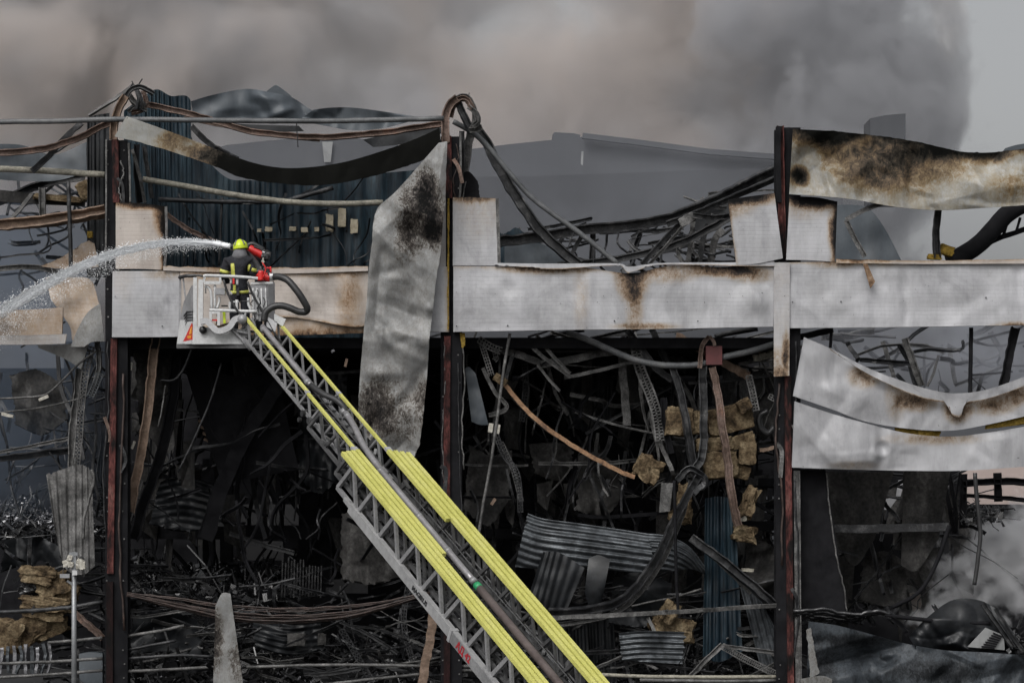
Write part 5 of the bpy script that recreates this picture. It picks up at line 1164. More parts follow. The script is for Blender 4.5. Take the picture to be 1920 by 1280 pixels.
beam('tie_bar', [(1030,1158),(1120,1154),(1240,1148),(1340,1142),(1456,1134)], 0.1, 8, M['ash_steel'], 'flat', label='long flat tie bar stretched across the middle bay', cat='beam')
for k, (pts, lab) in enumerate([([(1120,1264),(1240,1268),(1460,1268)],'tan topped fence rail between ladder and right hand column'), ([(1200,1274),(1330,1276),(1460,1275)],'lower fence rail between ladder and right hand column')]):
    pipe('fence_rail', pts, 0.2, 3.5, M['pipe_tan'] if k == 0 else M['ash_steel'], label=lab, cat='rail')
for k, (pts, w_, lab) in enumerate([([(1290,1272),(1320,1240),(1354,1208)],9,'left leg of the collapsed angle frame'), ([(1350,1210),(1400,1216),(1460,1224)],7,'top bar of the collapsed angle frame'), ([(1410,1266),(1440,1250),(1460,1240)],7,'short bar crossing the foot of the collapsed frame'), ([(1116,1252),(1145,1240),(1168,1230)],6,'thin strut rising from the ladder rail'), ([(1160,1234),(1240,1246),(1340,1262)],6,'dark bar below the crushed corrugated offcut'), ([(1170,1230),(1178,1260),(1186,1290)],6,'dark upright below the crushed corrugated offcut')]):
    beam('frame_bar', pts, 0.5+0.1*k, w_, M['ash_steel'] if k < 4 else M['steel'], 'L', label=lab, cat='beam')
tray('cable_tray', [(1354,1210),(1400,1236),(1462,1266)], 0.45, 11, M['ash_steel'], label='perforated tray forming the right leg of the collapsed frame', pitch=4)
rubble('charred_rubble', M['wet'], (960, 1470, 1120, 1330), 1700, (0.06, 0.45), 'wet black wreckage along the foot of the middle bay', (1.5, 7), seed=9, long=0.45)
rubble('glint_scraps', M['wet_lit'], (1000, 1450, 1160, 1290), 130, (0.02, 0.10), 'glittering wet chips along the foot of the middle bay', (1.2, 4), seed=10)

# ------------------------------------------------------------------ right bay, under the band
pipe('window_bar', [(1821,614),(1820,680),(1819,742)], 0.3, 4, M['soot'], label='thin black upright bar behind the draped panel', cat='rod')
beam('window_bar', [(1904,614),(1892,670),(1880,730)], 0.3, 16, M['soot'], 'C', label='thick slanted black post behind the draped panel', cat='beam')
pipe('window_bar', [(1559,616),(1557,652)], 0.4, 3, M['soot'], label='short black bar over the corner of the draped panel', cat='rod')
for k, (pts, w_, lab) in enumerate([([(1696,634),(1712,680),(1728,724)],12,'spalled roof strut deep in the right bay smoke'), ([(1600,668),(1650,650),(1690,646)],5,'thin roof rod deep in the right bay smoke'), ([(1655,640),(1668,680),(1676,708)],8,'dim roof strut beside the thin rod'), ([(1690,646),(1730,648),(1770,660)],7,'level roof strut meeting the spalled one'), ([(1760,665),(1750,700),(1738,724)],5,'faint leaning rod in the right bay smoke'), ([(1790,722),(1840,704),(1900,678)],6,'light streaked purlin rising to the slanted post'), ([(1780,650),(1786,690),(1792,720)],8,'faint roof strut joining the light streaked purlin'), ([(1540,630),(1580,632),(1640,620)],14,'dusty rafter above the draped panel corner')]):
    beam('roof_strut', pts, 5.0+0.5*k, w_, M['ash_steel'], 'L', label=lab, cat='beam')
sheet('hanging_board', [(1552,884),(1600,884),(1676,884)], [(1560,990),(1600,1060),(1640,1010)], 2.0, 30, 20, M['curtain'], 0.05, seed=230, crumple=0.12, label='grey scorched board curling down in the right bay', cat='board')
sheet('hanging_board', [(1694,884),(1740,884),(1782,884)], [(1690,1060),(1720,1068),(1760,1010)], 1.6, 26, 24, M['curtain'], 0.05, seed=231, crumple=0.1, label='taller grey scorched board hanging next to the curling one', cat='board')
sheet('hanging_board', [(1600,1000),(1650,1000),(1690,1000)], [(1590,1130),(1640,1130),(1690,1130)], 5.0, 20, 14, M['soot'], 0.05, seed=232, crumple=0.1, label='black board deep behind the grey scorched boards', cat='board')
sheet('black_door', [(1502,880),(1530,880),(1548,880)], [(1502,1150),(1540,1150),(1588,1146)], 0.35, 16, 30, M['soot'], 0.05, seed=233, crumple=0.03, edge=[('R',3,0)], label='black buckled door leaf beside the right hand column', cat='door')
pipe('door_edge', [(1549,884),(1556,960),(1568,1040),(1582,1100),(1588,1146)], 0.32, 1.6, M['ash_steel'], label='frayed pale edge strip down the black door leaf', cat='strip', k=5, jitter=0.012)
beam('crossbeam', [(1560,990),(1650,990),(1778,988)], 1.2, 15, M['steel'], 'I', label='charred crossbeam before the grey scorched boards', cat='beam')
for k, (pts, w_, lab) in enumerate([([(1768,892),(1778,940),(1790,1000)],8,'dark hanging strip right of the scorched boards'), ([(1780,888),(1792,960),(1792,1000)],7,'second dark hanging strip right of the scorched boards'), ([(1800,886),(1790,950),(1782,1000)],3,'thin crossing rod right of the scorched boards'), ([(1800,980),(1830,990),(1848,1000)],6,'short charred bar near the smoke puff'), ([(1806,888),(1806,990)],14,'charred upright before the far lattice'), ([(1806,908),(1860,902),(1930,904)],12,'upper charred bar of the far lattice'), ([(1806,928),(1870,932),(1930,938)],7,'lower charred bar of the far lattice'), ([(1870,886),(1872,940)],14,'charred upright of the far lattice')]):
    beam('hanging_strip', pts, 2.5, w_, M['soot'], 'C', label=lab, cat='beam')
pipe('power_cable', [(1828,886),(1832,940),(1838,1000),(1832,1060),(1827,1096)], -0.1, 4, M['rubber'], label='thick black cable hanging into the smoke puff', cat='cable')
pipe('loose_cable', [(1780,985),(1762,1040),(1738,1090),(1712,1118),(1672,1138)], 0.4, 4, M['soot'], label='black cable curving down beside the smoke puff', cat='cable', k=8)
for k in range(5):
    pipe('bundled_cable', [(1488,1146+k*2),(1540,1142+k*4),(1600,1152+3*k),(1640,1146+k),(1672,1150)], -0.1+0.05*k, 4, M['wet'], label='wet black cable in the bundle below the door leaf', cat='cable', group='wet cable bundle below the door leaf', k=6, jitter=0.02)
pipe('handrail', [(1660,1152),(1720,1160),(1790,1166),(1856,1168)], -0.1, 4, M['soot'], label='black rail running into the slumped hood sheet', cat='rail')
beam('perforated_angle', [(1672,1158),(1690,1172),(1702,1190)], -0.1, 9, M['soot'], 'L', label='short black angle holding up the black rail', cat='beam')
rubble('charred_rubble', M['wet'], (1800, 1880, 930, 975), 200, (0.05, 0.2), 'wet black heap on the ledge before the far lattice', (2.2, 3.5), seed=11)
sheet('slumped_sheet', [(1516,1164),(1570,1172),(1640,1190),(1700,1206),(1770,1218),(1840,1222),(1930,1228)], [(1512,1340),(1580,1340),(1650,1340),(1720,1340),(1780,1340),(1850,1340),(1930,1340)], -0.3, 180, 60, M['roof_sheet'], 0.03, seed=234, crumple=0.2, cfreq=0.6, ridged=0.9, burn0=0.3,
      burn=[(1600,1200,70,16,0.5),(1760,1260,120,30,0.4),(1540,1250,40,80,0.3)], label='big slumped blue grey sheet covering the foot of the right bay', cat='metal sheet')
sheet('scorched_patch', [(1590,1186),(1605,1190),(1622,1198)], [(1592,1196),(1606,1202),(1626,1210)], -0.75, 8, 5, M['tan'], 0.02, seed=235, burn0=0.3, label='pinkish bare patch on the slumped sheet', cat='scrap') if False else None
sheet('hood_sheet', [(1704,1192),(1740,1156),(1782,1126),(1820,1122),(1850,1130),(1876,1150),(1902,1188)], [(1720,1220),(1750,1218),(1790,1220),(1820,1222),(1850,1224),(1880,1222),(1912,1226)], 0.2, 90, 40, M['corr_dark'], 0.03, seed=236, crumple=0.1, ridged=1.0, bulge=0.25, label='black hood shaped sheet rising above the slumped one', cat='metal sheet')
beam('hood_rib', [(1842,1130),(1866,1165),(1900,1215)], -0.25, 9, M['steel'], 'C', label='ridge bar down the side of the hood sheet', cat='beam')
beam('hood_rib', [(1866,1140),(1890,1180),(1920,1222)], -0.2, 7, M['steel'], 'L', label='outer bar beside the hood sheet ridge', cat='beam')
t = empty('vent_panel', P(1845, 1216, -0.3), 'white tilted vent panel with dark grille leaning on the hood sheet', 'vent')
pa = sheet('plate', [(1848,1176),(1882,1190)], [(1814,1212),(1884,1218)], -0.25, 10, 10, M['grey_sheet'], 0.03, parent=t)
for r_ in range(7):
    a, c = (1862 - r_*3.6, 1186 + r_*4.2), (1879 - r_*2.4, 1193 + r_*3.6)
    beam('grille_bar', [a, c], -0.29, 3, M['soot'], 'box', parent=t)
rubble('charred_rubble', M['wet'], (1890, 1930, 1150, 1230), 90, (0.06, 0.3), 'wet crumpled scrap beside the hood sheet', (-0.2, 0.8), seed=12)
sheet('pale_sheet_end', [(1512,1180),(1520,1176)], [(1520,1270),(1536,1262)], -0.35, 6, 20, M['grey_sheet'], 0.02, seed=237, jagE=6, burn0=0.2, label='frayed pale strip at the edge of the slumped sheet', cat='scrap')
sheet('pale_sheet_end', [(1502,1272),(1540,1266),(1560,1272)], [(1500,1330),(1540,1330),(1560,1330)], -0.45, 12, 8, M['grey_sheet'], 0.03, seed=238, burn0=0.2, label='pale folded sheet at the foot of the right hand column', cat='scrap')
sheet('far_sign', [(1706,1112),(1716,1110),(1734,1112)], [(1712,1146),(1722,1152),(1726,1140)], 6, 8, 8, M['tan'], 0.05, seed=239, label='pale torn board glowing through the right bay smoke', cat='board')
for k, (x, y, w_, h_, lab) in enumerate([(1685,900,12,30,'bright narrow scrap between the scorched boards'),(1660,935,24,20,'bright slanted scrap between the scorched boards')]):
    sheet('light_scrap', [(x,y),(x+w_,y-3)], [(x-w_*0.4,y+h_),(x+w_*0.3,y+h_)], 9, 5, 5, M['white'], 0.05, seed=240+k, label=lab, cat='scrap')
b = MB(); lo, hi = P(1795, 960, 16), P(2000, 870, 16); b.box((lo.x, 16, 0.0), (hi.x, 16.3, hi.z)); b.build('sky_leak_wall', mat_noise('pink_sky_leak', [(0.3,(0.42,0.34,0.31)),(0.7,(0.52,0.43,0.40))], 0.8, 0.9, 0, 0.1), label='added pale pinkish wall coloured as sky leaking behind the right bay lattice', cat='wall')  # wall added where sky leaks through, its light put into the colour

# ------------------------------------------------------------------ what hangs and lies everywhere, too tangled to count
for nm, mk, reg, n, Yr, lab, sd_, vert in [
    ('hanging_wreckage', 'steel', (238, 690, 640, 980), 40, (2.0, 9), 'burnt bars and cables hanging in the dark of the left bay', 301, 0.75),
    ('hanging_wreckage', 'soot', (238, 830, 640, 1060), 110, (1.5, 9), 'black straps and beams hanging in the dark of the left bay', 302, 0.6),
    ('hanging_wreckage', 'steel', (866, 1460, 630, 1000), 110, (1.6, 9), 'burnt bars and cables hanging in the dark of the middle bay', 303, 0.75),
    ('hanging_wreckage', 'ash_steel', (870, 1460, 620, 900), 60, (1.2, 6), 'ash grey straps and rods hanging in the middle bay', 304, 0.7),
    ('hanging_wreckage', 'soot', (866, 1460, 630, 1150), 110, (1.5, 9), 'black straps and beams hanging in the middle bay', 305, 0.6),
    ('hanging_wreckage', 'steel', (1505, 1800, 880, 1140), 60, (2.0, 9), 'burnt bars hanging behind the scorched boards of the right bay', 306, 0.7),
    ('hanging_wreckage', 'steel', (-20, 192, 640, 980), 60, (2.0, 8), 'burnt bars hanging in the smoke left of the first column', 307, 0.7),
    ('floor_wreckage', 'steel', (236, 830, 1080, 1290), 150, (0.8, 6), 'burnt bars strewn over the left bay floor', 308, 0.15),
    ('floor_wreckage', 'ash_steel', (236, 830, 1120, 1290), 34, (0.8, 4), 'grey bars strewn over the left bay floor', 309, 0.1),
    ('floor_wreckage', 'steel', (900, 1460, 1100, 1290), 150, (0.8, 6), 'burnt bars strewn over the middle bay floor', 310, 0.2),
    ('floor_wreckage', 'ash_steel', (960, 1460, 1130, 1290), 34, (0.8, 4), 'grey bars strewn over the middle bay floor', 311, 0.15),
    ('floor_wreckage', 'steel', (-20, 192, 1000, 1290), 60, (0.8, 5), 'burnt bars strewn left of the first column', 312, 0.2)]:
    tangle(nm, M[mk], reg, n, Yr, (2, 8), (30, 150) if 'floor' in nm else (50, 220), lab, sd_, vert, 0.06)
for k, (reg, n, Yr, sd_, lab) in enumerate([((240,690,650,1000),70,(4,12),321,'charred plates and shreds hanging deep in the left bay'),((870,1456,640,1100),110,(3,12),322,'charred plates and shreds hanging deep in the middle bay'),((1505,1800,885,1140),40,(3,11),323,'charred plates hanging deep in the right bay')]):
    r_ = random.Random(sd_); b = MB()
    for _ in range(n):
        x, y = r_.uniform(reg[0], reg[1]), r_.uniform(reg[2], reg[3]); Yd = r_.uniform(*Yr); w_, h_ = r_.uniform(14, 60), r_.uniform(30, 130)
        k_ = r_.uniform(-.5, .5)
        p = [P(x, y, Yd), P(x+w_, y+r_.uniform(-8,8), Yd+k_), P(x+w_*r_.uniform(.5,1.1), y+h_, Yd+r_.uniform(-.5,.5)), P(x+w_*r_.uniform(-.2,.4), y+h_*r_.uniform(.6,1), Yd)]
        c = (p[0]+p[1]+p[2]+p[3])/4 + Vector((0, r_.uniform(-.25,.25), 0)); o_ = Vector((0, 0.03, 0))
        b.add(p + [c] + [v+o_ for v in p] + [c+o_], [(0,1,4),(1,2,4),(2,3,4),(3,0,4),(6,5,9),(7,6,9),(8,7,9),(5,8,9),(0,5,6,1),(1,6,7,2),(2,7,8,3),(3,8,5,0)])
    b.build('charred_plates', M['curtain'], label=lab, kind='stuff', cat='wreckage')

# larger torn sheets slumped in the bays
for k, (A_, B_, Yd, mk, co, lab) in enumerate([
    ([(250,640),(290,650),(330,645)], [(262,800),(300,840),(322,790)], 3.0, 'curtain', None, 'scorched sheet hanging behind the tan baked beam'),
    ([(440,660),(500,650),(560,665)], [(450,760),(500,800),(548,770)], 5.0, 'curtain', None, 'dim buckled sheet hanging deep above the fanned boards'),
    ([(560,700),(610,690),(650,700)], [(560,900),(600,930),(655,880)], 3.6, 'corr_dark', (0.05,16,'u'), 'dark ribbed sheet hanging behind the ladder'),
    ([(300,900),(350,890),(400,905)], [(280,985),(340,1000),(420,990)], 5.0, 'corr_dark', (0.05,14,'v'), 'dark ribbed sheet lying on the left bay floor beam'),
    ([(640,960),(700,950),(760,985)], [(640,1090),(700,1100),(770,1080)], 3.0, 'curtain', None, 'scorched sheet slumped under the ladder'),
    ([(470,1150),(540,1165),(600,1160)], [(480,1215),(540,1230),(610,1220)], 2.0, 'corr_dark', (0.05,12,'v'), 'crushed dark sheet under the cable bundle'),
    ([(250,1150),(310,1140),(370,1160)], [(245,1230),(310,1225),(380,1240)], 1.8, 'corr_dark', None, 'buckled dark sheet beside the left column foot'),
    ([(880,830),(920,850),(960,840)], [(870,960),(915,990),(955,940)], 2.6, 'curtain', None, 'scorched sheet hanging below the fuse boxes'),
    ([(990,830),(1040,826),(1075,835)], [(1005,890),(1045,905),(1070,880)], 4.0, 'curtain', None, 'pale scorched flap below the floor beam of the middle bay'),
    ([(1085,850),(1120,845),(1160,870)], [(1080,960),(1130,975),(1165,940)], 3.4, 'curtain', None, 'dull curled sheet above the silvery corrugated one'),
    ([(1060,700),(1110,690),(1150,705)], [(1065,800),(1110,815),(1150,790)], 4.5, 'corr_dark', (0.05,14,'u'), 'dark ribbed sheet deep behind the orange strip'),
    ([(1400,700),(1430,690),(1452,700)], [(1405,800),(1430,830),(1455,800)], 2.4, 'curtain', None, 'scorched flap hanging between stack and right hand column'),
    ([(1150,1080),(1200,1070),(1260,1090)], [(1140,1170),(1200,1180),(1250,1165)], 1.6, 'corr_dark', None, 'buckled black sheet under the sweeping channel'),
    ([(1400,1020),(1430,1010),(1458,1030)], [(1395,1120),(1430,1130),(1458,1110)], 2.0, 'curtain', None, 'grey torn sheet beside the right hand column'),
    ([(880,1080),(930,1060),(980,1090)], [(890,1150),(940,1160),(985,1150)], 2.2, 'corr_dark', (0.05,13,'u'), 'dark ribbed sheet half hidden by the ladder'),
    ([(20,700),(70,690),(120,720)], [(30,800),(80,820),(125,790)], 4.0, 'curtain', None, 'veiled grey sheet hanging in the smoky left bay'),
    ([(10,1010),(60,1000),(110,1020)], [(0,1075),(60,1060),(120,1080)], 2.2, 'corr_dark', None, 'dark buckled sheet above the insulation heap'),
    ([(1620,1040),(1660,1030),(1700,1050)], [(1610,1130),(1660,1140),(1700,1130)], 3.0, 'curtain', None, 'torn grey sheet low behind the scorched boards')]):
    sheet('slumped_sheet', A_, B_, Yd, 40, 30, M[mk], 0.02, seed=400+k, crumple=0.2, cfreq=1.1, ridged=0.45, jagA=6, jagB=12, jagE=8, corr=co, label=lab, cat='metal sheet')
# ------------------------------------------------------------------ turntable ladder
T0, B0 = P(485, 592, -7.0), P(1067, 1280, -17.0)
ld = (T0 - B0).normalized()                        # up the ladder
lL = Vector((0,0,1)).cross(ld).normalized()        # its left side, turned to the photographer
lU = ld.cross(lL).normalized()
LEN = (T0 - B0).length + 4.0
def lp(s, a, b): return T0 - ld*s + lL*a + lU*b
def row_of(p): return HY - (p.z - ZC)*FPX/(D + p.y)
def s_at(row, a=0.0, b=0.0):
    lo, hi = 0.0, LEN
    for _ in range(50):
        mid = (lo+hi)/2
        if row_of(lp(mid, a, b)) < row: lo = mid
        else: hi = mid
    return lo

LA = empty('aerial_ladder', lp(LEN, 0, -0.8), 'grey telescopic fire ladder with yellow top rails climbing to the rescue cage', 'fire ladder')
S1 = s_at(845)
SJ = s_at(736)
HW = [0.345 + 0.118*k for k in range(4)]

def rail(name, s0, s1, a, b, w_, h_, m, parent):
    q = MB(); q.bar(lp(s0, a, b), lp(s1, a, b), w_, h_, lU)
    return q.build(name, m, parent)

def section(k, s0, s1, depth, step, thick, lower_w, lower_h, mlow, inner=True, mb='ladder_grey'):
    q = MB()
    for sg in (1, -1): q.bar(lp(s0, sg*HW[k], -depth), lp(s1, sg*HW[k], -depth), lower_w, lower_h, lU)
    sec = q.build('ladder_section', mlow, LA)
    n = int((s1 - s0)/step)
    for sg in (1, -1):
        for i in range(n):
            s = s0 + i*step
            q = MB(); q.bar(lp(s+step*0.92, sg*(HW[k]-0.005), -depth), lp(s+step*0.42, sg*(HW[k]-0.005), -0.03), thick, thick*0.8, lL)
            q.build('brace', M[mb], sec)
            q = MB(); q.bar(lp(s, sg*(HW[k]-0.01), -depth), lp(s+step*0.36, sg*(HW[k]-0.01), -0.03), thick*1.25, thick*0.9, lL)
            q.build('brace', M[mb], sec)
    if inner:
        r = 0.0
        while s0 + r < s1:
            q = MB(); q.bar(lp(s0+r, -HW[k], -depth+0.03), lp(s0+r, HW[k], -depth+0.03), 0.045, 0.035, lU)
            q.build('rung', M['ladder_dark'], sec); r += 0.31
    return sec

s_top = section(0, 0.0, S1+0.4, 0.40, 0.62, 0.042, 0.05, 0.055, M['ladder_grey'])
for sg in (1, -1):
    rail('top_rail', 0.12, SJ-0.03, sg*HW[0], 0.0, 0.055, 0.05, M['ladder_yellow'], s_top)
    rail('top_rail', SJ+0.03, S1-0.02, sg*(HW[0]+0.008), -0.01, 0.06, 0.05, M['ladder_yellow'], s_top)
    rail('rail_cap', SJ-0.08, SJ+0.05, sg*HW[0], -0.005, 0.075, 0.05, M['alu'], s_top)
    rail('rail_cap', S1-0.12, S1+0.03, sg*(HW[0]+0.02), 0.0, 0.12, 0.055, M['alu'], s_top)
sec1 = section(1, SJ+0.55, LEN, 0.48, 0.8, 0.05, 0.06, 0.06, M['ladder_dark'], False, 'ladder_dark')
sec2 = section(2, S1-0.15, LEN, 0.56, 0.8, 0.055, 0.07, 0.07, M['ladder_dark'], True, 'ladder_dark')
sec3 = section(3, S1+0.25, LEN, 0.66, 0.92, 0.066, 0.07, 0.07, M['ladder_grey'], False)
ends = [s_at(966, HW[0]), s_at(1040, HW[1]), LEN, LEN]
for k, sc_ in enumerate((s_top, sec1, sec2, sec3)):
    for sg in (1, -1):
        e = LEN
        if k == 0: e = s_at(1040, HW[0]) if sg > 0 else s_at(975, -HW[0])
        rail('top_rail', S1+0.04*k, e, sg*HW[k], 0.004*k, 0.082, 0.075, M['ladder_yellow'], sc_)
# big base beam with the lettering
SB = s_at(935, HW[3], -0.66)
q = MB()
q.bar(lp(SB+0.25, HW[3]+0.02, -0.70), lp(LEN, HW[3]+0.02, -0.70), 0.10, 0.19, lU)
q.bar(lp(SB, HW[3]+0.02, -0.66), lp(SB+0.26, HW[3]+0.02, -0.67), 0.10, 0.08, lU)
for sg in (-1,): q.bar(lp(SB, sg*(HW[3]+0.02), -0.70), lp(LEN, sg*(HW[3]+0.02), -0.70), 0.10, 0.16, lU)
base = q.build('base_beam', mat_noise('base_beam_paint', [(0.3,(0.30,0.30,0.305)),(0.7,(0.42,0.42,0.42))], 1.5, 0.4, 0.1, 0.05, fine=(10,0.3)), LA)
SQ = s_at(1190, HW[3], -0.7)
q = MB(); q.bar(lp(SQ, HW[3]+0.02, -0.72), lp(LEN, HW[3]+0.02, -0.72), 0.125, 0.20, lU); q.build('beam_sleeve', M['ladder_grey'], base)
q = MB(); q.bar(lp(SQ-0.06, HW[3]+0.02, -0.715), lp(SQ+0.02, HW[3]+0.02, -0.715), 0.15, 0.24, lU); q.build('sleeve_collar', M['alu'], base)

def lettering(body, s, a, b, size, m, parent, name='lettering', bold=0.0, sx=1.0):
    cu = bpy.data.curves.new('lettering', 'FONT'); cu.body = body; cu.size = size; cu.extrude = 0.004; cu.offset = bold; cu.align_y = 'CENTER'
    cu.resolution_u = 3
    o = bpy.data.objects.new('lettering_source', cu); col.objects.link(o)
    dg = bpy.context.evaluated_depsgraph_get()
    me = bpy.data.meshes.new_from_object(o.evaluated_get(dg))
    vs = [v.co.copy() for v in me.vertices]; fs = [tuple(p.vertices) for p in me.polygons]
    bpy.data.objects.remove(o); bpy.data.meshes.remove(me)
    o0 = lp(s, a, b)
    return obj(name, [o0 - ld*(v.x*sx) + lU*v.y + lL*v.z for v in vs], fs, m, parent)
lettering('MAGIRUS', s_at(1100, HW[3]+0.02, -0.70), HW[3]+0.076, -0.70, 0.125, M['letter_black'], base, bold=0.003, sx=1.15)
lettering('АД 42', s_at(1207, HW[3]+0.02, -0.72), HW[3]+0.088, -0.72, 0.19, M['letter_red'], base, bold=0.005)
# telescopic water main between the rails
def lpath(pts, n=6): return smooth_path([lp(s_at(r, a, b), a, b) for r, a, b in pts], n)
q = MB(); q.tube(lpath([(612,0.10,-0.02),(650,0.10,-0.03),(700,0.09,-0.05),(722,0.08,-0.06)]), 0.055, 12); q.build('water_pipe', M['water_pipe'], LA, smooth=True)
q = MB(); q.tube(lpath([(722,0.08,-0.06),(738,0.02,-0.02),(750,-0.12,0.02),(762,-0.18,0.0),(774,-0.16,-0.04)]), 0.06, 12); q.build('link_hose', M['rubber'], LA, smooth=True)
q = MB(); q.tube(lpath([(774,-0.16,-0.04),(800,-0.10,-0.05),(840,0.05,-0.06),(890,0.10,-0.07),(1000,0.10,-0.08),(1090,0.10,-0.08)]), 0.06, 12); q.build('water_pipe', M['water_pipe'], LA, smooth=True)
for r_ in (618, 716, 772, 780, 880, 966, 1030, 1086):
    a = 0.10 if r_ < 720 or r_ > 850 else -0.15
    s = s_at(r_, a, -0.05)
    q = MB(); q.tube([lp(s-0.05, a, -0.05 if r_ < 850 else -0.08), lp(s+0.05, a, -0.05 if r_ < 850 else -0.08)], 0.07, 12); q.build('pipe_clamp', M['ladder_grey'], LA, smooth=True)
q = MB(); s = s_at(1096, 0.10, -0.08); q.tube([lp(s, 0.10, -0.08), lp(s+0.12, 0.10, -0.08)], 0.075, 12); q.build('green_band', M['green'], LA, smooth=True)
q = MB(); q.tube([lp(s+0.12, 0.10, -0.08), lp(LEN, 0.10, -0.10)], 0.072, 12); q.build('supply_pipe', M['brown_pipe'], LA, smooth=True)
# cables, hydraulic lines and pulleys inside the stack
for k in range(12):
    a = -0.5 + k*0.095 + rnd.uniform(-.02,.02); b_ = -0.22 - 0.3*rnd.random(); s0 = S1 + rnd.uniform(-0.3, 1.2)
    q = MB(); q.tube(smooth_path([lp(s0 + (LEN-s0)*i/12, a + rnd.uniform(-.02,.02), b_ + rnd.uniform(-.03,.03)) for i in range(13)], 3), rnd.choice([0.012,0.018,0.026]), 6)
    q.build('control_line', rnd.choice([M['ladder_dark'], M['rubber'], M['ladder_grey']]), LA, smooth=True)
for k in range(4):
    a = rnd.uniform(-0.2, 0.25); q = MB()
    q.tube(smooth_path([lp(0.3 + (S1+0.3)*i/10, a + rnd.uniform(-.015,.015), -0.3 + rnd.uniform(-.03,.03)) for i in range(11)], 3), 0.012, 6)
    q.build('control_line', M['ladder_dark'], LA, smooth=True)
for k in range(26):
    s = rnd.uniform(SJ, S1+1.4) if k < 20 else s_at(rnd.uniform(1170, 1230), HW[2], -0.4)
    a = rnd.choice([1, 1, -1])*rnd.uniform(0.25, 0.62); b_ = -rnd.uniform(0.12, 0.5)
    q = MB()
    if k % 2: q.tube([lp(s, a-0.03, b_), lp(s, a+0.03, b_)], rnd.uniform(0.04, 0.075), 10)
    else: q.bar(lp(s, a, b_), lp(s+rnd.uniform(.1,.28), a+rnd.uniform(-.08,.08), b_+rnd.uniform(-.08,.08)), 0.05, 0.04, lU)
    q.build('pulley' if k % 2 else 'fitting', rnd.choice([M['ladder_dark'], M['ladder_grey'], M['rubber']]), LA)

# ------------------------------------------------------------------ rescue cage
CY = -7.1
RC = empty('rescue_cage', P(425, 648, CY), 'light grey rescue cage with side panel arrows on the ladder tip', 'rescue cage')
def cbar(name, pts, w_, m, Y=CY, prof='box', n=3, h=None): return beam(name, pts, Y, w_, M[m], prof, h=h, n=n, parent=RC)
def cpipe(name, pts, r, m, Y=CY): return pipe(name, pts, Y, r, M[m], parent=RC, jitter=0, k=8, n=4)
def cquad(name, quad, m, th=0.03):
    """plate through four (px, py, Y) corners"""
    v = [P(*c) for c in quad]; n = (v[1]-v[0]).cross(v[3]-v[0]).normalized()*th
    return obj(name, [p for p in v]+[p+n for p in v], [(0,1,2,3),(7,6,5,4),(0,4,5,1),(1,5,6,2),(2,6,7,3),(3,7,4,0)], M[m], RC)
b = MB(); lo, hi = P(362, 646, CY), P(512, 640, CY+1.5); b.box((lo.x, CY, lo.z), (P(512,0,CY).x, CY+1.5, lo.z+0.08)); b.build('floor', M['cage_grey'], RC)
cquad('skirt_panel', [(361,645,CY),(472,645,CY),(466,618,CY),(362,612,CY)], 'cage_white')
cquad('bumper', [(333,653,CY+.4),(474,653,CY-.03),(474,645,CY-.03),(333,646,CY+.4)], 'ladder_dark', 0.06)
cquad('side_panel', [(334,645,CY+.8),(361,645,CY),(363,600,CY),(340,600,CY+.75)], 'cage_white')
cquad('arrow_panel', [(340,600,CY+.75),(363,600,CY),(362,535,CY),(347,566,CY+.6)], 'cage_grey')
sp = cquad('reflector', [(345,640,CY+.45),(361,637,CY-.02),(361,606,CY-.02),(359,610,CY+.03)], 'red_paint', 0.02)
cquad('reflector', [(349,636,CY+.32),(359,634,CY+.0),(360,628,CY-.035),(353,629,CY+.18)], 'orange', 0.012)
cquad('reflector', [(355,627,CY+.1),(359,626,CY-.035),(360,612,CY-.035),(358,616,CY+.02)], 'orange', 0.012)
for k in range(4):
    y = 583 + k*5.5
    cquad('arrow_slot', [(344+k*1.2,y+8,CY+.5-k*.04),(350,y,CY+.28),(350,y+2.6,CY+.28),(344+k*1.2,y+11,CY+.5-k*.04)], 'letter_black', 0.02)
    cquad('arrow_slot', [(350,y,CY+.28),(361,y,CY-.03),(361,y+2.6,CY-.03),(350,y+2.6,CY+.28)], 'letter_black', 0.02)
cbar('corner_post', [(366,520),(366,616)], 7, 'cage_white'); cbar('corner_post', [(377,524),(376,612)], 9, 'cage_white', CY+0.02)
cbar('corner_post', [(338,522),(337,640)], 4, 'cage_grey', CY+0.8); cbar('corner_post', [(343,520),(349,566)], 3, 'cage_grey', CY+0.7)
cpipe('top_rail', [(382,520),(384,517),(400,517),(450,519),(494,523)], 3.0, 'cage_white'); cpipe('top_rail', [(337,520,CY+.8),(350,517,CY+.4),(366,517,CY)], 3.5, 'rubber')
cpipe('top_rail', [(350,517),(370,516),(380,518)], 2.0, 'ladder_dark', CY-0.03)
cbar('rail_bracket', [(383,530),(414,530)], 6, 'cage_white'); cbar('rail_bracket', [(384,518),(382,530)], 4, 'cage_white'); cbar('rail_bracket', [(412,518),(414,530)], 4, 'cage_white')
for pts, r in (([(384,536),(392,540),(396,552),(397,580)],2.6), ([(403,534),(403,580)],2.4), ([(411,556),(411,566),(407,578)],2.4), ([(433,520),(433,532)],2.2), ([(445,520),(445,534)],2.6), ([(431,566),(431,580)],2.4),
               ([(444,562),(444,584)],2.8), ([(466,558),(466,570),(471,582)],2.6), ([(432,566),(448,566)],1.8), ([(479,546),(483,560),(490,580)],2.4), ([(474,552),(475,584)],2.2)): cpipe('upright', pts, r, 'cage_white', CY+0.05)
cpipe('mid_rail', [(393,581),(420,582),(450,583),(482,584)], 3.0, 'cage_white', CY-0.02)
for x in (395, 410): cbar('gate_frame', [(x,584),(x,610)], 5, 'cage_white', CY-0.02)
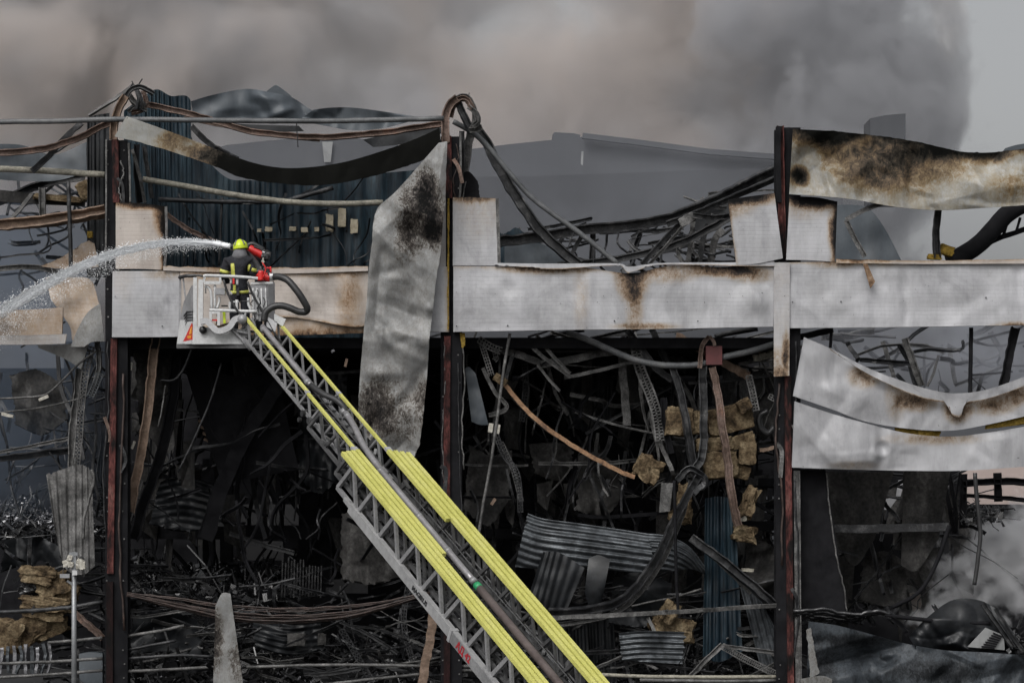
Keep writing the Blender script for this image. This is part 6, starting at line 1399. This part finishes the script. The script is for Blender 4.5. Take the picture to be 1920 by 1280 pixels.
cbar('gate_frame', [(394,586),(412,586)], 4, 'cage_white', CY-0.02); cbar('gate_frame', [(394,600),(412,600)], 3, 'red_paint', CY+0.02)
cbar('gate_frame', [(420,582),(421,606)], 5, 'lime', CY+0.1); 
cquad('control_box', [(405,553,CY+.1),(423,553,CY+.1),(423,541,CY+.1),(405,541,CY+.1)], 'cage_grey', 0.15)
for r_ in range(2):
    for c_ in range(3): cquad('switch', [(407+c_*5.5,546+r_*5,CY+.07),(411+c_*5.5,546+r_*5,CY+.07),(411+c_*5.5,543+r_*5,CY+.07),(407+c_*5.5,543+r_*5,CY+.07)], 'cage_white', 0.03)
for k in range(16):
    x, y = rnd.uniform(384, 500), rnd.uniform(536, 604); a_ = rnd.choice([(0, rnd.uniform(8,22)), (rnd.uniform(6,16), 0), (rnd.uniform(-5,5), rnd.uniform(5,12))])
    cpipe('cage_fitting', [(x,y),(x+a_[0],y+a_[1])], rnd.uniform(1.0,2.2), rnd.choice(['cage_white','cage_white','ladder_dark','alu','rubber']), CY+rnd.uniform(0.02,0.25))
cquad('end_panel', [(474,602,CY+.1),(500,602,CY+.1),(500,534,CY+.1),(470,534,CY+.1)], 'cage_grey', 0.05); cquad('end_panel', [(500,602,CY+.1),(512,598,CY+.5),(512,530,CY+.5),(499,528,CY+.1)], 'alu', 0.04)
cbar('end_edge', [(512,527),(513,560),(510,600)], 2.5, 'rubber', CY+0.45); cbar('end_edge', [(470,531),(512,530)], 4, 'cage_white', CY+0.05)
for x in (474, 482, 490, 498): cpipe('end_upright', [(x,540),(x+1,570),(x+2,600)], 1.8, 'cage_white', CY+0.05)
for k in range(9):
    x, y = rnd.uniform(472, 498), rnd.uniform(540, 598); cpipe('wiring', [(x,y),(x+rnd.uniform(-6,6),y+rnd.uniform(3,10)),(x+rnd.uniform(-8,8),y+rnd.uniform(10,20))], 0.8, 'rubber', CY+0.02)
b = MB(); b.sweep(pathP([(376,603),(388,602),(398,612),(408,620),(420,619),(432,612),(440,600),(452,596),(460,598)], CY-0.2, 4), PROF['box'](px2m(11, CY), 0.16)); b.build('pivot_arm', M['alu'], RC)
b = MB(); a = P(454, 598, CY-0.3); b.tube([a, a + Vector((0,0.5,0))], px2m(9, CY), 14); b.build('pivot_drum', M['cage_grey'], RC, smooth=True)
b = MB(); a = P(380, 618, CY-0.12); b.tube([a, a + Vector((0,0.1,0))], px2m(7, CY), 12); b.build('step_lamp', M['rubber'], RC, smooth=True)
cpipe('gas_strut', [(419,524),(428,552),(442,578),(452,590)], 2.2, 'rubber', CY-0.06); cpipe('gas_strut', [(464,528),(476,556),(496,590),(516,626),(528,642)], 2.2, 'rubber', CY-0.08)
for pts, r in (([(452,592),(462,612),(470,630)],3), ([(430,614),(450,632),(470,656)],3.2), ([(440,620),(470,626)],3), ([(470,596),(478,610),(480,640)],2.4)): cpipe('link_rod', pts, r, 'ladder_grey', CY-0.1)
for k in range(10):
    x, y = rnd.uniform(438, 480), rnd.uniform(606, 636); cpipe('link_fitting', [(x,y),(x+rnd.uniform(-10,10),y+rnd.uniform(-8,8))], rnd.uniform(1.5,3), rnd.choice(['ladder_dark','alu','rubber']), CY+rnd.uniform(-.1,.1))
cquad('head_plate', [(498,592,CY-.1),(520,604,CY-.1),(516,622,CY-.1),(500,612,CY-.1)], 'alu', 0.04); cquad('head_plate', [(514,588,CY-.1),(536,598,CY-.1),(530,612,CY-.1),(514,602,CY-.1)], 'cage_white', 0.05)

# water cannon and its hose
WC = empty('water_cannon', P(496, 528, CY+0.1), 'red water cannon mounted on the rescue cage rail', 'water cannon')
b = MB(); b.tube(pathP([(484,512),(490,516),(497,519),(506,520)], CY+0.1), px2m(8, CY), 14); b.build('body', M['red_paint'], WC, smooth=True)
b = MB(); b.tube(pathP([(489,508),(489,526)], CY), px2m(6, CY), 12); b.build('valve', M['red_paint'], WC, smooth=True)
b = MB(); b.tube(pathP([(500,502),(507,504),(508,512)], CY), px2m(1.4, CY), 8); b.tube(pathP([(507,500),(508,510)], CY-0.02), px2m(1.8, CY), 8); b.tube(pathP([(492,492),(498,504),(494,520)], CY-0.05), px2m(1.3, CY), 8); b.build('handle', M['red_paint'], WC, smooth=True)
b = MB(); b.tube(pathP([(506,519),(513,518)], CY+0.05), px2m(8, CY), 14); b.build('coupling', M['alu'], WC, smooth=True)
b = MB(); b.tube(pathP([(490,512,CY+.2),(478,490,CY+.7),(460,472,CY+.95),(442,463,CY+1.0),(432,462,CY+1.0)], CY, 5), px2m(5, CY), 12); b.build('nozzle', M['rubber'], WC, smooth=True)
b = MB()
for k in range(7): b.tube(pathP([(482+3*k,506+rnd.uniform(-6,6)),(486+3*k,510+rnd.uniform(-6,8))], CY+rnd.uniform(-.05,.1)), px2m(rnd.uniform(1.2,2.6), CY), 8)
b.build('lever_linkage', M['ladder_dark'], WC, smooth=True)
b = MB(); b.tube(pathP([(511,519,CY+.05),(524,519,CY-.05),(540,526,CY-.15),(556,544,CY-.2),(568,562,CY-.2),(576,577,CY-.15),(573,584,CY-.1),(560,584,CY-.1),(543,577,CY-.1),(526,573,CY-.1),(510,576,CY-.1),(498,586,CY-.1),(495,602,CY-.1)], CY, 6), px2m(6.5, CY), 14)
b.build('supply_hose', M['rubber'], smooth=True, label='thick black hose looping out beside the rescue cage', cat='hose')

# ------------------------------------------------------------------ firefighters
from mathutils.bvhtree import BVHTree
def skin_body(name, joints, bones, m, parent, sub=2):
    """one continuous figure grown over a posed skeleton"""
    names = list(joints)
    me = bpy.data.meshes.new(name)
    me.from_pydata([joints[n][0] for n in names], [(names.index(a), names.index(b_)) for a, b_ in bones], [])
    o = bpy.data.objects.new(name, me); col.objects.link(o)
    md = o.modifiers.new('skin', 'SKIN'); md.use_smooth_shade = True
    for i, n in enumerate(names):
        r = joints[n][1]; sv = me.skin_vertices[0].data[i]
        sv.radius = r if isinstance(r, tuple) else (r, r); sv.use_root = (i == 0)
    ss = o.modifiers.new('sub', 'SUBSURF'); ss.levels = sub; ss.render_levels = sub
    dg = bpy.context.evaluated_depsgraph_get(); dg.update()
    m2 = bpy.data.meshes.new_from_object(o.evaluated_get(dg))
    vs = [v.co.copy() for v in m2.vertices]; fs = [tuple(p.vertices) for p in m2.polygons]
    bpy.data.objects.remove(o); bpy.data.meshes.remove(me); bpy.data.meshes.remove(m2)
    for v in vs:      # cloth folds
        v += Vector((MN.noise(v*7), MN.noise(v*7+Vector((3,0,0))), MN.noise(v*7+Vector((0,5,0)))))*0.016
        v += Vector((0, 1, 0))*0.012*tri(v.z*4.3 + 0.8*MN.noise(v*3))
    ob = obj(name, vs, fs, m, parent, smooth=True)
    return ob, BVHTree.FromPolygons(vs, fs)

def tape(name, bvh, pts, w_, m, parent, Y, n=14):
    """reflective band laid on the cloth along a pixel line"""
    path = [lerp_poly(pts, i/n) for i in range(n+1)]
    A, B_ = [], []
    camp = Vector((0, -D, ZC))
    for i, p in enumerate(path):
        a = path[max(i-1,0)]; c = path[min(i+1,n)]
        dx, dy = c[0]-a[0], c[1]-a[1]; L = math.hypot(dx, dy) or 1
        nx, ny = -dy/L*w_/2, dx/L*w_/2
        hs = []
        for sg in (-1, 0, 1):
            t_ = P(p[0]+nx*sg, p[1]+ny*sg, Y); dr = (t_-camp).normalized()
            h = bvh.ray_cast(camp, dr)
            hs.append(h[0] + h[1]*0.012 if h[0] is not None and (h[0]-t_).length < 0.8 else None)
        if all(x is not None for x in hs): A.append(hs)
    if len(A) < 2: return None
    vs, fs = [], []
    for hs in A: vs += hs + [x + Vector((0, 0.012, 0)) for x in hs]
    for i in range(len(A)-1):
        q = i*6
        fs += [(q,q+1,q+7,q+6),(q+1,q+2,q+8,q+7),(q+3,q+9,q+10,q+4),(q+4,q+10,q+11,q+5),(q,q+6,q+9,q+3),(q+2,q+5,q+11,q+8)]
    return obj(name, vs, fs, m, parent, smooth=True)

def glove(parent, wrist, aim, up, m, scale=1.0, curl=0.6):
    """palm with four unequal bent fingers and a thumb leaving its side"""
    x = aim.normalized(); z = up.normalized(); y = z.cross(x).normalized(); z = x.cross(y)
    b = MB()
    b.sweep([wrist, wrist + x*0.045*scale, wrist + x*0.10*scale], [(0.042*scale*math.cos(t), 0.020*scale*math.sin(t)) for t in [2*math.pi*i/8 for i in range(8)]], up=z, scale=[0.8, 1.05, 0.95])
    for k, (off, ln) in enumerate([(-0.033,0.070),(-0.011,0.080),(0.011,0.075),(0.033,0.060)]):
        p0 = wrist + x*0.095*scale + y*off*scale
        p1 = p0 + (x*math.cos(curl*.5) - z*math.sin(curl*.5))*ln*0.5*scale
        p2 = p1 + (x*math.cos(curl*1.4) - z*math.sin(curl*1.4))*ln*0.35*scale
        p3 = p2 + (x*math.cos(curl*2.2) - z*math.sin(curl*2.2))*ln*0.25*scale
        b.tube([p0, p1, p2, p3], 0.011*scale, 6, [1, 1, .95, .7])
    t0 = wrist + x*0.03*scale - y*0.038*scale
    b.tube([t0, t0 + (x*0.6 - y*0.8)*0.035*scale, t0 + (x*0.9 - y*0.5 - z*0.4)*0.065*scale], 0.013*scale, 6, [1, 1, .75])
    return b.build('glove', m, parent, smooth=True)

def helmet(parent, c, tilt, m):
    vs, fs = [], []
    R_ = Matrix.Rotation(tilt[0], 3, 'X') @ Matrix.Rotation(tilt[1], 3, 'Y')
    nr, ns = 9, 20
    for i in range(nr+1):
        ph = math.pi*0.5*i/nr*1.22
        for j in range(ns):
            th_ = 2*math.pi*j/ns
            rx, ry, rz = 0.155, 0.18, 0.16
            flare = 1 + (0.12 if i == nr else 0.0)
            low = 0.03*math.cos(th_ + math.pi/2)*max(0, i-5)/4
            ridge = 1 + 0.05*math.exp(-(math.cos(th_)*math.sin(ph)/0.12)**2)
            vs.append(c + R_ @ Vector((rx*math.sin(ph)*math.cos(th_)*flare, ry*math.sin(ph)*math.sin(th_)*flare, rz*math.cos(ph)*ridge + low)))
    for i in range(nr):
        for j in range(ns): fs.append((i*ns+j, (i+1)*ns+j, (i+1)*ns+(j+1) % ns, i*ns+(j+1) % ns))
    inner = [c + (v-c)*0.93 for v in vs]; n1 = len(vs)
    f2 = [tuple(n1+q for q in reversed(f)) for f in fs]
    rim = [(nr*ns+j, n1+nr*ns+j, n1+nr*ns+(j+1) % ns, nr*ns+(j+1) % ns) for j in range(ns)]
    h = obj('helmet', vs+inner, fs+f2+rim, m, parent, smooth=True)
    b = MB()
    for j in range(-5, 6):
        a = j/5*1.1
        b.v.append(c + R_ @ Vector((0.155*math.sin(a), -0.175*math.cos(a), -0.03))); b.v.append(c + R_ @ Vector((0.158*math.sin(a), -0.178*math.cos(a), -0.012)))
        b.v.append(c + R_ @ Vector((0.148*math.sin(a), -0.165*math.cos(a), -0.03))); b.v.append(c + R_ @ Vector((0.148*math.sin(a), -0.165*math.cos(a), -0.012)))
    for j in range(10):
        q = j*4; b.f += [(q,q+4,q+5,q+1),(q+2,q+3,q+7,q+6),(q+1,q+5,q+7,q+3),(q,q+2,q+6,q+4)]
    b.build('helmet_band', M['stripe'], h)
    for sx in (-1, 1):
        q = MB(); q.bar(c + R_ @ Vector((0.10*sx, -0.14, 0.05)), c + R_ @ Vector((0.06*sx, -0.06, 0.145)), 0.03, 0.02); q.build('helmet_trim', M['hood'], h)
        q = MB(); q.tube([c + R_ @ Vector((0.14*sx, 0.02, -0.02)), c + R_ @ Vector((0.17*sx, 0.02, -0.025))], 0.045, 10); q.build('ear_cover', M['rubber'], h, smooth=True)
    return h

F1 = -6.35
def J(x, y, r, dy=0.0): return (P(x, y, F1+dy), r)
man = empty('person', P(448, 640, F1), 'firefighter with lime helmet and dark striped jacket seen from behind, aiming the jet', 'person')
body, bv = skin_body('body', {
    'pel': J(449,548,(0.20,0.15)), 'waist': J(448,525,(0.235,0.17)), 'chest': J(447,502,(0.285,0.19)), 'yoke': J(448,487,(0.22,0.15)), 'neck': J(450,477,(0.085,0.085)), 'head': J(451,466,(0.10,0.11)), 'crown': J(451,457,(0.085,0.095)),
    'sl': J(427,491,0.13), 'el': J(419,516,0.105,-0.02), 'wl': J(426,530,0.062,0.30),
    'sr': J(469,492,0.13), 'er': J(476,514,0.105,-0.05), 'wr': J(484,519,0.06,0.02),
    'hl': J(440,556,0.125), 'kl': J(439,592,0.10,-0.02), 'al': J(438,630,0.085), 'tl': J(436,637,0.075,0.16),
    'hr': J(459,556,0.125), 'kr': J(460,592,0.10,-0.02), 'ar': J(461,630,0.085), 'tr': J(462,637,0.075,0.16)},
    [('pel','waist'),('waist','chest'),('chest','yoke'),('yoke','neck'),('neck','head'),('head','crown'),('yoke','sl'),('sl','el'),('el','wl'),('yoke','sr'),('sr','er'),('er','wr'),('pel','hl'),('hl','kl'),('kl','al'),('al','tl'),('pel','hr'),('hr','kr'),('kr','ar'),('ar','tr')], M['jacket'], man)
for pts, w_ in (([(436,494),(437,505),(438,517)],6.5), ([(468,496),(466,505),(463,514)],5), ([(440,534),(440,546)],5), ([(430,547),(440,548),(466,547)],5.5), ([(413,507),(420,509),(431,512)],6), ([(472,505),(478,507),(484,509)],6)):
    tape('reflective_tape', bv, pts, w_, M['stripe'], man, F1)
helmet(man, P(451, 463, F1+0.02), (0.12, -0.12), M['lime'])
b = MB(); c = P(450, 474, F1)
b.sweep([c + Vector((0,0.0,0.10)), c + Vector((0,-0.01,0.03)), c + Vector((0,-0.02,-0.05)), c + Vector((0,0.0,-0.10))], [(math.cos(t), math.sin(t)) for t in [2*math.pi*i/18 for i in range(18)]], up=Vector((0,-1,0)), scale=[0.125,0.135,0.165,0.175])
b.build('neck_guard', M['hood'], man, smooth=True)
b = MB(); c = P(446, 545, F1-0.17); b.box((c.x-0.03,c.y-0.03,c.z-0.1),(c.x+0.03,c.y+0.03,c.z+0.06)); b.build('radio_pouch', M['rubber'], man)
b = MB(); c = P(438, 527, F1-0.19); b.box((c.x-0.02,c.y-0.02,c.z-0.06),(c.x+0.02,c.y+0.02,c.z+0.06)); b.build('red_tag', M['red_paint'], man)
glove(man, P(484,519,F1+.02), Vector((0.9,0.35,0.05)), Vector((0,0.2,1)), M['skin'], 1.35)
glove(man, P(426,530,F1+.30), Vector((0.5,0.8,0.2)), Vector((0,0,1)), M['skin'], 1.35)

F2 = -5.75
def J2(x, y, r, dy=0.0): return (P(x, y, F2+dy), r)
man2 = empty('person', P(488, 640, F2), 'second firefighter bent forward behind the first, red air cylinder on the back', 'person')
body2, bv2 = skin_body('body', {
    'pel': J2(494,540,(0.19,0.16)), 'waist': J2(491,518,(0.20,0.16)), 'chest': J2(484,498,(0.21,0.16)), 'yoke': J2(476,488,(0.18,0.14)), 'neck': J2(468,480,(0.08,0.08)), 'head': J2(463,474,(0.10,0.11)), 'crown': J2(459,468,(0.085,0.095)),
    'sl': J2(470,496,0.10,0.12), 'el': J2(462,516,0.085,0.2), 'wl': J2(456,530,0.06,0.1),
    'sr': J2(492,494,0.105,-0.05), 'er': J2(502,506,0.085,-0.2), 'wr': J2(500,516,0.06,-0.42),
    'hl': J2(486,548,0.12), 'kl': J2(485,588,0.10), 'al': J2(484,630,0.085), 'tl': J2(481,636,0.075,0.14),
    'hr': J2(502,548,0.12), 'kr': J2(503,588,0.10), 'ar': J2(502,630,0.085), 'tr': J2(500,636,0.075,0.14)},
    [('pel','waist'),('waist','chest'),('chest','yoke'),('yoke','neck'),('neck','head'),('head','crown'),('yoke','sl'),('sl','el'),('el','wl'),('yoke','sr'),('sr','er'),('er','wr'),('pel','hl'),('hl','kl'),('kl','al'),('al','tl'),('pel','hr'),('hr','kr'),('kr','ar'),('ar','tr')], M['jacket'], man2)
helmet(man2, P(462, 471, F2+0.02), (0.3, -0.5), M['lime'])
glove(man2, P(500,516,F2-.42), Vector((-0.5,-0.6,-0.2)), Vector((0,0,1)), M['skin'], 1.35)
glove(man2, P(456,530,F2+.1), Vector((-0.4,0.6,0.2)), Vector((0,0,1)), M['skin'], 1.35)
SCB = empty('air_cylinder', P(484, 486, F2-0.3), 'red breathing air cylinder in a black harness strapped to the bent firefighter', 'air cylinder')
cyp = pathP([(466,465),(469,467),(486,475),(492,478),(495,480)], F2-0.30, 3)
b = MB(); b.tube(cyp, px2m(8, F2), 16, [0.55,0.75,0.95]+[1.0]*(len(cyp)-6)+[0.95,0.75,0.5]); b.build('cylinder', M['red_paint'], SCB, smooth=True)
b = MB(); b.tube(pathP([(464,466),(468,474),(466,480)], F2-0.32), px2m(3, F2), 8); b.build('strap', M['stripe'], SCB, smooth=True)
b = MB()
b.tube(pathP([(464,460),(474,457),(486,463),(494,468)], F2-0.28), px2m(4, F2), 10); b.tube(pathP([(476,462),(490,468),(494,474)], F2-0.36), px2m(2, F2), 8); b.build('harness', M['rubber'], SCB, smooth=True)
chunk('valve_guard', 499, 478, 15, 17, F2-0.3, M['rubber'], dep=0.2, rot=0.4, seed=260, rough=0.2, parent=SCB, n=6)
b = MB(); b.tube(pathP([(492,472),(497,474)], F2-0.38), px2m(2.2, F2), 8); b.build('valve', M['alu'], SCB, smooth=True)
b = MB(); b.tube(pathP([(494,484),(493,490),(494,498)], F2-0.4), px2m(1.6, F2), 8); b.tube(pathP([(490,490),(496,491)], F2-0.4), px2m(1.8, F2), 8); b.build('gauge_hose', M['melted'], SCB, smooth=True)

# ------------------------------------------------------------------ the jet of water
JET = empty('water_jet', P(432, 462, -6.1), 'white arc of water shot from the cage into the left bay', 'water')
jp = pathP([(432,462,-6.1),(405,457,-5.7),(370,454,-5.2),(320,454,-4.6),(270,461,-3.9),(220,473,-3.2),(170,491,-2.5),(120,514,-1.8),(70,543,-1.1),(25,570,-.5),(-20,596,0.0)], 0, 10)
nj = len(jp)
r0 = random.Random(21)
b = MB()
core = jp[:int(nj*0.30)]
b.tube([p + Vector((0,0,0.01*MN.noise(Vector((i*.7,0,0))))) for i, p in enumerate(core)], 0.055, 9, [max(0.08, (1 - (i/len(core))**2.2))*(1+0.35*MN.noise(Vector((i*0.9,3,0)))) for i in range(len(core))])
b.build('jet_core', M['water'], JET, smooth=True)
def drops(n, tpow, rad, size, seed, fall=0.0, t0=0.0):
    r = random.Random(seed); b = MB()
    for _ in range(n):
        t = t0 + (1-t0)*r.random()**tpow; x = t*(nj-1); i = min(int(x), nj-2)
        p = jp[i].lerp(jp[i+1], x-i)
        rr = rad(t)*abs(r.gauss(0, 1)); th_ = r.uniform(0, 2*math.pi)
        clump = MN.noise(Vector((t*60, math.cos(th_)*1.5, seed)))
        rr *= 1 + 0.6*clump
        p = p + Vector((math.cos(th_)*rr*0.3, math.cos(th_*1.7)*rr*0.6, math.sin(th_)*rr - fall*r.random()**2*t))
        s = r.uniform(*size)*(0.7 + 0.6*r.random())
        a = [Vector((r.gauss(0,1), r.gauss(0,1), r.gauss(0,1))).normalized()*s*r.uniform(.6,1.3) for _ in range(3)]
        b.add([p+a[0], p-a[0], p+a[1], p-a[1], p+a[2], p-a[2]], [(0,2,4),(2,1,4),(1,3,4),(3,0,4),(2,0,5),(1,2,5),(3,1,5),(0,3,5)])
    return b
mist = bpy.data.materials.new('jet_mist'); mist.use_nodes = True
for n_ in list(mist.node_tree.nodes):
    if n_.type == 'BSDF_PRINCIPLED': mist.node_tree.nodes.remove(n_)
vv = N(mist.node_tree, 'ShaderNodeVolumePrincipled'); vv.inputs['Color'].default_value = (0.97,0.975,0.98,1); vv.inputs['Density'].default_value = 0.9
mist.node_tree.links.new(vv.outputs[0], mist.node_tree.nodes['Material Output'].inputs['Volume'])
b = MB(); b.tube([p + Vector((0, 0, 0.03*MN.noise(Vector((i*.35, 7, 0))) - 0.02*i/nj)) for i, p in enumerate(jp)], 1.0, 12, [0.04 + 0.10*i/nj*(1 + 0.5*MN.noise(Vector((i*.5, 1, 0)))) for i in range(nj)])
b.build('spray_mist', mist, JET, kind='stuff', smooth=True)
d1 = drops(22000, 0.85, lambda t: 0.022 + 0.075*t, (0.005, 0.016), 31); d1.build('spray', M['water'], JET, kind='stuff')
d2 = drops(16000, 0.7, lambda t: 0.03 + 0.13*t, (0.003, 0.009), 32, 0.8); d2.build('mist_drops', M['water'], JET, kind='stuff')
